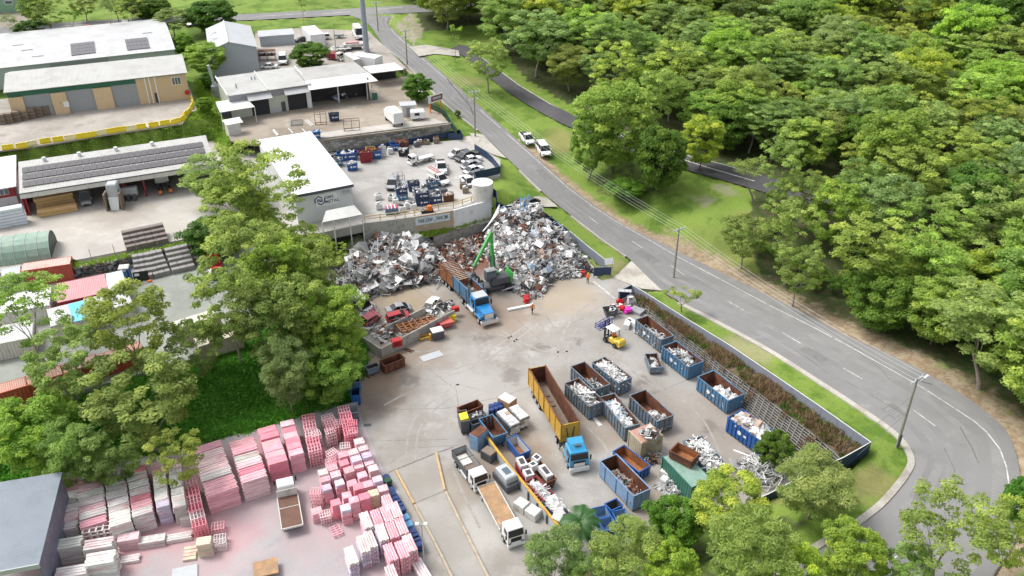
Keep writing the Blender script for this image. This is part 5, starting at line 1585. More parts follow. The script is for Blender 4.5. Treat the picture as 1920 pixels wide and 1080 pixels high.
for k in range(26):
 mb.m = r_.randrange(4); piece(mb,r_,(r_.uniform(-.2,1.3),r_.uniform(-.6,1.0),2.85 + r_.uniform(0,.5)),r_.choice(KALL),r_.uniform(.4,.9))
mb.build('scrap_load',[SCRAP[q] for q in 'wgkt'],None,t.location,t.rotation_euler.z,kind='stuff')
skip('skip_bin','dark brown rusty skip in front of the bay wall corner',(711,677),(721,687),(754,667),1.5,'rust',inner='rust',ribs=3,group=None)
skip('skip_bin','small blue-grey tub beside the dark brown skip',(684,687),(689,694),(708,682),1.1,'dullblue',ribs=0,inner='dgrey',group=None)
for lab,A,B,C,p,i in [('grey open bin at the edge of the pink stacks, lower of the corner row',(653,757),(655,776),(672,771),'dullblue','lgrey'),('royal blue bin at the yard corner, middle of the corner row',(658,728),(658,743),(675,741),'royal','navy'),('white-topped blue bin at the yard corner, upper of the corner row',(661,703),(661,718),(675,717),'bluebin','rust')]:
 skip('skip_bin',lab,A,B,C,1.7,p,ribs=0,inner=i,group='bins at the yard corner')
skip('skip_bin','large open rusty bin at the top of the cluster behind the black tipper',(857,765),(867,776),(904,759),1.9,'rust',inner='rust',ribs=0,group=None)
t,L,W = skip('skip_bin','dark slate skip with a yellow scoop inside, left of the cluster',(857,772),(864,792),(880,786),2.3,'dgrey',inner='rust',ribs=0,group=None,taper=.3)
mb = MB(); mb.loft([[(-.9,-.5,1.3),(.9,-.5,1.3),(.9,.5,1.3),(-.9,.5,1.3)],[(-.6,-.55,2.35),(.75,-.55,2.35),(.75,.55,2.5),(-.6,.55,2.5)]])
o = mb.build('scoop',M['byellow'],None,t.location,t.rotation_euler.z); tag(o,'yellow plastic scoop lying in the dark slate skip','scoop')
t,L,W = skip('skip_bin','slate bin full of flat pale scrap beside the yellow scoop',(879,778),(884,785),(906,771),1.7,'dgrey',inner='dgrey',ribs=0,group=None)
loaded(t,L,W,'',.9,1.8,['g','s','w','g'],['sheet','bar'],15,n=40)
t,L,W = skip('skip_bin','slate bin with a grey lid just behind the pale blue skip',(880,790),(886,798),(904,783),1.6,'dgrey',inner='dgrey',ribs=0,group=None)
t,L,W = skip('skip_bin','big pale blue and navy tapered skip leaning against the partition',(898,786),(925,821),(951,812),2.1,'bluebin',inner='rust',ribs=4,group=None,taper=.5,logo=True)
for lab,A,B,C,sd in [('tapered skip stacked high with pale compressed bales, beside the pale blue skip',(930,776),(957,803),(975,794),16),('tapered skip stacked high with pale compressed bales, next to the yellow tipper',(953,768),(975,790),(993,783),17)]:
 t,L,W = skip('skip_bin',lab,A,B,C,1.7,'dgrey',inner='rust',ribs=0,group='skips of compressed bales',taper=.35)
 k = 0
 for j in range(3):
  for i in range(5):
   for q in range(2):
    m_ = MB(); m_.cbox((-L / 2 + (i + .5) * L / 5,(q - .5) * W * .45,.65 + j * .56),(L / 5 - .05,W * .43,.53),br.uniform(-.04,.04))
    o = m_.build('bale',SCRAP[br.choice('wwwst')],None,t.location,t.rotation_euler.z)
    tag(o,f'compressed metal bale in the {"skip beside the pale blue skip" if sd == 16 else "skip next to the yellow tipper"}, {["bottom", "middle", "top"][j]} layer','bale',f'{["bottom", "middle", "top"][j]} layer bales of skip {"by the blue skip" if sd == 16 else "by the tipper"}')
skip('skip_bin','blue skip with two orange rust plates inside, right of the partition',(949,823),(975,853),(995,845),1.5,'royal',inner='lgrey',floor_m='rustlight',ribs=0,group=None,taper=.2)
t,L,W = skip('skip_bin','brown skip loaded with white appliances, right of the partition',(982,865),(1020,908),(1041,896),1.3,'rust',inner='rust',ribs=0,group=None,taper=.2)
T1 = t
t,L,W = skip('skip_bin','dark red skip with a white tub and white machine, against the partition',(966,868),(982,895),(999,886),1.2,'darkred',inner='rust',ribs=0,group=None)
T2 = t
t,L,W = skip('skip_bin','long dark red skip of white rods against the partition',(985,903),(1020,940),(1041,930),1.4,'darkred',inner='rust',ribs=0,group=None)
loaded(t,L,W,'',.7,1.5,['w','w','s'],['bar','bar','pipe'],19,n=110)
t,L,W = skip('skip_bin','navy skip heaped with white goods at the lower end of the partition',(1016,940),(1046,975),(1068,962),1.3,'navy',inner='rust',ribs=0,group=None)
loaded(t,L,W,'',.9,1.9,['w','w','w','s'],['box','box','sheet','frame'],20,n=46,size=(.6,1.2))
def appliance(label,loc,rz,sz,tilt,name='washing_machine',cat='appliance',door=True):
 t = thing(name,label,cat,loc,rz)
 b = MB(); b.cbox((0,0,sz[2] / 2),sz,0,tilt,0); b.build('casing',SCRAP['w'],t)
 c = MB(); c.cbox((math.sin(tilt) * (sz[2] + .02) * .5,0,sz[2] / 2 + math.cos(tilt) * (sz[2] + .02) * .5),(sz[0] * .6,sz[1] * .6,.03),0,tilt,0); c.build('opening' if door else 'panel',SCRAP['k' if door else 'g'],t)
 return t
def up_of(t,x,y,z):
 return t.matrix_basis @ Vector((x,y,z))
appliance('white fridge lying on its back on the brown skip',up_of(T1,.8,.3,1.0),T1.rotation_euler.z,(2.0,.9,.8),.1,'fridge')
appliance('open white washing machine at the rear of the brown skip',up_of(T1,-1.6,.5,1.1),T1.rotation_euler.z + .3,(.95,.9,.9),.15)
appliance('white dishwasher beside the fridge on the brown skip',up_of(T1,-.9,-.4,1.0),T1.rotation_euler.z + .1,(.9,.9,.8),-.1,'dishwasher')
appliance('white laundry tub at the front of the dark red skip',up_of(T2,1.2,0,.9),T2.rotation_euler.z,(1.2,1.1,.8),.05,'laundry_tub')
appliance('round-cornered white machine at the rear of the dark red skip',up_of(T2,-.9,0,.9),T2.rotation_euler.z,(1.5,1.0,.8),.12)
t = thing('fan_unit','white cabinet with a round black fan at the end of the partition','fan unit',P(1052,972,1.2),R(50))
MB().cbox((0,0,.6),(1.7,1.2,1.1),0,.5,0).build('casing',SCRAP['w'],t)
MB().tube((.35,-.3,1.1),(.45,-.36,1.22),.36,14).build('fan',SCRAP['k'],t)
def heap(name,ring,peak,ph,seed,n,mix,size,kinds,label_z=0.0,skew=.0,z0=0.0):
 """loose heap inside a pixel ring on the ground; returns height lookup"""
 pts = [P(*q) for q in ring]
 pk = P(*peak)
 r = random.Random(seed)
 pl = [(p.x,p.y) for p in pts]
 def dist_edge(x,y):
  d = 1e9
  for (ax,ay),(bx,by) in zip(pl,pl[1:] + pl[:1]):
   vx,vy = bx - ax,by - ay
   t_ = max(0,min(1,((x - ax) * vx + (y - ay) * vy) / (vx * vx + vy * vy + 1e-9)))
   d = min(d,math.hypot(x - ax - t_ * vx,y - ay - t_ * vy))
  return d
 rad = max(math.hypot(x - pk.x,y - pk.y) for x,y in pl)
 def hz(x,y):
  e = dist_edge(x,y)
  dp = math.hypot(x - pk.x,y - pk.y) / rad
  f = min(1.0,e / 3.0)
  v = ph * (max(0,1 - dp) ** .8) * (f ** .7) * (.85 + .3 * mnoise.noise(Vector((x * .35,y * .35,seed)))) + .5 * f
  return z0 + max(0.05,v)
 xs = [p[0] for p in pl]; ys = [p[1] for p in pl]
 mb = MB(); mb.m = 0
 st = .9; gx = np.arange(min(xs),max(xs) + st,st); gy = np.arange(min(ys),max(ys) + st,st)
 idx = {}
 vs,fs = [],[]
 for j,y in enumerate(gy):
  for i,x in enumerate(gx):
   inn = in_poly2(pl,x,y)
   idx[i,j] = len(vs)
   vs.append((x - pk.x,y - pk.y,(hz(x,y) - .25) if inn else z0 - .4))
 for j in range(len(gy) - 1):
  for i in range(len(gx) - 1):
   fs.append((idx[i,j],idx[i + 1,j],idx[i + 1,j + 1],idx[i,j + 1]))
 mb.add(vs,fs)
 c = 0
 while c < n:
  x,y = r.uniform(min(xs),max(xs)),r.uniform(min(ys),max(ys))
  if not in_poly2(pl,x,y): continue
  c += 1
  q = mix[r.randrange(len(mix))]
  nz_ = mnoise.noise(Vector((x * .3 + seed,y * .3,0)))
  if nz_ > .18 and r.random() < .5: q = 'w' if 'w' in mix else q
  if nz_ < -.12 and r.random() < .6: q = r.choice('kgkr') if 'k' in mix else q
  mb.m = 1 + (mix.index(q) if q in mix else r.randrange(len(mix)))
  s = size[0] + (size[1] - size[0]) * r.random() ** 1.8 * (1.0 if r.random() < .93 else 1.7)
  piece(mb,r,(x - pk.x,y - pk.y,hz(x,y) + r.uniform(-.15,.35)),r.choice(kinds),s)
 o = mb.build(name,[SCRAP['g']] + [SCRAP[q] for q in mix],None,(pk.x,pk.y,0),kind='stuff')
 return hz,pl,pk
def in_poly2(poly,x,y):
 r_,j = False,len(poly) - 1
 for i in range(len(poly)):
  if (poly[i][1] > y) != (poly[j][1] > y) and x < (poly[j][0] - poly[i][0]) * (y - poly[i][1]) / (poly[j][1] - poly[i][1]) + poly[i][0]:
   r_ = not r_
  j = i
 return r_
HMIX1 = list('wwsssgggkkkrt'); HMIX2 = list('wwwwssgggkktr')
hz1,pl1,pk1 = heap('scrap_heap',[(632,520,0),(668,478,0),(720,462,0),(780,462,0),(822,478,0),(840,505,0),(832,528,0),(780,537,0),(740,546,0),(700,556,0),(655,585,0),(625,570,0)],(722,490,0),4.4,31,3600,HMIX1,(.3,1.35),['sheet','sheet','bar','bar','box','pipe','frame'])
hz2,pl2,pk2 = heap('scrap_heap',[(905,470,0),(918,430,0),(950,410,0),(1000,410,0),(1045,445,0),(1085,478,0),(1112,510,0),(1085,520,0),(1040,525,0),(1012,560,0),(985,560,0),(948,535,0),(925,512,0)],(978,452,0),6.3,32,5200,HMIX2,(.28,.95),['box','sheet','bar','bar','pipe','frame','sheet','box'])
hz3,pl3,pk3 = heap('rust_pile',[(818,470,0),(838,458,0),(905,440,0),(925,450,0),(915,475,0),(890,505,0),(850,515,0),(838,500,0)],(890,460,0),1.3,33,900,list('rrrrktw'),(.25,.7),['box','sheet','bar'])
PIC = {'sheet': ('bent_sheet','bent sheet'),'box': ('machine_casing','casing'),'bar': ('beam','beam'),'frame': ('metal_frame','frame')}
COLN = {'w': 'white','s': 'silver','g': 'grey','k': 'black','b': 'pale blue','e': 'red','t': 'tan','r': 'rusty'}
pr = random.Random(8)
def pick(hz,pl,pk,n,mix,kinds,size,hn,seed):
 c = 0
 xs = [p[0] for p in pl]; ys = [p[1] for p in pl]
 while c < n:
  x,y = pr.uniform(min(xs),max(xs)),pr.uniform(min(ys),max(ys))
  if not in_poly2(pl,x,y): continue
  c += 1
  k,q = pr.choice(kinds),pr.choice(mix)
  mb = MB(); piece(mb,pr,(0,0,0),k,pr.uniform(*size))
  z = hz(x,y) + .45
  o = mb.build(PIC[k][0],SCRAP[q],None,(x,y,z))
  nm = 'top' if z > 4.5 else 'upper slope' if z > 2.8 else 'lower slope' if z > 1.3 else 'foot'
  sd = 'left' if x < pk.x - 3 else 'right' if x > pk.x + 3 else 'middle'
  fb_ = 'back' if y > pk.y + 2 else 'front'
  lab = f'large {COLN[q]} {PIC[k][1]} on the {nm}, {sd} {fb_}, of the {hn} scrap heap'
  tag(o,lab,'scrap ' + PIC[k][1].split()[-1],lab.replace('large','loose'))
pick(hz1,pl1,pk1,110,list('wwssgk'),['sheet','sheet','sheet','bar','box'],(1.3,2.6),'left',1)
pick(hz2,pl2,pk2,110,list('wwwsgkb'),['box','box','sheet','sheet','frame','bar'],(.9,1.6),'right',2)
for i in range(12):
 a = P(940 + 8 * i,545 - 3.2 * i,.6 + .05 * i); d = Vector((math.cos(.35 + .05 * (i % 3)),math.sin(.45 + .05 * (i % 4)),.03)) * (4.5 + (i % 3))
 o = MB().frame((0,0,0),d,(.05,-.1,0),(0,0,.08)).build('long_rod',SCRAP['w' if i % 3 else 's'],None,a)
 tag(o,f'long pale rod on the foot of the right scrap heap, {"front" if i < 4 else "middle" if i < 8 else "right"} of the bundle','rod','long pale rods at the foot of the right heap')
for i in range(5):
 q = P(930 + i * 2.5,405 - i * 2,5.5)
 o = MB().frame((0,0,0),Vector((2.8 - .2 * i,4.4,1.6 + .2 * i)),(.16,-.1,0),(0,0,.10)).build('long_rod',SCRAP['w'],None,q - Vector((2.4,3,1.6)))
 tag(o,'long white rod leaning at the back left crest of the right scrap heap','rod','leaning rods on the crest of the right heap')
t = thing('blue_frame','light blue tubular frame sticking up at the crest of the right scrap heap','frame',P(980,398,5.6),.4)
LB_ = mat('light_blue_tube',(.18,.45,.72),.4,var=.05)
for x in (-.7,0,.7): MB().tube((x,0,-1.2),(x + .5,.2,3.2),.08,6).build('upright',LB_,t)
for z in (.4,1.5,2.6): MB().tube((-.8 + z * .12,0,z),(.9 + z * .12,.1,z),.07,6).build('crossbar',LB_,t)
# ================================================================ vehicles, machines, people
CARM = {}
def carpaint(n,c):
 if n not in CARM: CARM[n] = mat(n,c,.25,var=.03,coat=.5)
 return CARM[n]
CP = dict(white=carpaint('car_white',(.76,.76,.76)),silver=M['silver'],red=carpaint('car_red',(.42,.012,.02)),dark=carpaint('car_dark',(.05,.055,.06)),pink=carpaint('car_faded',(.5,.1,.12)),black=carpaint('car_black',(.015,.015,.018)))
def wheel_set(t,xs,tw,r,w=.24,rim='silver',dual=()):
 tm = rm = None
 for x in xs:
  for s in (-1,1):
   y = s * tw
   if tm is None:
    tm = MB().tube((0,-w / 2,0),(0,w / 2,0),r,14).build('wheel',M['black'],t,(x,y,r))
    rm = MB().tube((0,-w / 2 - .02,0),(0,w / 2 + .02,0),r * .58,10).build('rim',M[rim],tm)
   else:
    q = again(tm,'wheel',t,(x,y,r)); again(rm,'rim',q,(0,0,0))
def car(label,p0,p1,kind='sedan',paint='white',z=0.0,group=None,wrecked=False,tilt=None,name='car',loc=None,rz=None,cat='car'):
 """p0 rear and p1 front, ground pixels of the long axis"""
 L,W,Hh = {'sedan': (4.7,1.82,1.46),'suv': (4.85,1.9,1.8),'ute': (5.35,1.88,1.8),'van': (5.9,2.02,2.55),'hatch': (4.2,1.78,1.5)}[kind]
 if loc is None:
  a,b = P(*p0,z),P(*p1,z)
  d = b - a; rz = math.atan2(d.y,d.x); c = (a + b) / 2
  k = d.length / L
  k = max(.9,min(1.2,k))
 else:
  c,k = Vector(loc),1.0
 t = thing(name,label,cat,c,rz,group); t.scale = (k,k,k)
 if tilt: t.rotation_euler = (tilt[0],tilt[1],rz)
 pm = CP[paint]
 l,w = L / 2,W / 2
 prof = {'sedan': (.36,-.30,.16,-.12,-.44),'hatch': (.30,-.47,.12,-.42,-.47),'suv': (.30,-.48,.17,-.44,-.48),'ute': (.30,-.03,.17,-.0,-.04),'van': (.40,-.49,.30,-.48,-.49)}[kind]
 belt = {'sedan': .88,'hatch': .92,'suv': 1.05,'ute': 1.05,'van': 1.25}[kind]
 body = MB()
 hood = belt - (.12 if kind != 'van' else .1)
 secs = [(-l,.84,.42,belt - .16),(-l + .12,.97,.3,belt - .02),(-l * .55,1,.27,belt),(0,1,.27,belt),(l * .42,1,.27,belt - .02),(l * .62,.98,.27,hood),(l - .22,.93,.3,hood - .12),(l,.78,.42,hood - .3)]
 body.loft([[(x,-w * f,z0),(x,w * f,z0),(x,w * f * 1.0,z1 - .14),(x,w * f * .9,z1),(x,-w * f * .9,z1),(x,-w * f,z1 - .14)] for x,f,z0,z1 in secs])
 body.build('body',pm,t,smooth=False)
 fB,rB,fT,rT,_ = prof
 cb = MB(); y0,y1 = w * .9,w * .74
 zt_ = Hh - .05
 cb.loft([[(fB * L,-y0,belt - .01),(fB * L,y0,belt - .01),(rB * L,y0,belt - .01),(rB * L,-y0,belt - .01)],[(fT * L,-y1,zt_),(fT * L,y1,zt_),(rT * L,y1,zt_),(rT * L,-y1,zt_)]])
 cb.build('windows',M['glass'],t)
 rf = MB(); rf.loft([[(fT * L + .04,-y1 - .02,zt_ - .02),(fT * L + .04,y1 + .02,zt_ - .02),(rT * L - .04,y1 + .02,zt_ - .02),(rT * L - .04,-y1 - .02,zt_ - .02)],[(fT * L - .08,-y1 + .06,Hh),(fT * L - .08,y1 - .06,Hh),(rT * L + .08,y1 - .06,Hh),(rT * L + .08,-y1 + .06,Hh)]])
 rf.build('roof',pm,t)
 def pillar(f):
  for s in (-1,1):
   xb = rB * L + (fB - rB) * L * f; xt = rT * L + (fT - rT) * L * f
   if kind == 'van' and f < .75:
    MB().loft([[(rB * L,s * (y0 + .012),belt),(xb,s * (y0 + .012),belt),(xb,s * (y0 - .03),belt),(rB * L,s * (y0 - .03),belt)],[(rT * L,s * (y1 + .012),zt_),(xt,s * (y1 + .012),zt_),(xt,s * (y1 - .03),zt_),(rT * L,s * (y1 - .03),zt_)]]).build('side_panel',pm,t)
   else:
    MB().loft([[(xb - .05,s * (y0 + .01),belt),(xb + .05,s * (y0 + .01),belt),(xb + .05,s * (y0 - .03),belt),(xb - .05,s * (y0 - .03),belt)],[(xt - .05,s * (y1 + .01),zt_),(xt + .05,s * (y1 + .01),zt_),(xt + .05,s * (y1 - .03),zt_),(xt - .05,s * (y1 - .03),zt_)]]).build('pillar',pm,t)
 for f in ((.03,.5,.97) if kind != 'van' else (.72,.98)): pillar(f)
 if kind == 'ute':
  MB().box(-l + .1,-.05 * L,-w * .78,w * .78,belt - .06,belt + .012).build('tray',M['black'],t)
 for s in (-1,1):
  MB().box(l - .3,l - .06,s * w * .66 - .18,s * w * .66 + .18,hood - .33,hood - .16).build('headlight',M['bglass'],t)
  MB().box(-l - .01,-l + .12,s * w * .72 - .14,s * w * .72 + .14,belt - .38,belt - .2).build('tail_light',M['red'],t)
  MB().box(fB * L - .25,fB * L - .08,s * (w + .02) - .02,s * (w + .17),belt,belt + .16).build('mirror',pm,t)
 MB().box(l - .06,l + .01,-w * .5,w * .5,.36,.56).build('grille',M['black'],t)
 if not wrecked:
  wheel_set(t,(-L * .29,L * .3),w - .1,.33 if kind in ('sedan','hatch') else .37)
 else:
  for x in (-L * .29,L * .3):
   for s in (-1,1):
    MB().tube((x,s * (w - .05) - .06,.38),(x,s * (w - .05) + .07,.38),.36,12).build('wheel_arch',M['black'],t)
 return t
U = 6.5
Gc = 'cars parked at the upper yard fence'
for lab,a,b,k,p in [('white ute at the top of the row by the zigzag fence',(878,288),(842,297),'ute','white'),('dark grey wagon, second in the row by the zigzag fence',(896,291),(854,305),'sedan','dark'),('white sedan, third in the row by the zigzag fence',(902,300),(865,308),'sedan','white'),
      ('pale silver sedan, fourth in the row by the zigzag fence',(900,308),(866,319),'sedan','silver'),('white sedan nearest the fence corner in the row of parked cars',(905,318),(870,328),'sedan','white'),('white sedan parked beside the round tank',(868,335),(886,352),'sedan','white')]:
 car(lab,a,b,k,p,U,Gc)
car('white twin cab ute facing the camera in the middle of the upper yard',(826,308),(830,330),'ute','white',U,cat='ute',name='ute')
t = car('white service ute with ladders on its rack in the upper yard',(808,332),(838,350),'ute','white',U,cat='ute',name='ute')
MB().box(-2.7,-.2,-.85,.85,1.0,1.75).build('canopy',M['offwhite'],t)
for y in (-.4,.1,.5): MB().box(-3.0,.6,y - .05,y + .05,2.0,2.08).build('ladder_rail',M['red'] if y < .3 else M['lgrey'],t)
car('silver hatchback beside the wire cage in the upper yard',(741,337),(733,362),'hatch','silver',U)
car('white ute parked on the shoulder, upper of the two on the road',(980,256),(996,274),'ute','white',5.6,cat='ute',name='ute')
car('white wagon parked on the shoulder, lower of the two on the road',(1012,277),(1026,297),'suv','white',4.9)
car('red twin cab ute parked on the verge of the top road',(146,60),(184,56),'ute','red',12.2,cat='ute',name='ute')
car('white tray ute parked behind the white warehouse',(252,54),(276,50),'ute','white',12.1,cat='ute',name='ute')
car('grey car partly hidden behind the grey-green tree by the top road',(238,49),(236,58),'suv','silver',12.1)
car('dark car parked behind the big cone-topped tree',(352,52),(368,46),'sedan','dark',12.0)
car('orange-white car behind the big cone-topped tree',(354,44),(368,40),'hatch','pink',12.0)
car('white four wheel drive parked side-on in the storage yard',(617,73),(592,75),'suv','white',11.5)
car('dark car half hidden behind the dome tree',(582,76),(556,79),'sedan','black',11.5)
car('white van parked near the steel mast',(667,62),(678,78),'van','white',11.5,cat='van',name='van')
car('white wagon facing the camera beside the grey gabled shed',(531,110),(531,125),'suv','white',11.5)
car('white sedan behind the workshop roof beside the grey shed',(517,128),(494,128),'sedan','white',11.5)
car('dark car on the driveway behind the blue tubular frame',(984,387),(1004,380),'sedan','dark',3.9)
car('silver van standing in the open solar-roofed shed',(162,365),(163,388),'van','silver',7.0,cat='van',name='van')
for lab,a,b,k,p,z,tl in [('silver wrecked sedan at the front of the left scrap heap',(731,545),(768,527),'sedan','silver',.3,(.1,-.05)),('white wrecked van shell with open end by the left heap',(666,560),(694,585),'van','white',.1,(.25,.1)),
       ('pale wrecked sedan behind the red hatchback in the scrap bay',(726,588),(768,578),'sedan','silver',.3,(.05,.06)),('red wrecked hatchback on top of the scrap bay wall',(728,602),(766,594),'hatch','red',.9,(.05,-.08)),
       ('white wrecked sedan at the open end of the scrap bay',(817,566),(800,586),'sedan','white',.3,(.0,.05)),('faded red and white car shell at the left of the scrap bay',(678,612),(708,590),'hatch','pink',.6,(.3,.1)),
       ('dark crushed car on the front of the left scrap heap',(718,516),(750,506),'hatch','black',.9,(.4,.15)),('black crushed car shell in the middle of the left scrap heap',(752,520),(782,508),'sedan','dark',.8,(-.3,.2))]:
 car(lab,a,b,k,p,z,None,True,tl,'wrecked_car',cat='wrecked car')
def cab(t,x0,L,W,H,paint,z0=.75,glass='glass',visor=True,name='cab',slope=.25):
 """flat-fronted cab from x0 to x0+L (front)"""
 w = W / 2
 x1 = x0 + L
 zb = z0 + (H - z0) * .48
 c = MB().loft([[(x0,-w,z0),(x1,-w,z0),(x1,w,z0),(x0,w,z0)],[(x0,-w,zb),(x1 - .02,-w,zb),(x1 - .02,w,zb),(x0,w,zb)],[(x0,-w + .08,H - .12),(x1 - slope,-w + .1,H - .12),(x1 - slope,w - .1,H - .12),(x0,w - .08,H - .12)],[(x0 + .12,-w + .25,H),(x1 - slope - .2,-w + .25,H),(x1 - slope - .2,w - .25,H),(x0 + .12,w - .25,H)]]).build(name,paint,t)
 s = slope
 MB().loft([[(x1 + .005 - .02,-w + .12,zb + .06),(x1 + .005 - .02,w - .12,zb + .06),(x1 - .1,w - .12,zb + .06),(x1 - .1,-w + .12,zb + .06)],[(x1 - s + .09,-w + .2,H - .2),(x1 - s + .09,w - .2,H - .2),(x1 - s - .05,w - .2,H - .2),(x1 - s - .05,-w + .2,H - .2)]]).build('windscreen',M['glass'],t)
 for q in (-1,1):
  MB().box(x1 - L * .62,x1 - .38,q * (w - .02) - .03,q * (w - .02) + .03,zb + .08,H - .42).build('side_window',M['glass'],t)
  MB().box(x1 - .12,x1 + .0,q * (w + .2) - .09,q * (w + .2) + .09,zb - .1,zb + .6).build('mirror',M['black'],t)
  MB().box(x1 - .04,x1 + .03,q * (w * .75) - .2,q * (w * .75) + .2,z0 + .05,z0 + .25).build('headlight',M['bglass'],t)
 MB().box(x1 - .03,x1 + .02,-w * .62,w * .62,z0 + .32,zb - .12).build('grille',M['black'] if paint is not M['truckblue'] else M['chrome'],t)
 MB().bev(x1 - .25,x1 + .12,-w - .02,w + .02,z0 - .42,z0 + .02,.05).build('bumper',paint if paint is M['gloss_white'] else M['chrome'],t)
 return c
def axis(a,b,z=0.0):
 p,q = P(*a,z),P(*b,z)
 d = q - p
 return p,q,math.atan2(d.y,d.x),d.length
def chassis(t,x0,x1,z=.75):
 for s in (-.42,.42): MB().box(x0,x1,s - .06,s + .06,z,z + .26).build('chassis_rail',M['black'],t)
def flatbed(name,label,a,b,L,W,tray,edge,cabL,cabH,z=0.0,board=True,mid=True):
 p,q,rz,D = axis(a,b,z)
 t = thing(name,label,'truck',p,rz); k = D / L; t.scale = (k,k,k)
 w = W / 2
 tl = L - cabL - .25
 chassis(t,.2,L - .4)
 MB().box(0,tl,-w,w,1.08,1.18).build('tray_frame',M['lgrey'],t)
 MB().box(.08,tl - .08,-w + .08,w - .08,1.181,1.21).build('tray_deck',M[tray],t)
 for s in (-1,1): MB().box(0,tl,s * w - .05,s * w + .05,1.05,1.30).build('side_rail',M[edge],t)
 MB().box(-.05,.05,-w + .05,w - .05,1.05,1.30).build('tail_board',M[edge],t)
 if board: MB().box(tl - .08,tl,-w,w,1.2,2.3).build('headboard',M[edge],t)
 if mid: MB().box(tl * .62,tl * .62 + .08,-w,w,1.212,1.26).build('deck_bar',M[edge],t)
 cab(t,L - cabL,cabL,W * .9,cabH,M['gloss_white'])
 wheel_set(t,(1.3,L - cabL * .75),w - .2,.46,.34,'lgrey')
 for s in (-1,1): MB().box(1.9,3.0,s * (w - .25) - .2,s * (w - .25) + .2,.5,.95).build('fuel_tank',M['grey'],t)
 return t
flatbed('tray_truck','white cab tray truck with a brown deck among the pink stacks',(551,1002),(538,922),7.4,2.45,'brown','offwhite',1.75,2.7)
flatbed('tray_truck','white tray truck with a worn tan deck at the bottom of the yard',(912,921),(968,1026),10.4,2.5,'deck','offwhite',2.0,3.0,mid=False)
flatbed('tray_truck','white tray truck with cab to the left in the upper yard',(812,298),(768,310),6.6,2.2,'offwhite','lgrey',1.6,2.5,U)
p,q,rz,D = axis((861,862),(904,921))
t = thing('tipper_truck','white cab truck with an open black tipper body beside the weighbridge','truck',p,rz)
k = D / 7.6; t.scale = (k,k,k)
chassis(t,.1,7.2)
cab(t,5.5,2.0,2.4,3.0,M['gloss_white'])
mo = MB()
mo.loft([[(0,-1.2,1.15),(5.0,-1.2,1.15),(5.0,1.2,1.15),(0,1.2,1.15)],[(0,-1.2,2.35),(5.0,-1.2,2.35),(5.0,1.2,2.35),(0,1.2,2.35)]],cap=False); mo.build('tipper_body',M['dgrey'],t)
MB().loft([[(.08,-1.12,1.2),(4.92,-1.12,1.2),(4.92,1.12,1.2),(.08,1.12,1.2)],[(.08,-1.12,2.36),(4.92,-1.12,2.36),(4.92,1.12,2.36),(.08,1.12,2.36)]],cap=False).build('inner_wall',M['grey'],t)
MB().box(.08,4.92,-1.12,1.12,1.16,1.2).build('floor',M['oldwood'],t)
MB().box(.5,2.8,-.9,.9,1.21,1.34).build('loose_plate',M['offwhite'],t)
for x in (0,2.5,5.0): MB().box(x - .05,x + .05,-1.28,1.28,2.36,2.44).build('cross_bar',M['dgrey'],t)
for s in (-1,1):
 MB().tube((3.0,s * 1.1,.8),(5.0,s * 1.1,.8),.28,8).build('fuel_tank',M['lgrey'],t)
wheel_set(t,(1.2,2.4,6.4),1.02,.5,.36,'lgrey')
p,q,rz,D = axis((879,563),(920,613))
t = thing('prime_mover','blue bonneted prime mover with chrome bumper facing the yard','truck',p,rz)
k = D / 7.4; t.scale = (k,k,k)
chassis(t,-.6,7.0)
cab(t,2.9,1.9,2.2,3.0,M['truckblue'],.95)
MB().loft([[(4.8,-1.0,.9),(4.8,1.0,.9),(4.8,.95,2.0),(4.8,-.95,2.0)],[(6.9,-.72,.9),(6.9,.72,.9),(6.9,.68,1.85),(6.9,-.68,1.85)]]).build('bonnet',M['truckblue'],t)
MB().box(6.9,6.98,-.62,.62,.95,1.8).build('grille',M['chrome'],t)
MB().bev(6.85,7.4,-1.25,1.25,.45,.95,.08).build('bumper',M['chrome'],t)
for s in (-1,1):
 MB().tube((2.75,s * 1.05,1.0),(2.75,s * 1.05,4.0),.11,8).build('exhaust_stack',M['dgrey'],t)
 MB().tube((2.4,s * 1.05,.8),(4.4,s * 1.05,.8),.34,10).build('fuel_tank',M['chrome'],t)
 MB().bev(5.3,6.7,s * 1.0 - .22,s * 1.0 + .22,1.0,1.25,.08).build('mudguard',M['truckblue'],t)
 MB().box(6.6,6.85,s * .95 - .16,s * .95 + .16,1.28,1.5).build('headlight',M['bglass'],t)
MB().box(3.0,4.6,-.9,.9,3.01,3.1).build('roof_panel',M['lgrey'],t)
wheel_set(t,(.4,1.7,6.0),1.02,.5,.34,'lgrey')
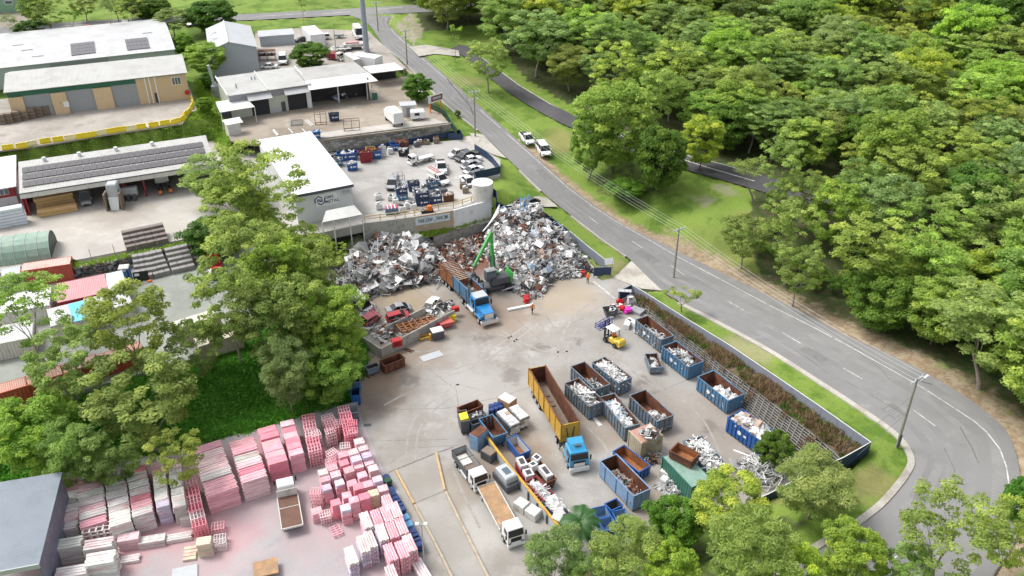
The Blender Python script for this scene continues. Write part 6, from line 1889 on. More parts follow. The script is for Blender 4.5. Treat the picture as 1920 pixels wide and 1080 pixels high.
def tipper(label,A,B,C,h,m1,m2,split,inner,axles,name='tipper_trailer',zb=1.1):
 cen,rz,L,W = rect(A,B,C,h)
 t = thing(name,label,'trailer',Vector((cen.x,cen.y,0)),rz)
 l,w = L / 2,W / 2
 for x0,x1,m in ((-l,-l + L * split,m1),(-l + L * split,l,m2)):
  if x1 - x0 < .1: continue
  for s in (-1,1):
   MB().box(x0,x1,s * w - .05,s * w + .05,zb,h).build('side_wall',M[m],t)
   n = max(1,int((x1 - x0) / 1.9))
   for k in range(n + 1):
    x = x0 + (x1 - x0) * k / n
    MB().box(x - .06,x + .06,s * (w + .09) - .05,s * (w + .09) + .05,zb,h + .02).build('rib',M[m],t)
   MB().box(x0,x1,s * w - .09,s * w + .09,h,h + .1).build('rim',M['rust'] if m != 'bluebin' else M[m],t)
 for x,m in ((-l,m1),(l,m2)):
  MB().box(x - .05,x + .05,-w + .06,w - .06,zb,h - .02).build('end_wall',M[m],t)
 MB().box(-l + .06,l - .06,-w + .06,w - .06,zb,zb + .08).build('floor',M[inner],t)
 for s in (-1,1): MB().box(-l + .06,l - .06,s * (w - .07) - .015,s * (w - .07) + .015,zb + .1,h - .02).build('inner_wall',M['rust'],t)
 for x in (-l + .07,l - .07): MB().box(x - .01,x + .01,-w + .1,w - .1,zb + .1,h - .05).build('inner_wall',M['rust'],t)
 chassis(t,-l + .3,l - 1.0,.7)
 wheel_set(t,axles(l),w - .25,.5,.5,'lgrey')
 return t,L,W
t,L,W = tipper('long brown and blue tipper trailer being loaded behind the blue bonneted truck',(824,494),(887,553),(911,546),3.5,'rustlight','bluebin',.42,'rust',lambda l: (-l + 1.0,-l + 2.2,-l + 3.4))
load('',t.location.copy(),t.rotation_euler.z,L - .4,W - .4,1.4,2.7,['g','k','s','r'],KALL,41,n=150,xr=(.05,.5))
for i in range(12):
 x = -L / 2 + .5 + i * L * .55 / 12
 MB().box(x - .08,x + .08,-W / 2 + .1,W / 2 - .1,3.42,3.52).build('cross_bar',SCRAP['t'],t)
for s in (-.35,.3): MB().box(-L / 2 + .4,L * .06,s - .06,s + .06,3.3,3.41).build('long_bar',SCRAP['t'],t)
t,L,W = tipper('long empty yellow tipper trailer with rust-brown inside, behind the blue cab-over truck',(992,691),(1053,797),(1086,790),3.9,'yellow','yellow',.5,'oldwood',lambda l: (-l + 1.5,-l + 2.8,-l + 4.1))
for x,wd in ((-3.2,.7),(-2.0,.7),(-1.0,.7)): MB().cbox((x,-.1,1.3),(.9,1.4,.12),.1).build('loose_board',M['oldwood'],t)
for y in (-.42,.42): MB().cbox((L / 2 + .12,y,2.5),(.1,.12,1.6),0,0,.15 * (1 if y < 0 else -1)).build('front_brace',M['rust'],t)
p,q,rz,D = axis((1057,822),(1086,887))
t = thing('prime_mover','sky blue cab-over prime mover with white bumper, facing the camera','truck',p,rz)
k = D / 6.6; t.scale = (k,k,k)
chassis(t,-.4,6.2)
WB = mat('white_bumper',(.7,.7,.69),.35,var=.05)
cab(t,4.1,2.4,2.45,3.1,M['cyanblue'],.95)
MB().loft([[(4.15,-1.0,3.05),(6.0,-1.0,3.05),(6.0,1.0,3.05),(4.15,1.0,3.05)],[(4.15,-.95,3.75),(5.2,-.85,3.6),(5.2,.85,3.6),(4.15,.95,3.75)]]).build('roof_fairing',M['cyanblue'],t)
MB().box(4.9,5.6,-.4,.4,3.48,3.56).build('sunroof',M['dgrey'],t)
MB().bev(6.3,6.75,-1.25,1.25,.4,.98,.1).build('front_bumper',WB,t)
MB().box(6.51,6.56,-.7,.7,1.05,1.6).build('grille_panel',M['chrome'],t)
MB().box(6.2,6.35,-1.0,1.0,2.72,2.86).build('sun_visor',M['lgrey'],t)
for s in (-1,1):
 MB().tube((2.6,s * 1.0,.8),(4.0,s * 1.0,.8),.34,10).build('fuel_tank',M['chrome'],t)
wheel_set(t,(.5,1.8,5.3),1.05,.5,.34,'lgrey')
eb = P(928,541,0)
t = thing('material_handler','green material handler lifting scrap with its grab over the trailer','excavator',eb,0)
D_ = lambda px,py,z: P(px,py,z) - eb
ud = D_(968,536,0);
MB().cbox((0,0,.75),(5.2,2.4,.6),.35).build('undercarriage',M['dgrey'],t)
for sx in (-2.0,2.0):
 for sy in (-1,1):
  c = Matrix.Rotation(.35,3,'Z') @ Vector((sx,sy * 1.35,.62))
  d = Matrix.Rotation(.35,3,'Z') @ Vector((0,.28,0))
  MB().tube(c - d,c + d,.62,12).build('wheel',M['black'],t)
  e = Matrix.Rotation(.35,3,'Z') @ Vector((sx * 1.35,sy * 2.0,.15))
  MB().cbox((e.x,e.y,.12),(.8,.8,.14),.35).build('outrigger_foot',M['dgrey'],t)
  o = MB().tube((c.x * .9,c.y * .6,.85),(e.x,e.y,.25),.16,6); o.build('outrigger',M['dgrey'],t)
MB().tube((0,0,1.05),(0,0,1.5),1.1,14).build('slew_ring',M['dgrey'],t)
MB().cbox((.6,-.2,2.1),(3.1,2.1,1.15),.45).build('engine_house',M['dgrey'],t)
MB().cbox((2.35,.75,2.35),(.25,2.5,1.6),.45,.25).build('counterweight_door',M['machgreen'],t)
MB().cbox((-.3,.2,2.9),(2.0,.7,.25),.45).build('deck_cover',M['machgreen'],t)
cbz = MB().cbox((-.7,-.9,3.2),(1.7,1.15,1.9),.45); cbz.build('cab',M['dgrey'],t)
MB().cbox((-.75,-.95,3.35),(1.74,1.19,1.0),.45).build('cab_window',M['bglass'],t)
MB().cbox((-.7,-.9,4.18),(1.8,1.25,.1),.45).build('cab_roof',M['grey'],t)
b0 = Vector((-.2,.35,2.5)); b1 = D_(921,437,8.6); b1 = Vector((b0.x - .6,b0.y + .6,10.4))
def arm(a,b,w0,w1,hh0,hh1,name,m):
 d = (b - a).normalized(); s = d.cross(Vector((0,0,1))).normalized(); u = s.cross(d)
 MB().loft([[a - s * w0 - u * hh0,a + s * w0 - u * hh0,a + s * w0 + u * hh0,a - s * w0 + u * hh0],[b - s * w1 - u * hh1,b + s * w1 - u * hh1,b + s * w1 + u * hh1,b - s * w1 + u * hh1]]).build(name,m,t)
oq = Vector((b0.x + eb.x,b0.y + eb.y,0))
def at_y(px,py,y):
 o,d = cam_ray(px,py); return o + d * ((y - o.y) / d.y)
b1 = at_y(920,438,eb.y + 1.2) - eb
b2 = at_y(888,500,eb.y - 2.2) - eb
arm(b0,b1,.28,.22,.42,.3,'boom',M['machgreen'])
arm(b1 + Vector((.15,0,.25)),b2,.2,.14,.36,.2,'stick',M['machgreen'])
for f in (.15,):
 for s in (-.35,.35): MB().tube(b0 + Vector((s,-.5,-.2)),b0.lerp(b1,.5) + Vector((s,-.3,0)),.11,8).build('ram',M['dgrey'],t)
MB().tube(b0.lerp(b1,.72) + Vector((0,-.3,.3)),b1.lerp(b2,.3) + Vector((0,0,.4)),.1,8).build('ram',M['chrome'],t)
MB().tube(b2,b2 - Vector((0,0,1.2)),.1,8).build('grab_link',M['dgrey'],t)
gc = b2 - Vector((0,0,1.5))
MB().tube(gc + Vector((0,0,.4)),gc - Vector((0,0,.3)),.35,10,.45).build('grab_head',M['dgrey'],t)
for k in range(5):
 a = k * 6.283 / 5
 c,s = math.cos(a),math.sin(a)
 g = MB()
 pts = [gc + Vector((c * .35,s * .35,-.2)),gc + Vector((c * .85,s * .85,-.7)),gc + Vector((c * .75,s * .75,-1.4)),gc + Vector((c * .25,s * .25,-1.9))]
 for (p_,q_,r0,r1) in zip(pts[:-1],pts[1:],(.2,.2,.17),(.2,.17,.05)): g.tube(p_,q_,r0,6,r1)
 g.build('grab_tine',M['dgrey'],t)
fb0 = P(1149,643,0)
t = thing('forklift','yellow forklift with a white roof carrying blue frames','forklift',fb0,R(128))
t.scale = (1.15,1.15,1.15)
FY = mat('forklift_yellow',(.72,.50,.06),.4,var=.06)
MB().bev(-1.5,.2,-.62,.62,.45,1.15,.14).build('body',FY,t)
MB().bev(-1.75,-1.15,-.62,.62,.4,1.3,.18).build('counterweight',FY,t)
MB().box(.2,1.0,-.6,.6,.35,.6).build('floor',M['dgrey'],t)
for x,y in ((-.55,-.55),(-.55,.55),(.95,-.55),(.95,.55)): MB().tube((x,y,.6),(x * .85,y,2.25),.05,6).build('roof_post',M['dgrey'],t)
MB().bev(-.65,.95,-.62,.62,2.25,2.34,.04).build('roof',M['gloss_white'],t)
for y in (-.35,.35): MB().box(1.2,1.34,y - .07,y + .07,.2,3.0).build('mast_rail',M['black'],t)
for z in (.6,1.7,2.9): MB().box(1.22,1.32,-.4,.4,z - .06,z + .06).build('mast_bar',M['black'],t)
for y in (-.3,.3): MB().box(1.36,2.5,y - .06,y + .06,1.5,1.56).build('fork',M['black'],t)
MB().box(-.45,.05,-.25,.25,1.15,1.25).build('seat',M['black'],t)
wheel_set(t,(-1.0,.8),.6,.36,.3,'dgrey')
def local_pt(t,x,y,z):
 return Matrix.LocRotScale(t.location,t.rotation_euler,t.scale) @ Vector((x,y,z))
BLUEF = mat('blue_frame_paint',(.03,.05,.24),.45,var=.1)
for j in range(3):
 q = thing('metal_frame',f'blue tubular frame on the forklift forks, {["bottom", "middle", "top"][j]} of the pile','frame',local_pt(t,1.9,0,1.6 + .35 * j),t.rotation_euler.z + .06 * j)
 for x in (-.55,0,.55): MB().tube((x,-1.35,.05),(x,1.35,.05),.05,6).build('tube',BLUEF,q)
 for y in (-1.3,-.45,.45,1.3): MB().tube((-.6,y,.1),(.6,y,.1),.045,6).build('cross_tube',BLUEF,q)
 for x in (-.55,.55):
  for y in (-1.3,1.3): MB().tube((x,y,0),(x,y,.32),.04,6).build('upright',BLUEF,q)
def person(label,loc,rz,pose,shirt,legs=None,hat=None,sc=1.0):
 t = thing('person',label,'person',loc,rz)
 J = {'pel': (0,0,.95),'sp': (0,.01,1.2),'ch': (0,.0,1.42),'nk': (0,.01,1.54),'hd': (0,.03,1.68)}
 sit = pose == 'sit'
 if sit:
  leg = {s: [(s * .11,.02,.92),(s * .13,.48,.95),(s * .13,.52,.5),(s * .13,.68,.45)] for s in (-1,1)}
  armz = {s: [(s * .2,0,1.42),(s * .26,.12,1.16),(s * .16,.4,1.2),(s * .14,.5,1.22)] for s in (-1,1)}
 elif pose == 'walk':
  leg = {s: [(s * .1,0,.92),(s * .11,.18 * s + .05,.5),(s * .11,.22 * s - .08,.08),(s * .12,.22 * s + .1,.04)] for s in (-1,1)}
  armz = {s: [(s * .2,0,1.43),(s * .27,-.1 * s,1.15),(s * .25,.1 - .12 * s,.92),(s * .24,.15 - .12 * s,.83)] for s in (-1,1)}
 else:
  leg = {s: [(s * .1,0,.92),(s * .12,.03,.5),(s * .12,-.01,.08),(s * .14,.14,.04)] for s in (-1,1)}
  armz = {s: [(s * .2,0,1.43),(s * .26,.02,1.15),(s * .2,.22,1.02),(s * .15,.3,1.02)] for s in (-1,1)}
 vs,es,rad = [],[],[]
 def v(p,r): vs.append(p); rad.append(r); return len(vs) - 1
 a = v(J['pel'],.155); b = v(J['sp'],.15); c = v(J['ch'],.165); d = v(J['nk'],.06); e = v(J['hd'],.105); e2 = v((0,.03,1.78),.08)
 es += [(a,b),(b,c),(c,d),(d,e),(e,e2)]
 for s in (-1,1):
  pr_ = a
  for p,r in zip(leg[s],(.1,.075,.05,.04)): k = v(p,r); es.append((pr_,k)); pr_ = k
  pr_ = c
  for p,r in zip(armz[s],(.065,.05,.04,.035)): k = v(p,r); es.append((pr_,k)); pr_ = k
  hx,hy,hz_ = armz[s][-1]
  for f in range(5):
   k = v((hx + (f - 2) * .014,hy + .06 - .006 * abs(f - 2),hz_ - .02),.009); es.append((pr_,k))
 me = bpy.data.meshes.new('body'); me.from_pydata(vs,es,[])
 o = bpy.data.objects.new('body',me); COL.objects.link(o)
 md = o.modifiers.new('skin','SKIN'); sk = me.skin_vertices[0].data if me.skin_vertices else None
 if sk is None:
  bm = bmesh.new(); bm.from_mesh(me); bm.verts.layers.skin.verify(); bm.to_mesh(me); bm.free(); sk = me.skin_vertices[0].data
 for i,r in enumerate(rad): sk[i].radius = (r,r)
 sk[0].use_root = True
 o.modifiers.new('sub','SUBSURF').levels = 1
 dg = bpy.context.evaluated_depsgraph_get()
 m2 = bpy.data.meshes.new_from_object(o.evaluated_get(dg)); bpy.data.objects.remove(o)
 m2.materials.clear()
 for m in (M['skin'],shirt,legs or M['denim'],M['black']): m2.materials.append(m)
 for p in m2.polygons:
  z,x,y = p.center.z,abs(p.center.x),p.center.y
  p.material_index = 0 if z > 1.52 else 3 if z < .12 and not sit else 2 if (z < .98 and not (x > .17 and not sit)) else (0 if (x > .2 and z < 1.12) else 1)
 q = bpy.data.objects.new('body',m2); COL.objects.link(q); q.parent = t
 MB().tube((0,.02,1.74),(0,.02,1.84),.135,12,.08).build('helmet' if hat else 'hair',hat or M['darkbark'],t)
 t.scale = (sc,sc,sc)
 return t
person('person in an orange shirt seated in the yellow forklift',local_pt(bpy.data.objects['forklift'],-.25,0,.28),R(38),'sit',M['hivis'],M['denim'],M['gloss_white'],1.1)
person('person in a red hi-vis top walking at the foot of the right scrap heap',P(998,588,0),R(200),'walk',M['hivis'],M['denim'],M['gloss_white'],1.12)
person('person in an orange shirt standing near the sorted junk by the gate',P(1102,531,0),R(150),'stand',M['hivis'],M['denim'],M['byellow'],1.12)
# ================================================================ the stacking yard
hr_ = random.Random(77)
def tinted(name,var=.18,scale=2.0,rough=.75,dust=(.60,.27,.31),amt=.25):
 m = mat(name,(1,1,1),rough,var=var,scale=scale,dirt=dust,dirt_amt=amt,dirt_scale=.7)
 nt = m.node_tree; n,l = nt.nodes,nt.links
 oi = next(q for q in n if q.type == 'OBJECT_INFO')
 sc = next(q for q in n if q.type == 'VECT_MATH' and q.operation == 'SCALE' and tuple(round(v,2) for v in q.inputs[0].default_value) == (1,1,1))
 l.new(oi.outputs['Color'],sc.inputs[0])
 return m
PACKM = tinted('pack_paint')
PLAINP = tinted('plain_paint',.1,2.0,.6,(.3,.27,.24),.12)
TINT = dict(pink=(.80,.27,.34),pale=(.78,.56,.58),white=(.72,.70,.67),lilac=(.60,.55,.68),grey=(.56,.535,.51),rose=(.80,.43,.48),straw=(.62,.55,.40))
PACK = {}
def pack_mesh(kind):
 if kind in PACK: return PACK[kind]
 mb = MB()
 if kind == 'bars':          # lengthwise lengths side by side, unit size, x long
  for i in range(4):
   y = -.5 + i * .25
   for k in (0,1):
    mb.bev(-.5 + .015 * ((i + k) % 2),.5 - .02 * ((i + k) % 3),y + .02,y + .23,.04 + k * .49,.50 + k * .45 + .05 * k * (i % 2),.06)
  for x in (-.28,.25): mb.box(x - .02,x + .02,-.48,.48,.0,.05)
 elif kind == 'sheets':
  for j in range(5):
   mb.bev(-.5 + .015 * (j % 2),.5 - .02 * ((j + 1) % 3),-.5 + .01 * (j % 3),.5,j * .2 + .015,j * .2 + .18,.02)
  mb.box(-.32,.32,-.35,.35,.985,1.0)
 elif kind == 'crate':       # shallow crate with openings in its lid
  mb.bev(-.5,.5,-.5,.5,.0,.90,.02)
  for a in (-.5,-.17,.17,.5):
   mb.box(max(-.5,a - .07),min(.5,a + .07),-.5,.5,.905,1.0)
  for b in (-.5,0,.5):
   mb.box(-.49,.49,max(-.5,b - .07),min(.5,b + .07),.901,.995)
 elif kind == 'cage':
  for x in (-.48,-.24,0,.24,.48):
   mb.box(x - .03,x + .03,-.5,.5,.82,.92); mb.box(x - .025,x + .025,-.5,-.44,0,.82); mb.box(x - .025,x + .025,.44,.5,0,.82)
  for y in (-.48,0,.48):
   mb.box(-.5,.5,y - .03,y + .03,.925,.99); mb.box(-.5,.5,y - .03,y + .03,0,.08)
  for y in (-.24,.24):
   for x in (-.5,.44): mb.box(x,x + .06,y - .025,y + .025,0,.82)
 me = mb.mesh('pack_' + kind); me.materials.append(PACKM)
 PACK[kind] = me
 return me
def stack(label,loc,rz,L,W,H,n,kind,tint,top=None,group=None,name='crate_stack',jit=.05):
 t = thing(name,label,'stack',loc,rz,group)
 h = H / n
 for j in range(n):
  o = bpy.data.objects.new('pack',pack_mesh(kind)); COL.objects.link(o); o.parent = t
  o.location = (hr_.uniform(-jit,jit),hr_.uniform(-jit,jit),j * h)
  o.rotation_euler = (0,0,hr_.uniform(-.02,.02))
  o.scale = (L,W,h * .94)
  c = tint if not (top and j >= n - 1) else top
  v = hr_.uniform(.88,1.1)
  o.color = (c[0] * v,c[1] * v * hr_.uniform(.95,1.05),c[2] * v,1)
 return t
ORD = ['first','second','third','fourth','fifth','sixth','seventh','eighth','ninth','tenth','eleventh','twelfth','thirteenth','fourteenth','fifteenth','sixteenth']
ROWS = [  # right top edge back -> front pixels, width, height, number of stacks, pack kind, tints
 ((144,880),(148,966),2.95,2.7,7,'bars',('grey','rose','pale','white')),((192,876),(201,975),2.9,2.7,8,'bars',('white','grey','rose','pale')),
 ((232,866),(247,978),2.35,2.7,9,'bars',('white','grey','lilac','white')),((271,857),(288,958),2.3,2.7,8,'bars',('rose','white','pale','pink')),
 ((306,860),(319,948),1.5,2.6,7,'sheets',('grey','pale','lilac','rose')),((338,862),(350,948),1.5,2.6,7,'sheets',('pale','grey','grey','rose')),
 ((368,895),(388,982),1.6,2.2,6,'cage',('rose','pink','white','lilac')),((414,822),(448,912),3.7,2.9,7,'bars',('rose','lilac','pale','grey')),
 ((476,815),(503,893),3.1,2.9,6,'bars',('rose','pink','pale','grey')),((518,795),(541,862),2.4,2.9,6,'sheets',('pale','pink','rose','rose')),
 ((551,784),(571,850),1.8,2.8,6,'sheets',('rose','pale','pink','rose')),((588,774),(603,842),1.6,2.7,5,'cage',('rose','pink','pale','rose')),
 ((622,772),(636,800),1.5,2.5,3,'cage',('pale','lilac','rose','pink')),((654,757),(668,812),1.5,2.6,4,'cage',('pink','rose','pink','rose'))]
NEXTTO = ['beside the blue-grey shed']
for k,(a,b,wd,h,n,kind,tn) in enumerate(ROWS):
 A,B = P(*a,h),P(*b,h)
 d = (A - B); L = d.length; u = d / L; rz = math.atan2(u.y,u.x) - math.pi / 2
 lv = Vector((math.cos(rz),math.sin(rz),0))
 for j in range(n):
  c = B + u * (L * (j + .5) / n) - lv * (wd / 2); c.z = 0
  q = tn[hr_.randrange(4)]
  hh = h * hr_.uniform(.94,1.05)
  stack(f'{q} stack, {ORD[j]} from the front, {ORD[k]} row from the blue-grey shed',c,rz + hr_.uniform(-.02,.02),wd * .97,L / n * .92,hh,6,kind,TINT[q],TINT['white'] if hr_.random() < .5 and k < 6 else None,'rows of stacks in the left of the stacking yard')
for lab,x,y,wd,dp,h,n,kind,tn in [('pale pack stack at the front beside the blue-grey shed, topped with cross bars',118,985,3.1,1.3,2.2,4,'bars','white'),('tall pale grey stack at the front, next to the shed wall',122,1018,3.3,1.6,2.6,5,'bars','white'),('pale stack cut by the bottom edge beside the shed wall',133,1070,3.2,1.5,2.4,5,'bars','white'),
 ('stack with open slatted top in front of the second row',180,988,2.9,1.3,2.3,4,'cage','white'),('bright pale stack in the middle front, second row',184,1018,3.0,1.5,2.6,5,'bars','white'),('pale stack of the second row nearest the camera',188,1045,3.0,1.8,2.6,5,'bars','white'),
 ('low pale stack with pink base in front of the third row',240,1005,2.2,1.2,1.5,3,'crate','pale'),('flat pale bundle lying in front of the third row',243,1046,2.0,1.0,.45,1,'bars','white'),('wide low bundle with cross pieces in front of the fourth row',284,1010,2.8,1.1,.9,2,'crate','grey'),
 ('low pale bundle of lengths lying alone on the pink slab',336,1004,2.8,1.0,.6,1,'bars','white'),('small pale sheet stack lying flat by the dark stack',357,1036,1.4,2.0,.35,1,'bars','straw'),('straw-topped dark slatted stack at the front of the cages',382,1013,1.6,1.2,2.0,5,'sheets','straw'),
 ('pink cage holding a black bag, right of the straw-topped stack',407,985,1.4,1.2,1.0,2,'cage','rose'),('white-barred cage at the end of the cage row',411,1010,1.3,1.5,1.1,2,'cage','white'),('pale cage in front of the fifth and sixth rows',351,966,1.6,.9,1.2,3,'crate','grey')]:
 q = P(x,y,h)
 stack(lab,Vector((q.x,q.y,0)),R(13),wd,dp,h,n,kind,TINT[tn])
a,b = P(687,962,2.6),P(698,990,2.6)
RZ = math.atan2(b.y - a.y,b.x - a.x)
BLK = [(637,790,'cage','rose'),(660,792,'cage','pink'),(619,807,'cage','pale'),(661,806,'cage','rose'),(592,812,'cage','pale'),(647,834,'cage','white'),(674,826,'crate','white'),(681,839,'crate','pale'),(662,846,'crate','pale'),(687,852,'crate','lilac'),(667,859,'crate','lilac'),(692,865,'crate','pale'),
 (644,851,'crate','rose'),(622,847,'cage','pale'),(645,866,'crate','pink'),(672,872,'crate','rose'),(620,864,'cage','rose'),(654,880,'crate','rose'),(700,876,'sheets','pale'),(680,889,'sheets','rose'),(624,875,'crate','rose'),(629,888,'crate','pale'),(606,884,'crate','white'),
 (609,896,'crate','rose'),(613,913,'sheets','lilac'),(637,904,'sheets','lilac'),(660,904,'sheets','rose'),(672,911,'sheets','pink'),(690,906,'sheets','rose'),(708,897,'sheets','lilac'),(650,927,'sheets','rose'),(718,915,'sheets','pale'),(683,930,'sheets','pink'),(700,923,'sheets','straw'),(664,936,'sheets','rose'),(629,941,'sheets','pink'),(648,950,'sheets','lilac'),(592,920,'cage','rose'),(593,957,'crate','rose'),(609,962,'cage','pale')]
def spot(x,y):
 v = 'back' if y < 835 else 'upper' if y < 870 else 'middle' if y < 910 else 'lower'
 s = 'left' if x < 625 else 'centre left' if x < 652 else 'centre right' if x < 678 else 'right'
 return f'{v} {s} of the crowded right block'
KN = dict(cage='open cage',crate='holed crate',sheets='sheet pack',bars='long pack')
for x,y,kind,tn in BLK:
 h = hr_.uniform(2.3,2.9) if y < 955 else 1.4
 q = P(x,y,h)
 big = hr_.uniform(1.08,1.2) if kind in ('sheets','crate') else 1.2
 stack(f'{tn} {KN[kind]} stack at {spot(x, y)}',Vector((q.x,q.y,0)),RZ + math.pi / 2 + hr_.uniform(-.05,.05) + (hr_.uniform(-.5,.5) if kind == 'cage' else 0),big,big * .92,h,5 if h > 1.6 else 3,kind,TINT[tn if tn not in ('white','lilac') else 'rose'],TINT[tn],f'{tn} {KN[kind]} stacks, {spot(x, y)}')
LONG = [(728,941,'rose'),(743,955,'pale'),(724,962,'pale'),(706,969,'rose'),(687,974,'white'),(753,985,'pale'),(736,992,'rose'),(715,997,'white'),(694,1010,'white'),(680,1018,'white'),(769,1017,'pale'),(753,1029,'rose'),(733,1034,'rose'),(658,1040,'white'),(736,1076,'white')]
for i,(x,y,tn) in enumerate(LONG):
 h = 2.7 if i != 13 else 2.2
 q = P(x,y,h)
 nb_ = 'beside the blue bins' if x > 740 and y < 1025 else 'nearest the light pole' if x > 745 else 'at the bottom edge' if y > 1060 else 'on the left end' if x < 685 else 'in the middle'
 stack(f'{tn} long pack stack {nb_}, {ORD[i]} from the back in front right block',Vector((q.x,q.y,0)),RZ,2.55,1.05,h,5,'bars',TINT['rose'] if tn != 'white' or i in (4,14) else TINT['lilac'],TINT[tn],'long pack stacks in the front right block')
q = P(790,1066,.9); stack('fan of loose white sheets leaning at the bottom edge by the light pole',Vector((q.x,q.y,0)),RZ + .1,3.0,1.2,.9,2,'bars',TINT['white'])
q = P(630,994,.4); stack('single low pink frame lying in front of the tray truck side block',Vector((q.x,q.y,0)),RZ + .15,1.5,1.1,.45,1,'cage',TINT['rose'])
q = P(600,843,1.0); stack('small pink bundle standing alone between the two blocks',Vector((q.x,q.y,0)),.5,1.2,1.0,.9,3,'cage',TINT['rose'])
q = P(580,853,.3); stack('low pale pallet beside the small pink bundle',Vector((q.x,q.y,0)),.3,1.3,.8,.3,1,'cage',TINT['pale'])
for lab,x,y in [('small tan deck corner of a truck tray at the bottom edge',500,1074),('flat white sheet lying at the bottom edge of the slab',347,1078)]:
 o = MB().cbox((0,0,.8 if 'truck' in lab else .1),(2.6,2.2,.12),.3).build('tray_corner' if 'truck' in lab else 'sheet',M['deck' if 'truck' in lab else 'lgrey'],None,P(x,y,0)); tag(o,lab,'tray' if 'truck' in lab else 'sheet')
BINM = dict(navy=mat('navy_bin',(.015,.045,.18),.45,var=.1),blue=mat('sky_bin',(.12,.36,.62),.45,var=.1),green=mat('green_bin',(.01,.07,.04),.45,var=.1))
for i,(x,y,c) in enumerate([(727,902,'green'),(733,921,'navy'),(737,929,'navy'),(741,936,'navy'),(745,943,'navy'),(749,949,'navy'),(753,956,'navy'),(760,972,'blue'),(766,985,'blue'),(774,999,'navy'),(778,1007,'navy'),(781,1014,'navy'),(784,1022,'navy')]):
 q = P(x,y,.9)
 lab = {'green': 'dark green bin at the head of the blue bin line','blue': f'{"upper" if y < 980 else "lower"} pale blue bin in the line beside the pink packs','navy': f'navy bin, {ORD[i - 1]} from the green bin in the line beside the pink packs'}[c]
 t = thing('wheelie_bin',lab,'bin',Vector((q.x,q.y,0)),RZ + .1,'bins in line beside the pink packs')
 b_ = MB(); b_.loft([[(-.32,-.3,.1),(.32,-.3,.1),(.32,.3,.1),(-.32,.3,.1)],[(-.42,-.42,1.1),(.42,-.42,1.1),(.42,.42,1.1),(-.42,.42,1.1)]]); b_.build('bin_body',BINM[c],t)
 MB().bev(-.46,.46,-.46,.46,1.1,1.2,.05).build('lid',BINM[c],t)
 for s in (-.3,.3): MB().tube((s - .05,.34,.14),(s + .05,.34,.14),.14,8).build('wheel',M['black'],t)
q = P(724,894,.9)
o = MB().tube((0,0,0),(0,0,1.0),.42,14).build('barrel',BINM['navy'],None,(q.x,q.y,0)); tag(o,'round navy barrel above the green bin','barrel')
# ================================================================ goods in the other yards
YB = [(16,277),(42,274),(60,270),(86,265),(110,262),(132,259),(153,256),(172,253),(192,249),(211,246),(229,243),(247,241),(265,238),(289,234.5),(310,231),(330,228),(344,222),(347,215),(355,209),(360,200),(362,193),(360,185)]
bproto = None
for i,(x,y) in enumerate(YB):
 p = P(x,y + 3,12.0); q = P(*YB[min(i + 1,len(YB) - 1)],12.0) - P(*YB[max(i - 1,0)],12.0)
 pale = i in (2,5,8,11)
 lab = f'{"pale faded" if pale else "bright"} yellow water barrier, {ORD[i] + " from the left edge" if i < 11 else ORD[len(YB) - 1 - i] + " from the cream wall end"} of the line'
 t = thing('water_barrier',lab,'barrier',p,math.atan2(q.y,q.x),'yellow barriers along the gravel yard edge')
 MB().loft([[(-1.0,-.32,0),(1.0,-.32,0),(1.0,.32,0),(-1.0,.32,0)],[(-1.0,-.3,.35),(1.0,-.3,.35),(1.0,.3,.35),(-1.0,.3,.35)],[(-.98,-.14,.7),(.98,-.14,.7),(.98,.14,.7),(-.98,.14,.7)],[(-.96,-.12,1.0),(.96,-.12,1.0),(.96,.12,1.0),(-.96,.12,1.0)]]).build('barrier_body',mat('pale_yellow',(.78,.70,.35),.5,var=.05) if pale else M['byellow'],t)
 for s in (-.4,.4): MB().tube((s,0,1.0),(s,0,1.06),.1,8).build('filler_cap',M['offwhite'],t)
for i,(x,y) in enumerate([(6,232),(20,230),(34,227),(49,224),(62,221),(76,218),(90,215),(103,213)]):
 p = P(x,y,12.0)
 t = thing('crate_stack',f'brown slatted crate stack, {ORD[i]} from the left before the cream warehouse','stack',p,R(11),'crate stacks before the cream warehouse')
 nl = 3 if i != 3 else 2
 for j in range(nl):
  o = MB().box(-.72,.72,-.6,.6,j * .72 + .08,j * .72 + .68)
  for s in (-.55,0,.55): o.box(s - .08,s + .08,-.66,.66,j * .72,j * .72 + .075)
  for z in (.2,.4,.6): o.box(-.75,.75,-.64,-.605,j * .72 + z - .07,j * .72 + z + .05)
  o.build('crate',M['oldwood'],t)
def grid_stack(label,fl,fr_,dz,z,rows,cols,tiers,m,bh=.42,name='paver_stack',setback=.55,depth=1.0):
 """stepped stack of strapped blocks; each block a part"""
 a,b = P(*fl,z),P(*fr_,z); d = b - a; L = d.length
 t = thing(name,label,'stack',a,math.atan2(d.y,d.x))
 bw = L / cols; first = None
 for j in range(tiers):
  for r0 in range(rows):
   for c in range(cols):
    if r0 * 1.0 < 0: continue
    zz = j * bh
    y = r0 * depth
    if j >= 2 + r0 + dz: continue
    if j < tiers and (r0 == rows - 1 or j >= 0):
     if first is None: first = MB().bev(.015,bw - .015,.015,depth - .015,0,bh - .02,.03).build('paver_pack',m,t,(c * bw,y,zz))
     else: again(first,'paver_pack',t,(c * bw + hr_.uniform(-.02,.02),y + hr_.uniform(-.03,.03),zz))
 return t
grid_stack('brown paver stack in stepped tiers on the pale shed yard',(238,472),(317,455),0,7.0,4,6,5,M['brownpaver'])
for lab,a,b,k in [('grey paver stack next to the black notice board',(256,529),(288,523),0),('grey paver stack in the middle of the container yard row',(290,523),(321,515),0),('grey paver stack nearest the red and white truck',(324,515),(367,505),0)]:
 grid_stack(lab,a,b,k,5.0,5,3,6,M['paver'],.42)
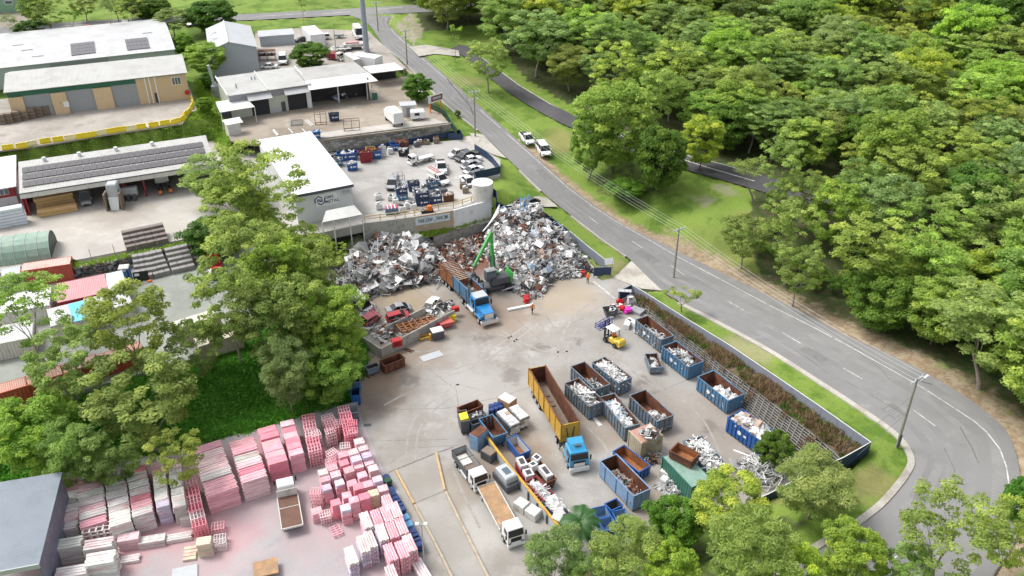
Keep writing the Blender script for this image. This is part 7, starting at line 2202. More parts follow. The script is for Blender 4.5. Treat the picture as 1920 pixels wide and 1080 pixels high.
def plank_pack(label,a,b,z,tiers,m,depth=1.2,h=.5,name='timber_stack'):
 A,B = P(*a,z),P(*b,z); d = B - A; L = d.length
 t = thing(name,label,'stack',A,math.atan2(d.y,d.x))
 for j in range(tiers):
  for k in range(2):
   MB().bev(hr_.uniform(-.2,.1),L + hr_.uniform(-.1,.2),k * depth / 2 + .02,(k + 1) * depth / 2 - .02,j * h + .06,(j + 1) * h - .02,.03).build('pack',m,t)
  for x in (.2,.5,.8): MB().box(L * x - .05,L * x + .05,0,depth,j * h,j * h + .055).build('bearer',M['oldwood'],t)
 return t
plank_pack('lower front pack of new yellow timber under the solar roof',(74,409),(145,396),7.0,2,M['timber'],1.4,.62)
plank_pack('taller rear pack of new yellow timber under the solar roof',(72,398),(141,385),7.0,4,M['timber'],2.0,.62)
WRAP = mat('wrapped_white',(.62,.66,.72),.4,var=.08,dirt=(.35,.4,.46),dirt_amt=.15)
plank_pack('tall stack of white wrapped packs before the red office',(-20,434),(52,420),7.0,6,WRAP,1.6,.55,'wrapped_stack')
q = P(218,390,7.0)
t = thing('hopper','tall grey hopper machine with white chute in the open shed','machine',q,R(10))
MB().loft([[(-.7,-.9,0),(.7,-.9,0),(.7,.3,0),(-.7,.3,0)],[(-.9,-.2,2.2),(.9,-.2,2.2),(.9,1.6,2.2),(-.9,1.6,2.2)]]).build('chute',M['white'],t)
MB().bev(-.9,.9,0,1.9,2.2,4.6,.15).build('hopper_body',M['lgrey'],t)
for s in (-1,1): MB().box(s * 1.3 - .12,s * 1.3 + .12,-1.2,1.0,0,3.2).build('conveyor_leg',M['oldwood'],t)
t = thing('machine','black and white workshop machine between the hopper and the truck','machine',P(243,377,7.0),R(10))
MB().box(-1.5,1.5,.4,1.4,.9,2.4).build('panel_frame',M['lgrey'],t)
for x in (-1,0,1): MB().cbox((x,.2,.6),(.6,.8,1.1),.2 * x).build('engine_block',M['dgrey'],t)
p,q,rz,D = axis((312,366),(298,330),7.0)
t = thing('prime_mover','white prime mover with bare black chassis backed into the open shed','truck',p,rz)
chassis(t,0,5.6); cab(t,4.0,2.0,2.4,3.1,M['gloss_white'],.95)
for s in (-1,1):
 MB().box(-.1,.4,s * .9 - .3,s * .9 + .3,.5,1.0).build('orange_flap',M['orange'],t)
 MB().tube((2.6,s * 1.0,.8),(3.9,s * 1.0,.8),.32,8).build('fuel_tank',M['dgrey'],t)
wheel_set(t,(.9,2.1,5.2),1.0,.5,.34,'dgrey')
container('weathered red shipping container with a pale faded roof',(39,508.5),(131,495),(126,482),2.9,'redbox',5.0,roof=mat('faded_red_roof',(.58,.40,.35),.6,var=.08,dirt=(.42,.25,.2),dirt_amt=.2,stripes=('X',.6)))
for lab,a,b,c,m,rf in [('pink-roofed site shed beside the red container',(108,568),(204,547.5),(192.5,514),'darkred',ROOF['pink']),('mint-roofed site shed at the end of the pink roof',(205,547),(239,539),(228,507),'lgrey',ROOF['mint']),
       ('white container under the yellow-tipped gum, in front of the mint roof',(166,589),(248,568),(240,541),'offwhite',ROOF['white']),('white container half covered by a blue tarpaulin',(95,612),(165,594),(158,563),'offwhite',ROOF['white']),('white container roofs at the left edge below the green canopy',(-10,590),(92,572),(84,541),'offwhite',ROOF['bright']),('white container at the left edge behind the open green tree',(-30,650),(60,632),(52,602),'offwhite',ROOF['white'])]:
 container(lab,a,b,c,2.7,m,5.0,None,rf)
TARP = mat('blue_tarp',(.13,.50,.78),.5,var=.1,bump=.4)
q = [P(128,571,7.78),P(164,562,7.78),P(168,585,7.78),P(158,600,7.78),P(138,604,7.78)]
o = MB().loft([[p_ - q[0] for p_ in q],[p_ - q[0] + Vector((0,0,.06)) for p_ in q]]).build('tarpaulin',TARP,None,q[0]); tag(o,'sky blue tarpaulin spread over a white container roof','tarpaulin')
cm = mat('cream_box',(.55,.50,.41),.6,var=.08,dirt=(.38,.32,.25),dirt_amt=.2,stripes=('X',.6))
container('cream container with pale roof at the green embankment edge',(331,617),(411,591),(401,579),2.8,cm,5.0,roof=mat('cream_box_roof',(.68,.64,.56),.5,var=.05,stripes=('X',.6),bump=.5))
container('cream container end showing below the trees, second in its row',(373,650),(452,625),(445,610),2.6,cm,4.6)
for i,(a,b,c) in enumerate([((120,700),(185,679),(178,664)),((52,722),(118,701),(111,686)),((-16,742),(50,723),(43,708)),((188,678),(268,652),(262,640))]):
 container(f'long red container under the gums, {["third", "second", "first", "fourth"][i]} from the left edge in its row',a,b,c,2.7,'redbox',4.8,'red containers in a row under the gums',ROOF['salmon'])
container('grey container at the left edge beside the red one',(2,519),(38,512),(34,499),2.6,'lgrey',5.0)
A,B = P(-60,508,7.0),P(96,487,7.0); d = B - A; L = d.length
t = thing('canopy_shelter','green arched fabric shelter on the pale shed yard at the left edge','shelter',A,math.atan2(d.y,d.x))
arc = [(3.4 - 3.4 * math.cos(a),3.3 * math.sin(a)) for a in [i * math.pi / 10 for i in range(11)]]
mb = MB(); n = len(arc)
mb.add([(x,y,z) for x in (0,L) for y,z in arc],[(i,i + 1,n + i + 1,n + i) for i in range(n - 1)])
mb.build('canopy',M['greensheet'],t)
MB().add([(L - .02,y,z) for y,z in arc],[tuple(range(n))]).build('end_panel',mat('dark_green_sheet',(.05,.085,.06),.6,var=.15),t)
for k in range(8):
 MB().path([(L * k / 7 + (.03 if k == 7 else 0),y - (y - 3.4) * -.008,z * 1.008) for y,z in arc],.05,5).build('hoop',M['lgrey'],t)
plank_pack('bundle of long pale beams between the pink roof and the rubble edging',(140,519),(236,500),5.0,3,M['offwhite'],1.6,.4,'beam_stack')
t = thing('portable_toilet','blue portable toilet with white roof beside the mint roof','toilet',P(239,527,5.0),R(12))
MB().bev(-.75,.75,-.7,.7,.05,2.5,.08).build('cabin',M['royal'],t); MB().bev(-.78,.78,-.73,.73,2.51,2.72,.1).build('roof',M['offwhite'],t)
MB().box(-.4,.4,-.74,-.705,.2,2.1).build('door',M['bluebin'],t); MB().box(-.35,.35,-.745,-.71,2.15,2.35).build('sign',M['gloss_white'],t)
t = thing('notice_board','black notice board with a white patch on orange feet','sign',P(267,529,5.0),R(14))
MB().cbox((0,0,1.1),(2.3,.06,1.5),0,0,-.25).build('board',M['black'],t); MB().cbox((-.5,-.2,1.5),(.7,.03,.4),0,0,-.25).build('patch',M['gloss_white'],t)
for x in (-1.1,1.1): MB().bev(x - .3,x + .3,-.3,.3,0,.2,.05).build('foot',M['orange'],t)
p,q,rz,D = axis((402,500),(414,552),5.0)
t = thing('tray_truck','red and white flat truck with racks under the broad olive gum','truck',p,rz)
chassis(t,0,6.5); cab(t,5.2,1.7,2.2,2.6,M['gloss_white']); MB().box(0,5.0,-1.1,1.1,1.05,1.2).build('tray',M['dgrey'],t); MB().bev(5.4,6.5,-.5,.5,2.6,2.9,.1).build('roof_rack',M['red'],t)
for x in (.3,2.4,4.6): MB().box(x,x + .1,-1.1,1.1,1.2,2.4).build('rack',M['red'],t)
wheel_set(t,(1.2,5.9),.9,.42)
def cube_bin(label,x,y,w,dp,h,m,z=U,rz=R(14),load_=None,name='cube_bin',group=None,mark=True,base=0.0):
 t = thing(name,label,'bin',P(x,y,z) + Vector((0,0,base)),rz,group)
 k = .05
 MB().loft([[(-w / 2 * .92,-dp / 2 * .92,.1),(w / 2 * .92,-dp / 2 * .92,.1),(w / 2 * .92,dp / 2 * .92,.1),(-w / 2 * .92,dp / 2 * .92,.1)],[(-w / 2,-dp / 2,h),(w / 2,-dp / 2,h),(w / 2,dp / 2,h),(-w / 2,dp / 2,h)]],cap=False).build('side_wall',M[m],t)
 MB().box(-w / 2 + k,w / 2 - k,-dp / 2 + k,dp / 2 - k,h * .55,h * .6).build('floor',M['dgrey'],t)
 for s in (-1,1): MB().box(-w / 2 - .04,w / 2 + .04,s * dp / 2 - .05,s * dp / 2 + .05,h,h + .08).build('rim',M[m],t); MB().box(s * w / 2 - .05,s * w / 2 + .05,-dp / 2 + .051,dp / 2 - .051,h,h + .078).build('rim',M[m],t)
 if mark:
  MB().tube((-w * .1,-dp / 2 - .05,h * .58),(-w * .1,-dp / 2 + .02,h * .58),h * .14,10).build('emblem',M['gloss_white'],t)
  MB().box(w * .06,w * .36,-dp / 2 - .045,-dp / 2 + .0,h * .5,h * .66).build('lettering',M['gloss_white'],t)
 if load_:
  mb = MB(); r_ = random.Random(int(x * 7 + y))
  for i in range(24): mb.m = r_.randrange(len(load_)); piece(mb,r_,(r_.uniform(-w * .35,w * .35),r_.uniform(-dp * .35,dp * .35),h * .75 + r_.uniform(0,.5)),r_.choice(KALL),r_.uniform(.3,.8))
  o = mb.build('scrap_load',[SCRAP[c] for c in load_],None,t.location,rz,kind='stuff')
 return t
NB = 'navy bins with white emblems in the upper yard'
for lab,x,y,w,dp,h,m,ld,base in [('navy emblem bin on top of the blue bin, left pair',754,373,2.1,1.6,1.2,'navy','wg',1.25),('bright blue emblem bin below a navy bin, left pair',754,373,2.1,1.6,1.2,'bluebin',None,0),('navy emblem bin on top of the middle pair',792,383,2.5,1.7,1.25,'navy','ws',1.3),('navy emblem bin at the bottom of the middle pair',792,383,2.5,1.7,1.25,'navy',None,0),('navy emblem bin left of the rust red bin',817,380,2.3,1.6,1.5,'navy','wg',0),
 ('rust red bin at the right end of the emblem bins',841,376,1.9,1.5,1.3,'rust','wt',0),('dark open bin of scrap behind the emblem bins',776,356,2.2,1.7,1.6,'navy','gk',0),('blue bin in front of the ladder ute',811,352,2.3,1.6,1.4,'bluebin','gsk',0),('blue bin standing alone in the upper yard',661,318,2.1,1.6,1.5,'royal','wt',0),('small blue bin against the white roof edge',634,310,2.0,1.5,1.4,'bluebin','wg',0),('wide blue bin of white scrap by the navy fence',652,299,4.2,1.6,1.5,'royal','wws',0),
 ('stacked dark red bin by the navy fence',686,303,2.4,1.6,2.2,'darkred','rr',0),('yellow bin behind the dark red bin',696,296,1.8,1.5,2.1,'yellow','r',0),('blue bin with white marks beside the yellow bin',707,296,1.8,1.5,1.7,'royal','r',0),('royal blue bin behind the pallet of white scrap',741,281,2.0,1.5,1.4,'royal',None,0),('brown open bin near the white truck cab',754,277,2.6,1.7,1.4,'rust','r',0),('black bin with a white letter panel near the truck',757,291,2.2,1.5,1.4,'black','w',0),('blue bin at the corner of the workshop yard above the white roof',594,260,1.7,1.4,1.6,'royal','b',0),('navy bin with white letters standing in the workshop yard',627,226,2.2,1.3,1.6,'navy','k',0)]:
 z = U if y > 265 else 9.5
 cube_bin(lab,x,y,w,dp,h,m,z,R(14),ld,'cube_bin',None,m in ('navy','royal','bluebin'),base)
WB_ = mat('white_tote',(.66,.66,.65),.55,var=.1)
for i,(lab,x,y) in enumerate([('white tote cage of scrap, upper left of the tote line',709,374),('round white bag beside the pink-striped bin',711,392),('white tote between the silver hatchback and the emblem bins',733,375),('white tote behind the pink-striped bin',742,383),('white bag at the end of the tote line by the rail',756,396),('white tote in front of the middle pair of bins',766,390),('white cube bag behind the middle pair of bins',779,365),('white cube bag in front of the dark open bin',796,359),('pale tote of cable right of the white bags',775,392),('long grey pipe rack below the ladder ute',822,362),('white pallet load beside the sedan by the tank, rear',868,353),('white pallet load beside the sedan by the tank, front',873,361),('pallet of white scrap near the royal blue bin',732,288),('pale board propped by the navy fence',718,291),('dark machine skip behind the white truck',781,275),('tan post block by the truck tray',787,271),('pallet of brown timber at the gate, left',800,270),('pallet of brown timber at the gate, right',818,268)]):
 t = thing('tote' if i < 12 else 'pallet_load',lab,'tote' if i < 12 else 'pallet',P(x,y,U),R(14) + hr_.uniform(-.2,.2))
 if 'rack' in lab: w,h = (3.4,.7)
 elif 'board' in lab: w,h = (1.6,2.2)
 else: w,h = hr_.uniform(1.0,1.3),hr_.uniform(.9,1.3)
 cm_ = M['oldwood'] if 'timber' in lab or 'tan' in lab else M['dgrey'] if 'dark' in lab or 'rack' in lab else WB_
 for s in (-.35,0,.35): MB().box(s * w - .06,s * w + .06,-.5,.5,0,.12).build('pallet_bearer',M['oldwood'],t)
 MB().bev(-w / 2,w / 2,-.5,.5 if 'board' not in lab else -.4,.125,h,.1).build('tote_body',cm_,t)
 for k in range(3): MB().cbox((hr_.uniform(-.3,.3) * w,hr_.uniform(-.3,.3),h + .08),(hr_.uniform(.3,.6),hr_.uniform(.3,.5),.22),hr_.uniform(0,3),hr_.uniform(-.2,.2)).build('top_piece',SCRAP[hr_.choice('wwsgk')] if 'timber' not in lab else M['rust'],t)
t = thing('striped_bin','blue bin topped with pink and white stripes beside the guard rail','bin',P(735,400,U),R(14))
MB().bev(-1.15,1.15,-.7,.7,.05,1.2,.04).build('bin_body',M['bluebin'],t)
for k in range(7): MB().box(-1.1 + k * .32,-.95 + k * .32,-.75,.75,1.205,1.4).build('stripe',mat('hot_pink',(.75,.08,.14),.5) if k % 2 == 0 else M['gloss_white'],t)
t = thing('water_tank','round pale water tank at the corner of the upper yard','tank',P(905,372,U))
MB().tube((0,0,-.05),(0,0,3.3),1.95,28).build('tank_wall',M['offwhite'],t,smooth=False); MB().tube((0,0,3.3),(0,0,3.55),1.98,28,.5).build('tank_roof',M['white'],t)
t = thing('compactor','small orange and black plant machine by the guard rail gap','machine',P(801,398,U),R(12))
MB().box(-1.1,1.1,-.5,.5,.1,.4).build('base',M['black'],t); MB().bev(.1,.9,-.4,.4,.4,1.3,.1).build('engine',M['orange'],t); MB().tube((-.6,0,.4),(-.9,0,1.5),.08,6).build('handle',M['dgrey'],t)
t = thing('wire_cage','tall empty wire cage trolley behind the silver hatchback','cage',P(748,345,U),R(20))
for x in (-1,1):
 for y in (-.8,.8): MB().box(x - .04,x + .04,y - .04,y + .04,0,2.1).build('upright',M['grey'],t)
for z in (.5,1.2,2.05):
 for y in (-.8,.8): MB().box(-1,1,y - .03,y + .03,z - .03,z + .03).build('bar',M['grey'],t)
MB().box(-1,1,-.8,.8,.4,.46).build('shelf',M['lgrey'],t)
for lab,x,y,w,d_,h in [('tall brown tube frame standing in the workshop yard',602,232,2.4,1.4,2.4),('long brown tube frame on the pale strip above the stone wall',660,243,3.3,1.5,2.2),('flat grey ladder frame lying in the workshop yard',556,231,2.4,3.2,.25)]:
 t = thing('tube_frame',lab,'frame',P(x,y,9.5),R(12))
 m_ = M['rust'] if h > 1 else M['grey']
 for z in (.08,h):
  for yy in (-d_ / 2,d_ / 2): MB().box(-w / 2,w / 2,yy - .04,yy + .04,z - .04,z + .04).build('rail',m_,t)
  for xx in (-w / 2,w / 2): MB().box(xx - .04,xx + .04,-d_ / 2,d_ / 2,z - .04,z + .04).build('rail',m_,t)
 if h > 1:
  for xx in (-w / 2,0,w / 2):
   for yy in (-d_ / 2,d_ / 2): MB().box(xx - .04,xx + .04,yy - .04,yy + .04,.1,h).build('upright',m_,t)
 else:
  for k in range(5): MB().box(-w / 2,w / 2,-d_ / 2 + .5 + k * .55,-d_ / 2 + .57 + k * .55,.12,.2).build('rung',m_,t)
for lab,x,y,L_,rz in [('white beam lying in front of the workshop',517,250,3.6,R(-62)),('left white rail of the pair lying before the black doors',578,232,4.0,R(-58)),('right white rail of the pair lying before the black doors',582,231,4.0,R(-58)),('thin white rail near the white roof',545,246,3.4,R(-60)),('thin white rail right of the square frame',571,247,3.0,R(-60))]:
 o = MB().cbox((0,0,.14),(L_,.42 if 'beam' in lab else .14,.2)).build('beam',M['white'],None,P(x,y,9.5),rz); tag(o,lab,'beam')
t = thing('box_truck','white box truck body parked above the stone wall','truck',P(741,232,9.5),R(118))
MB().bev(-2.4,2.4,-1.1,1.1,.8,3.2,.08).build('box',M['gloss_white'],t); MB().bev(2.45,3.9,-1.0,1.0,.7,2.5,.3).build('cab',M['gloss_white'],t); wheel_set(t,(-1.5,3.0),.95,.42); MB().box(-1.4,0,-.4,.4,3.2,3.28).build('roof_hatch',M['lgrey'],t)
t = thing('caravan','small white caravan beside the box truck','caravan',P(784,224,9.5),R(12))
MB().bev(-1.6,1.6,-.95,.95,.5,2.2,.3).build('body',M['gloss_white'],t); wheel_set(t,(.2,),.85,.33); MB().box(-.8,.3,-.97,-.94,1.2,1.8).build('window',M['glass'],t); MB().box(-2.4,-1.6,-.1,.1,.4,.5).build('drawbar',M['grey'],t)
t = thing('kiosk','grey-roofed kiosk behind the white box truck','kiosk',P(766,216,9.5),R(12))
MB().box(-1.4,1.4,-1,1,0,2.5).build('wall',M['offwhite'],t); MB().box(-1.8,1.8,-1.4,1.4,2.51,2.7).build('roof',M['lgrey'],t); MB().box(-.5,.4,-1.03,-1.005,.1,2.1).build('door',M['grey'],t)
cube_bin('yellow-lidded green bin at the open shed corner',703,186,1.2,1.0,1.2,'greenbox',9.5,R(12),None,'wheelie_bin',None,False)
for i,(x,y,c) in enumerate([(621,188,'k'),(629,189,'b'),(638,184,'w'),(646,184,'s'),(655,183,'k'),(664,181,'g'),(674,180,'k'),(680,179,'s')]):
 mb = MB(); r_ = random.Random(i)
 for k in range(9): mb.m = r_.randrange(2); piece(mb,r_,(r_.uniform(-.6,.6),r_.uniform(-.5,.5),.4 + r_.uniform(0,.7)),r_.choice(['box','pipe','frame','box']),r_.uniform(.5,.9))
 o = mb.build('parts_pile',[SCRAP[c],SCRAP['k']],None,P(x,y,9.5),kind=None); o['kind'] = 'stuff'
container('white site container with a dark window behind the four wheel drive',(582,66),(608,63),(603,46),3.2,'white',11.5)
container('white refrigerated container beside the steel mast',(702,110),(716,104),(704,84),3.2,'gloss_white',11.3)
container('pale container with a red panel left of the steel mast',(664,112),(676,110),(672,96),3.0,'offwhite',11.3)
t = thing('boat','white boat hull with pink deck beside the steel mast','boat',P(667,93,11.4),R(10))
MB().loft([[(-3,-.9,.9),(1.5,-.9,.9),(3.2,0,1.1),(1.5,.9,.9),(-3,.9,.9)],[(-3,-1.1,1.7),(1.6,-1.1,1.8),(3.8,0,2.0),(1.6,1.1,1.8),(-3,1.1,1.7)]]).build('hull',M['offwhite'],t); MB().box(-2.5,1.0,-.7,.7,1.72,2.1).build('deck',ROOF['pink'],t); MB().box(-2.6,1.6,-.5,.5,.2,.88).build('trailer_frame',M['dgrey'],t)
t = thing('trailer','small grey tip trailer parked behind the four wheel drive','trailer',P(636,71,11.5),R(5)); MB().box(-1.3,1.3,-.8,.8,.6,1.1).build('tub',M['grey'],t); wheel_set(t,(0,),.85,.33); MB().box(1.3,2.4,-.06,.06,.5,.6).build('drawbar',M['grey'],t)
t = thing('fire_truck','dark red vehicle with pale roof behind the open shed roof','truck',P(627,112,11.5),R(-25)); MB().bev(-2,1,-.9,.9,.5,1.9,.1).build('body',M['darkred'],t); cab(t,1.1,1.5,1.8,2.1,M['offwhite'],.6); wheel_set(t,(-1.2,1.8),.85,.38)
t = thing('flat_trailer','white-framed flat trailer loaded with scrap right of the dome tree','trailer',P(640,96,11.5),R(15)); MB().box(-2.6,2.6,-1,1,.7,.85).build('deck',M['offwhite'],t); wheel_set(t,(-.6,.4),.95,.35)
for k in range(5): MB().cbox((k - 2,.2,1.05),(.7,.7,.4),k).build('part',SCRAP['wgsgw'[k]],t)
o = MB().tube((0,0,-.3),(0,0,6.5),.1,8).build('post',M['grey'],None,P(631,104,11.4)); tag(o,'bare grey post standing right of the dome tree','post')
t = thing('scrap_rack','rusty steel rack with loose parts beside the grey gabled shed','rack',P(502,112,11.5),R(8))
for x in (-2,0,2):
 for y in (-1,1): MB().box(x - .06,x + .06,y - .06,y + .06,0,2.4).build('upright',M['rust'],t)
for z in (1.2,2.3): MB().box(-2,2,-1,1,z,z + .1).build('shelf',M['rust'],t)
for k in range(7): MB().cbox((k * .6 - 1.8,.3 * (k % 3) - .3,1.5),(.5,.4,.4),k).build('part',SCRAP['rgkwgrg'[k]],t)
t = thing('rusty_grid','large orange rusted steel grid lying in the scrap bay','grid',P(781,610,1.0),R(27))
for k in range(7): MB().box(-2.9 + k * .97 - .09,-2.9 + k * .97 + .09,-1.1,1.1,.3,.5).build('crossbar',M['rustlight'],t)
for y in (-1.05,-.35,.35,1.05): MB().box(-3.0,3.0,y - .09,y + .09,.1,.28).build('bar',M['rustlight'],t)
for nm,rg,n,mx in [('bay_scrap',[(690,628,0),(715,645,0),(765,622,0),(790,600,0),(740,598,0),(715,612,0)],130,list('wwgksr')),('bay_scrap',[(800,575,0),(850,565,0),(850,580,0),(800,602,0),(780,595,0)],90,list('kkgswt')),('bay_scrap',[(662,600,0),(700,575,0),(712,600,0),(690,626,0),(668,622,0)],110,list('wkgswe'))]:
 heap(nm,rg,(sum(q[0] for q in rg) / len(rg),sum(q[1] for q in rg) / len(rg),0),1.5,50 + n,n,mx,(.4,1.1),KALL)
for lab,x,y,s,m,z in [('small red box on the bay wall corner above the brown skip',744,647,.75,'red',.9),('red box at the far end of the bay wall',854,583,.55,'red',.9)]:
 t = thing('red_box',lab,'box',P(x,y,z),R(25)); MB().bev(-s,s,-s * .7,s * .7,0,s * 1.4,.05).build('casing',M[m],t); MB().box(-s * .6,s * .6,-s * .74,-s * .705,.2,s).build('lid',M['darkred'],t)
t = thing('red_hopper','pink-red tub hopper by the bay wall','hopper',P(836,613,0),R(25)); MB().loft([[(-.8,-.5,.2),(.9,-.5,.2),(.9,.5,.2),(-.8,.5,.2)],[(-1.1,-.7,1.1),(1.1,-.7,1.1),(1.1,.7,1.1),(-1.1,.7,1.1)]]).build('tub',mat('salmon_red',(.55,.12,.11),.5,var=.08),t); MB().bev(-1.7,-1.1,-.3,.3,.4,1.0,.1).build('bracket',M['red'],t)
for i,(x,y) in enumerate([(843,605),(850,602)]):
 o = MB().tube((0,0,0),(0,0,1.2),.42,14).build('drum',M['byellow' if i else 'yellow'],None,P(x,y,0)); tag(o,f'{"right" if i else "left"} yellow drum of the pair near the bay wall end','drum')
t = thing('machine_box','dark grey cabinet with white top beside the bay wall','cabinet',P(820,633,0),R(25)); MB().bev(-.9,.9,-.7,.7,.05,1.4,.04).build('cabinet',M['dgrey'],t); MB().bev(-.92,.92,-.72,.72,1.41,1.55,.04).build('top',M['white'],t); MB().tube((-1.25,-.3,0),(-1.25,-.3,1.2),.2,8).build('gas_bottle',M['yellow'],t)
t = thing('yellow_frame','low yellow frame lying against the bay wall','frame',P(801,634,0),R(25))
for y in (-.4,.4): MB().box(-1.3,1.3,y - .08,y + .08,.3,.5).build('bar',M['yellow'],t)
for x in (-1.2,0,1.2): MB().box(x - .07,x + .07,-.5,.5,.1,.29).build('foot',M['yellow'],t)
for lab,x,y,rz,m,s in [('grey steel plate lying flat on the open concrete',809,668,R(30),'lgrey',(3.3,1.5,.05)),('left rusty rail of the pair before the brown skip',764,658,R(-28),'rust',(1.6,.16,.12)),('right rusty rail of the pair before the brown skip',768,656,R(-28),'rust',(1.6,.16,.12)),('left rusty rail by the yard corner',681,703,R(-35),'rust',(2.6,.16,.12)),('right rusty rail by the yard corner',689,699,R(-35),'rust',(2.6,.16,.12)),('white board lying between the middle skips',1120,791,R(-65),'white',(1.9,.5,.06)),('dark drain grate in the concrete',689,797,R(5),'dgrey',(1.0,.5,.03)),('pale stone step by the green container',1247,893,R(-40),'offwhite',(1.2,.9,.9)),('long white panel lying at the foot of the right heap',975,578,R(20),'white',(4.2,.5,.3)),('white wrapped roll beside the forklift, left',1176,612,R(70),'gloss_white',(1.8,.9,.8)),('white wrapped roll beside the forklift, right',1185,609,R(-50),'gloss_white',(1.9,.8,.8)),('pale slatted pallet against the grass bank',1194,585,R(-40),'grey',(2.2,1.6,.5))]:
 o = MB().cbox((0,0,s[2] / 2 + .01),s).build({'grate': 'drain_grate'}.get(lab.split()[2],lab.split()[1] if lab.split()[1] in ('rail','board') else 'plate'),M[m],None,P(x,y,0),rz); tag(o,lab,'plate' if 'rail' not in lab else 'rail')
t = thing('solar_light','small solar panel on a frame beside the entrance wing fence','solar panel',P(1170,566,0),R(-5))
for x in (-.9,.9):
 for y in (-.5,.5): MB().box(x - .05,x + .05,y - .05,y + .05,0,2.0).build('leg',M['lgrey'],t)
for k in (-.55,.55): MB().cbox((k,0,2.15),(1.05,1.5,.06),0,0,-.25).build('solar_panel',M['lgrey'],t)
for lab,x,y,m in [('magenta plastic sheet crumpled among the sorted junk',1178,587,'magenta'),('red plastic tub among the sorted junk',1167,582,'red'),('red crate below the solar panel',1164,572,'red'),('red bundle by the concrete wall near the gate',1097,508,'red'),('red crate beside the person near the gate',1092,516,'red'),('red box at the foot of the right heap near the walker',985,565,'red')]:
 t = thing('junk',lab,'junk',P(x,y,0),hr_.uniform(0,3))
 for k in range(4): MB().cbox((hr_.uniform(-.5,.5),hr_.uniform(-.4,.4),.25 + .15 * k),(hr_.uniform(.5,1.0),hr_.uniform(.4,.8),hr_.uniform(.2,.5)),hr_.uniform(0,3),hr_.uniform(-.3,.3)).build('piece',M[m],t)
load('',P(1166,580,0),.3,4.5,2.2,.05,.5,list('wwesg'),KALL,61,n=46,name='sorted_junk')
t = thing('rack','white chair-like frame beside the solar panel','frame',P(1181,572,0),.2)
for x in (-.4,.4): MB().box(x - .06,x + .06,-.4,.4,0,1.7).build('side',M['white'],t)
for z in (.7,1.6): MB().box(-.4,.4,-.4,.4,z,z + .1).build('shelf',M['white'],t)
t = thing('mesh_crate','black mesh crate full of white scrap in front of the forklift load','crate',P(1144,592,0),.3); MB().loft([[(-.8,-.6,.3),(.8,-.6,.3),(.8,.6,.3),(-.8,.6,.3)],[(-1.1,-.8,1.4),(1.1,-.8,1.4),(1.1,.8,1.4),(-1.1,.8,1.4)]],cap=False).build('mesh_side',M['dgrey'],t)
for k in range(5): MB().cbox((hr_.uniform(-.6,.6),hr_.uniform(-.4,.4),1.1),(.6,.5,.5),k).build('scrap_piece',SCRAP['w'],t)
for x in (-.6,.6): MB().box(x - .1,x + .1,-.5,.5,0,.29).build('foot',M['dgrey'],t)
for lab,x,y,w,d_,h,m in [('slate box with wooden top boards beside the black tipper',917,860,1.7,1.3,1.3,'dgrey'),('lilac cage bin on a slate base beside the partition',899,836,1.4,2.2,2.4,'paleblue'),('orange box with a white-edged lid at the top of the cluster',951,765,2.1,1.6,1.7,'deck'),('pale green cabinet by the tray truck',978,955,1.5,1.3,1.1,'offwhite'),('mint cabinet beside the partition foot',1000,968,1.6,1.4,1.0,'offwhite'),('white cabinet standing by the green container',1245,908,.9,.9,1.0,'white')]:
 t = thing('cabinet',lab,'box',P(x,y,0),R(-40)); MB().bev(-w / 2,w / 2,-d_ / 2,d_ / 2,.05,h,.03).build('casing',M[m],t); MB().bev(-w / 2 + .05,w / 2 - .05,-d_ / 2 + .05,d_ / 2 - .05,h + .005,h + .09,.03).build('lid',M['oldwood'] if 'wooden' in lab else M['white'] if m != 'paleblue' else M['rust'],t)
t = thing('caged_tank','pale machine body on a dark base behind the white-cab tipper','machine',P(950,905,0),R(-58)); MB().bev(-1.7,1.7,-1.0,1.0,.05,1.0,.05).build('base',M['dgrey'],t); MB().bev(-1.4,1.2,-.8,.8,1.01,1.9,.15).build('housing',M['lgrey'],t); MB().box(-.6,.5,-.4,.4,1.91,1.96).build('hatch',M['bglass'],t)
for i in range(6):
 o = MB().tube((0,0,0),(0,0,1.3),.36,12).build('drum',BINM['navy'],None,P(921 + (i % 3) * 8.5,774 - (i % 3) * 3 + (i // 3) * 7,0)); tag(o,f'blue drum, {["left", "middle", "right"][i % 3]} of the {["rear", "front"][i // 3]} row behind the compressed bales','drum','blue drums behind the compressed bales')
heap('frame_heap',[(1378,880,0),(1400,862,0),(1445,862,0),(1462,890,0),(1440,915,0),(1400,905,0)],(1420,885,0),2.2,91,150,list('wwwssg'),(.7,1.7),['frame','bar','frame','sheet'])
heap('junk_pile',[(1208,858,0),(1235,850,0),(1232,872,0),(1212,876,0)],(1221,863,0),.8,92,60,list('krgw'),(.3,.7),KALL)
load('',P(1262,912,0),.6,4,3,.05,.7,list('wwsg'),['frame','bar','box'],63,n=40,name='frame_pile')
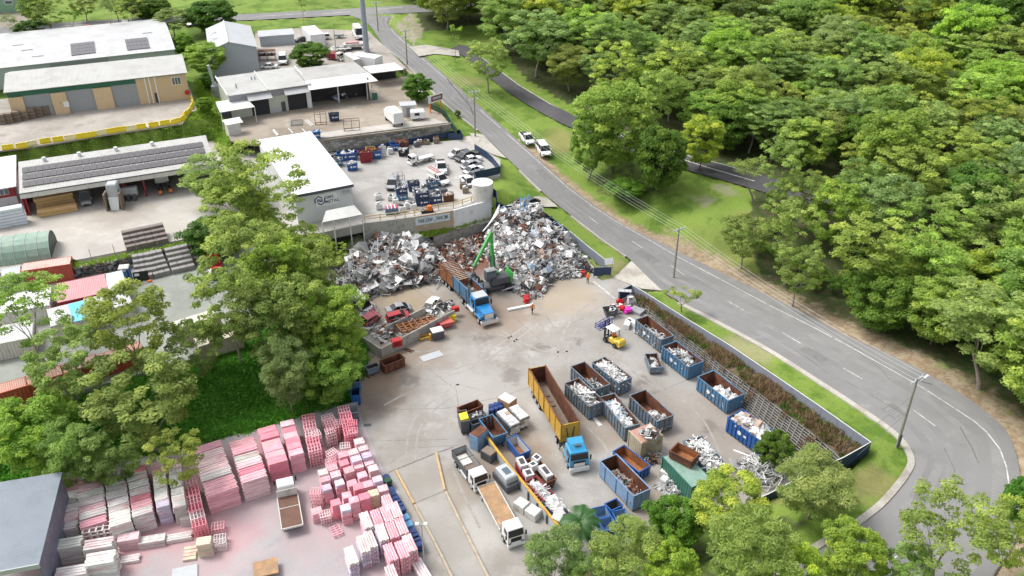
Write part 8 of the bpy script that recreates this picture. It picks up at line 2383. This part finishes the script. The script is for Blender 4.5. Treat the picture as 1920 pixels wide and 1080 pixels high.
# ================================================================ trees
def leaf_mat(name,dark,light,tip,rough=0.55,trans=0.5):
 m = bpy.data.materials.new(name)
 m.use_nodes = True
 n,l = m.node_tree.nodes,m.node_tree.links
 b = n['Principled BSDF']
 b.inputs['Roughness'].default_value = rough
 b.inputs['Specular IOR Level'].default_value = 0.3
 at = n.new('ShaderNodeAttribute'); at.attribute_name = 'tint'
 at2 = n.new('ShaderNodeAttribute'); at2.attribute_name = 'young'
 oi = n.new('ShaderNodeObjectInfo')
 def mix(f,a,c,mode='MIX'):
  q = n.new('ShaderNodeMix'); q.data_type = 'RGBA'; q.blend_type = mode
  if isinstance(f,float): q.inputs['Factor'].default_value = f
  else: l.new(f,q.inputs['Factor'])
  for s,v in ((6,a),(7,c)):
   if isinstance(v,tuple): q.inputs[s].default_value = (*v,1)
   else: l.new(v,q.inputs[s])
  return q.outputs[2]
 c = mix(at.outputs['Fac'],dark,light)
 c = mix(at2.outputs['Fac'],c,tip)
 c = mix(1.0,c,oi.outputs['Color'],'MULTIPLY')
 l.new(c,b.inputs['Base Color'])
 tr = n.new('ShaderNodeBsdfTranslucent')
 l.new(c,tr.inputs['Color'])
 ms = n.new('ShaderNodeMixShader'); ms.inputs[0].default_value = trans
 l.new(b.outputs[0],ms.inputs[1]); l.new(tr.outputs[0],ms.inputs[2])
 l.new(ms.outputs[0],n['Material Output'].inputs['Surface'])
 return m
LM_gum = leaf_mat('gum_leaves',(0.165,0.245,0.068),(0.355,0.485,0.130),(0.60,0.72,0.21))
LM_fine = leaf_mat('feathery_leaves',(0.175,0.255,0.085),(0.36,0.485,0.155),(0.57,0.67,0.25))
LM_dense = leaf_mat('broad_leaves',(0.102,0.216,0.031),(0.222,0.384,0.060),(0.432,0.576,0.090))
LM_bright = leaf_mat('bright_leaves',(0.175,0.30,0.055),(0.365,0.525,0.100),(0.62,0.73,0.16))
def crown_mesh(name,clumps,per,size,m,rs,aspect=0.45,flat=0.0,young=0.25,droop=0.0):
 """leaf faces spread through clumps [(x, y, z, radius)]"""
 g = np.random.default_rng(rs)
 cl = np.array(clumps)
 size *= .74; per *= 1.75
 cnt = np.maximum(10,(per * (cl[:,3] / cl[:,3].mean()) ** 2).astype(int))
 idx = np.repeat(np.arange(len(cl)),cnt)
 N = len(idx)
 d = g.normal(size=(N,3)); d /= np.linalg.norm(d,axis=1,keepdims=True)
 d[:,2] = np.where(d[:,2] < -0.25,-d[:,2] * 0.6,d[:,2])
 rad = cl[idx,3] * g.uniform(0.35,1.0,N) ** 0.5 * g.uniform(0.85,1.12,N)
 pos = cl[idx,:3] + d * rad[:,None] * np.array([1,1,0.72])
 nrm = d * 0.8 + g.normal(size=(N,3)) * 0.55 + np.array([0,0,0.75 + flat])
 nrm /= np.linalg.norm(nrm,axis=1,keepdims=True)
 t = np.cross(nrm,g.normal(size=(N,3))); t /= np.linalg.norm(t,axis=1,keepdims=True) + 1e-9
 if droop:
  t[:,2] -= droop; t /= np.linalg.norm(t,axis=1,keepdims=True)
 b = np.cross(nrm,t); b /= np.linalg.norm(b,axis=1,keepdims=True) + 1e-9
 sz = size * g.uniform(0.6,1.3,N)
 a = t * sz[:,None]; c = b * (sz * aspect)[:,None]
 v = np.stack([pos - a,pos - a * 0.1 + c,pos + a,pos - a * 0.1 - c],1).reshape(-1,3)
 f = np.arange(N * 4).reshape(N,4)
 me = np_mesh(name,v,f)
 ct = g.uniform(0.0,1.0,len(cl))
 tint = np.clip(ct[idx] * 0.6 + g.uniform(0,1,N) * 0.4,0,1)
 cy = g.uniform(0,1,len(cl)) ** 2.0
 yg = np.clip((cy[idx] * 0.8 + 0.2 * g.uniform(0,1,N)) * young * 2.2 * (d[:,2] > 0.15),0,1)
 for an,arr in (('tint',tint),('young',yg)):
  q = me.attributes.new(an,'FLOAT','POINT')
  q.data.foreach_set('value',np.repeat(arr,4).astype(np.float32))
 me.materials.append(m)
 return me
def limb_tree(h,crown_r,rs,fork=0.35,levels=3,spread=0.7,trunk_r=0.22,crown_h=0.6,nlimb=5,lean=0.06,low=.25,clump_r=1.0,nextra=30):
 """limbs as tapered chains; returns (limb MB, clump list)"""
 r = random.Random(rs)
 mb = MB()
 tips = []
 def grow(p,d,L,rad,lv):
  q = p
  segs = 3 if lv == 0 else 2
  rr = rad
  for k in range(segs):
   d2 = (d + Vector((r.gauss(0,.12),r.gauss(0,.12),r.gauss(0.03,.06)))).normalized()
   e = q + d2 * (L / segs)
   r2 = rr * (0.8 if lv == 0 else 0.7)
   mb.tube(q,e,rr,6 if lv < 2 else 4,r2,cap=False)
   q,d,rr = e,d2,r2
  if lv >= levels:
   tips.append(q)
   return
  n = nlimb if lv == 0 else r.choice((2,3,3))
  a0 = r.uniform(0,6.28)
  for k in range(n):
   a = a0 + k * 6.283 / n + r.uniform(-.4,.4)
   sp = spread * r.uniform(0.6,1.25)
   dd = (d + Vector((math.cos(a) * sp,math.sin(a) * sp,r.uniform(0.0,.35)))).normalized()
   grow(q,dd,L * r.uniform(.55,.85) if lv else h * crown_h * r.uniform(.38,.52),rr * .72,lv + 1)
  if lv == 1 and r.random() < .6:
   tips.append(q)
 grow(Vector((0,0,-0.6)),Vector((r.gauss(0,lean),r.gauss(0,lean),1)).normalized(),h * fork + .6,trunk_r,0)
 tz = max(t.z for t in tips); tr = sorted(math.hypot(t.x,t.y) for t in tips)[int(len(tips) * .9)]
 sx = (crown_r - clump_r * .6) / max(tr,.1); z0 = h * fork
 sz = (h - clump_r * .7 - z0) / max(tz - z0,.1)
 def fit(v):
  v = Vector(v)
  k = max(0.0,min(1.0,(v.z - z0 * .7) / (z0 * .5 + .01)))
  s = 1 + (sx - 1) * k
  return Vector((v.x * s,v.y * s,v.z if v.z < z0 else z0 + (v.z - z0) * sz))
 mb.v = [tuple(fit(v)) for v in mb.v]
 tips = [fit(t) for t in tips]
 cl = [(t.x,t.y,t.z,clump_r * r.uniform(.65,1.25)) for t in tips]
 c0 = Vector((0,0,(z0 + h) / 2))
 zl = h * low
 for k in range(nextra):   # clumps filling out the crown's rounded volume
  a,u = r.uniform(0,6.28),r.uniform(-.95,1)
  q = max(.25,1 - abs(u - .05) ** 2.4) ** .5 * r.uniform(.6,1.0) ** .5
  rr = q * crown_r * (.95 - .12 * (u < -.3)) - clump_r * .35
  cl.append((math.cos(a) * rr,math.sin(a) * rr,(zl + h) / 2 + u * ((h - zl) / 2 - clump_r * .4),clump_r * r.uniform(.6,1.15)))
 return mb,cl
TREES = {}
def proto(kind,h,cr,leafm,bark,per,size,seeds,**kw):
 ck = {k: kw.pop(k) for k in ('aspect','flat','young','droop') if k in kw}
 out = []
 for s in seeds:
  mb,cl = limb_tree(h,cr,s,**kw)
  lm = mb.mesh(kind + '_limbs'); lm.materials.append(M[bark])
  lm.polygons.foreach_set('use_smooth',[True] * len(lm.polygons))
  cm = crown_mesh(kind + '_leaves',cl,per,size,leafm,s,**ck)
  out.append((lm,cm))
 TREES[kind] = (h,cr,out)
proto('gum',14,5.0,LM_gum,'bark',52,.28,(11,12,13,14),clump_r=.86,nextra=74,fork=.24,young=.45,low=.26,trunk_r=.26)
proto('bushy',11,5.0,LM_bright,'darkbark',80,.27,(21,22,23),clump_r=.95,nextra=120,fork=.17,young=.5,low=.12)
proto('open',16,4.8,LM_gum,'bark',44,.26,(31,32,33),clump_r=.78,nextra=44,fork=.28,spread=.6,young=.45,low=.3,trunk_r=.28)
proto('feather',12,4.6,LM_fine,'bark',85,.36,(41,42,43),clump_r=1.0,nextra=62,fork=.18,aspect=.2,young=.35,droop=.3,low=.14)
proto('dense',8,4.2,LM_dense,'darkbark',105,.26,(51,52,53),clump_r=.9,nextra=130,fork=.13,young=.25,low=.05)
proto('sparse',7,3.2,LM_bright,'bark',60,.20,(61,62),clump_r=.62,nextra=2,fork=.3,nlimb=4,levels=2,young=.4,trunk_r=.14)
proto('shrub',2.6,1.8,LM_dense,'darkbark',90,.16,(71,72,73),clump_r=.55,nextra=14,fork=.15,levels=1,young=.35,trunk_r=.06)
proto('bare',13,4.0,LM_fine,'bark',34,.25,(81,82),clump_r=.9,nextra=0,fork=.4,spread=.65,young=.2,aspect=.25)
_tr = random.Random(99)
TREE_N = [0]
def tree(kind,name,label,base,h,cr=None,tint=(1,1,1),group=None,cat='tree',rz=None,sd=None):
 H0,R0,lst = TREES[kind]
 lm,cm = lst[(TREE_N[0] if sd is None else sd) % len(lst)]
 TREE_N[0] += 1
 t = thing(name,label,cat,base,_tr.uniform(0,6.28) if rz is None else rz,group)
 sz = h / H0
 sx = (cr / R0) if cr else sz
 a = bpy.data.objects.new('trunk',lm); COL.objects.link(a); a.parent = t; a.scale = (sx,sx,sz)
 c = bpy.data.objects.new('crown',cm); COL.objects.link(c); c.parent = t; c.scale = (sx,sx,sz)
 c.color = (*tint,1)
 return t
def crown_at(px,py,rpx,h,z0=None,lift=.62):
 """base and crown radius of a tree whose crown centre shows at a pixel with radius rpx"""
 z = 2.0 if z0 is None else z0
 for k in range(4):
  q = P(px,py,z + h * lift)
  z = zt(q.x,q.y) if z0 is None else z0
 q = P(px,py,z + h * lift)
 dep = q.y * math.cos(CAM_P) + (CAM_H - q.z) * math.sin(CAM_P)
 return Vector((q.x,q.y,z)),rpx * dep / CAM_F
G1,G2,G3,G4,G5 = (1,1,1),(1.15,1.1,.9),(.82,.95,1.0),(1.25,1.12,.75),(.7,.82,.8)
TL = [
 ('bushy','tall bright green tree with domed cauliflower crown, foremost of the clump between the two roads',1155,222,80,19,(1,1.02,1),0),
 ('gum','pale yellow-green gum showing white branches, behind the big domed roadside tree',1152,132,48,17,(1.3,1.25,.9),1),
 ('bushy','round yellow-green tree on a single trunk by the bend of the dark side road',1318,258,44,12,(1.22,1.12,.8),1),
 ('dense','low dark olive tree tucked between the domed tree and the yellow-green one',1240,285,52,13,(.85,.85,.8),0),
 ('gum','cream-flowered gum standing alone on the verge between main road and side road',915,112,43,13,(1.1,1.08,1.0),0),
 ('sparse','thin young tree on the grass beside the side road crossing',851,72,17,10,(1,1.05,.9),0),
 ('dense','round dark green tree beside the orange-framed sign of the workshop yard',782,160,29,6.5,(.75,.9,.8),1),
 ('sparse','small sparse tree with forked trunk on the verge behind the grey fence',1282,552,37,5.2,(1.0,.95,.9),1),
 ('gum','tree at the grass clearing edge with a bare lower trunk',1398,445,48,10,(.95,.9,.85),2),
 ('open','tall slim gum with long visible trunk right of the grass clearing',1465,330,48,19,(1,1.05,1),1),
 ('dense','round dome tree with white flowers above the workshop roof',580,100,38,6.5,(.8,.85,.9),2),
 ('dense','big dark green cone-topped tree by the top road',396,24,38,9,(.62,.75,.7),0),
 ('gum','grey-green tree in front of the parked cars on the top road',322,38,27,8,(.8,.82,.8),3),
 ('bushy','bright glossy tree between the white warehouse and the grey gabled shed',382,105,42,7.5,(.92,1.0,.8),2),
 ('dense','mid green bushy tree squeezed beside the white warehouse corner',345,80,22,6,(1.1,1.15,.9),1),
 ('sparse','lone young tree on the lawn strip by the top road',565,12,12,8,(1.1,1.0,.6),0),
 ('open','tall gum with pale trunk beside the red parked ute',92,22,26,12,(.95,.95,.9),0),
 ('dense','dark round bush-like tree left of the red parked ute',54,54,22,5.5,(.55,.65,.65),2),
 ('bare','half-bare white-barked gum behind the white warehouse',205,20,18,13,(1,1,.9),0),
 ('open','yellow-green gum on the verge in front of the white parked ute',242,14,24,12,(1.15,1.05,.8),2),
 ('sparse','small dark tree by the road left of the red ute',130,34,16,8,(.7,.8,.7),1),
 ('gum','olive tree at the top left beyond the car park',155,6,22,9,(1,.9,.75),0),
 ('bushy','rounded olive tree behind the green building at the top left',62,10,24,9,(.85,.85,.75),1),
 ('dense','rounded dark tree on the far lawn left of the cone-topped tree',268,8,24,7,(.8,.85,.75),0),
 ('gum','feathery tree at the top edge above the far lawn',215,2,22,10,(.9,.95,.85),2),
 ('bare','grey thin tree at the left edge near the car park',10,52,18,9,(.8,.85,.8),1),
 ('dense','dark shrub-like tree on the far lawn by the top edge',300,14,18,6,(.7,.75,.6),0),
 ('gum','grey-green dense tree at the solar shed corner',405,330,72,10,(.95,.98,.92),1),
 ('dense','dark green understorey tree at the edge of the pale shed yard',398,440,52,7,(.62,.74,.72),1),
 ('open','tallest olive gum with pale forked limbs in front of the white roofed building',490,370,92,22,(1.12,1.08,.85),0),
 ('gum','yellow-green gum left of the scrap heap, beneath the wall sign',572,475,56,12,(1.15,1.12,.8),2),
 ('gum','broad olive gum above the red and white truck',460,492,84,17,(1.0,.98,.85),1),
 ('gum','olive gum hanging over the left scrap heap',575,520,72,14,(1.02,1.0,.85),3),
 ('bushy','vivid lime green tree beside the concrete scrap bay',615,610,68,13,(1.0,1.03,.85),0),
 ('gum','dull olive gum with bare trunk on the green embankment',508,605,80,15,(.9,.9,.85),2),
 ('bushy','dark leafy tree behind the blue bins at the yard corner',610,700,58,9,(.72,.85,.75),1),
 ('feather','drab grey-green tree with straight pale trunk above the pink stacks',535,690,55,12,(.85,.88,.9),1),
 ('gum','bright green sapling tree at the foot of the white wall awning',632,478,22,6,(1.2,1.2,.8),0),
 ('bushy','dark leafy tree at the left side of the domed roadside tree',1105,262,40,14,(.8,.9,.85),1),
 ('dense','low leafy shrub mass at the foot of the domed roadside tree',1175,352,36,4,(.95,1.05,.85),2),
 ('gum','pale green gum behind the yellow-green single-trunk tree',1235,180,48,15,(1.05,1.1,.9),3),
 ('gum','mid green gum hiding the far end of the dark side road',1500,372,52,13,(1,1,.9),1),
 ('bushy','fresh green tree right of the end of the dark side road',1570,395,58,13,(.95,1,.85),1),
 ('open','forest edge gum leaning over the grass clearing',1490,440,58,15,(1,1,.85),2),
 ('gum','olive gum at the corner of the grass clearing and road',1500,505,52,11,(.88,.9,.8),0),
 ('gum','light green gum filling the middle of the group by the solar shed',440,400,70,17,(1.05,1.05,.85),3),
 ('open','yellow-green gum crown just left of the white roof front edge',528,412,50,15,(1.15,1.12,.8),2),
 ('gum','soft green gum between the left scrap heap and the embankment',555,590,66,15,(1.0,1.0,.85),2),
 ('gum','olive gum in the middle of the embankment group',430,570,70,16,(.98,.98,.85),0),
 ('bushy','fresh green lower tree at the foot of the left scrap heap',640,655,45,9,(1.0,1.05,.85),0),
 ('dense','round bright bush on the grass slope beside the yellow barriers',383,193,17,3.2,(1.15,1.15,.8),0),
 ('dense','dark tangle of bushes behind the cream warehouse corner',392,148,17,4,(.75,.85,.75),1),
 ('dense','small round roadside bush above the navy gate leaf',858,212,6,1.6,(.8,.85,.8),2),
 ('dense','dark upright bush at the end of the red container',138,498,10,3,(.8,.95,.7),1),
 ('bushy','bright green bush beside the white refrigerated container',710,114,8,1.8,(1.1,1.15,.8),0),
 ('bushy','light green leafy tree in the heart of the group beside the left scrap heap',520,520,72,15,(.92,.98,.8),1),
 ('open','open bright green tree over the white container roofs at the left edge',60,585,88,15,(1.0,1.12,.8),1),
 ('gum','yellow-tipped gum beside the blue tarpaulin roof',245,605,82,14,(1.1,1.0,.75),2),
 ('gum','grey-green gum over the long red containers',125,690,80,13,(.9,.95,.9),0),
 ('gum','broad dark gum with yellow flower tips on the embankment crest',265,745,105,14,(.88,.86,.78),1),
 ('gum','dull green gum overhanging the cream container end',366,655,52,11,(.82,.85,.8),3),
 ('bushy','fresh bright green tree at the lower left edge above the blue-grey shed',60,815,80,12,(.88,1.0,.8),2),
 ('feather','fine-leaved green tree beside the blue-grey shed roof',130,850,60,11,(.9,1.05,.75),0),
 ('gum','deep green tree shading the tops of the pale stacks',205,850,68,11,(.66,.74,.68),0),
 ('open','yellow-spotted tree leaning over the stacking yard',325,868,56,11,(1.0,.92,.68),1),
 ('feather','soft grey-green tree over the front of the white tray truck',1035,1048,56,9,(.88,.95,.95),0),
 ('feather','olive feathery tree with pale twigs at the bottom of the yard',1178,1040,74,10,(1.1,1.08,.85),1),
 ('dense','dark glossy tree between the skip bins and the pale-topped tree',1266,978,52,7,(.85,1.0,.8),1),
 ('bushy','pale lime tree in flower in front of the green container',1372,944,74,9,(1.18,1.08,.95),1),
 ('feather','wispy olive tree below the pale lime tree',1400,1035,86,12,(1.0,1.02,.75),2),
 ('feather','broad drooping acacia on the grass inside the road bend',1528,908,76,8,(1.05,.98,.85),0),
 ('dense','small dark tree beside the heap of white frames',1452,840,36,6,(.8,.78,.75),2),
 ('bushy','flat-topped green tree over the road at the bottom',1605,1050,62,9,(1.0,1.0,.78),0),
 ('open','big dark-limbed gum with yellow tips at the bottom right corner',1790,1010,98,14,(1.0,.98,.85),0),
 ('gum','yellow-green gum at the right edge of the bottom corner',1895,1000,60,11,(1.15,1.1,.75),1),
 ('bushy','bright lime tree at the bottom edge left of the road',1485,1075,62,9,(1.15,1.15,.72),1),
 ('dense','blue-green bush-like tree at the right edge above the corner gum',1915,930,30,6,(.75,1.05,.95),0),
 ('bushy','bright tree behind the small dark blue skips',1255,1068,52,8,(1.02,1.05,.75),2),
 ('feather','dusky olive tree at the bottom edge centre',1105,1085,50,8,(.8,.9,.75),1),
 ('gum','dark-stemmed tree with grey leaves at the bottom edge of the road',1700,1075,50,8,(.9,1.0,.9),2),
]
KIND_NAME = {'gum': 'gum_tree','bushy': 'leafy_tree','open': 'gum_tree','feather': 'acacia_tree','dense': 'leafy_tree','sparse': 'young_tree','bare': 'gum_tree'}
taken = []
for kind,lab,x,y,r,h,tint,sd in TL:
 if y < 60 and x < 420: r *= 1.3
 b,cr = crown_at(x,y,r,h)
 tree(kind,KIND_NAME[kind],lab,b,h,cr,tint,None,sd=sd)
 taken.append((b.x,b.y,cr))
LMP = mat('palm_leaf',(0.03,0.10,0.016),.5,var=.25)
def palm(label,base,h):
 t = thing('palm_tree',label,'palm tree',base,0.4)
 mb = MB(); mb.path([(0,0,-.4),(.1,0,h * .5),(.05,.1,h)],.17,7); mb.build('trunk',M['darkbark'],t)
 r = random.Random(4)
 for k in range(15):
  a = k * 2.4; up = r.uniform(.2,1.1); L = r.uniform(2.0,2.7)
  f = MB(); pts = []
  for i in range(9):
   s = i / 8
   rad = L * s * math.cos(up * (1 - s)); z = L * (math.sin(up) * s - .55 * s * s * 1.5)
   pts.append(Vector((rad * math.cos(a),rad * math.sin(a),h + z)))
  sidev = Vector((-math.sin(a),math.cos(a),0))
  for i in range(8):
   p,q = pts[i],pts[i + 1]
   for sgn in (-1,1):
    for e in (0.0,.25,.5,.75):
     m_ = p.lerp(q,e); w = .85 * math.sin(math.pi * (i + e + .6) / 9.2) + .08
     tip = m_ + sidev * sgn * w + (q - p) * .9 + Vector((0,0,-.22 * w))
     f.add([m_,m_ + (q - p) * .38,tip],[(0,1,2)])
  f.build('frond',LMP,t)
b,cr = crown_at(1086,996,30,6)
palm('feathery-leaved palm between the grey-green tree and the dark blue skips',b,5.2)
taken.append((b.x,b.y,3))
fr = random.Random(17)
FP = [(p.x,p.y) for p in FOREST]
EXCL = [[(p.x,p.y) for p in list(sa) + list(reversed(sb))]]
def in_poly(poly,x,y):
 r_,j = False,len(poly) - 1
 for i in range(len(poly)):
  if (poly[i][1] > y) != (poly[j][1] > y) and x < (poly[j][0] - poly[i][0]) * (y - poly[i][1]) / (poly[j][1] - poly[i][1]) + poly[i][0]:
   r_ = not r_
  j = i
 return r_
KINDS = [('gum','gum_tree','domed gum',30),('bushy','leafy_tree','knobbly tree',26),('open','gum_tree','pale-limbed gum',20),('feather','acacia_tree','fine-leaved tree',9),('bare','gum_tree','half-bare grey gum',5),('dense','leafy_tree','dense dark tree',10)]
TINTS = [((1,1,1),'mid green'),((1.12,1.08,.8),'yellow-green'),((.92,1.0,1.15),'grey-green'),((1.14,1.02,.72),'golden-tipped'),((.78,.88,.82),'deep green'),((1.08,1.2,.85),'fresh green'),((.93,.95,.85),'olive')]
cands = []
tries = 0
while len(cands) < 420 and tries < 60000:
 tries += 1
 y = 60 + (330 - 60) * fr.random()
 x = fr.uniform(-60,215)
 if not in_poly(FP,x,y):
  continue
 vx = 960 + CAM_F * x / (y * math.cos(CAM_P) + CAM_H * math.sin(CAM_P))
 if vx > 2080 or vx < 740:
  continue
 if any(in_poly(e,x,y) for e in EXCL):
  continue
 rr = fr.uniform(3.6,6.2) * (1.0 + max(0,(y - 150)) / 450)
 ok = all((x - a) ** 2 + (y - b_) ** 2 > (0.555 * (rr + c)) ** 2 for a,b_,c in cands) and all((x - a) ** 2 + (y - b_) ** 2 > (0.7 * (rr + min(c,6))) ** 2 for a,b_,c in taken)
 if not ok:
  continue
 ds = min((x - p.x) ** 2 + (y - p.y) ** 2 for p in list(sa)[::3] + list(sb)[::3])
 if ds < (rr * .75) ** 2:
  continue
 cands.append((x,y,rr))
def where(x,y):
 vx = 960 + CAM_F * x / (y * math.cos(CAM_P) + (CAM_H - 12) * math.sin(CAM_P))
 if y > 235: d = 'far back of forest'
 elif y > 185: d = 'upper forest'
 elif y > 140: d = 'mid forest'
 elif y > 105: d = 'lower forest near road'
 else: d = 'forest beside road bend'
 s = 'left' if vx < 1150 else 'left of centre' if vx < 1350 else 'centre' if vx < 1550 else 'right of centre' if vx < 1750 else 'far right'
 return d,s
wts = [k[3] for k in KINDS]
for x,y,rr in sorted(cands,key=lambda c: c[1]):
 kd = fr.choices(KINDS,wts)[0]
 tn = fr.choice(TINTS)
 h = rr * fr.uniform(2.1,2.9)
 v = fr.uniform(.85,1.12)
 d,s = where(x,y)
 sw = 'small' if rr < 4.4 else 'broad' if rr > 5.6 else 'middling'
 tree(kd[0],kd[1],f'{sw} {tn[1]} {kd[2]}, {d}, {s}',Vector((x,y,zt(x,y))),h,rr * 1.2,tuple(c * v for c in tn[0]),f'{sw} {tn[1]} {kd[2]}s, {d}, {s}')
un = 0
while un < 110:
 k = fr.randrange(8 * 8,len(rb) - 30)
 p = rb[k]; t = rb[k + 1] - rb[k]; s = Vector((t.y,-t.x,0)).normalized()
 q = p + s * (-1 if (p + s * 3 - ra[k]).length < (p - s * 3 - ra[k]).length else 1) * fr.uniform(4.5,22)
 if not in_poly(FP,q.x,q.y):
  un += 0.2
  continue
 un += 1
 hh = fr.uniform(1.2,2.8)
 tn = fr.choice(TINTS)
 d,s2 = where(q.x,q.y)
 tree('shrub','shrub',f'{tn[1]} undergrowth shrub, {d}, {s2}',Vector((q.x,q.y,zt(q.x,q.y))),hh,hh * .75,tn[0],f'{tn[1]} undergrowth shrubs, {d}, {s2}','shrub')
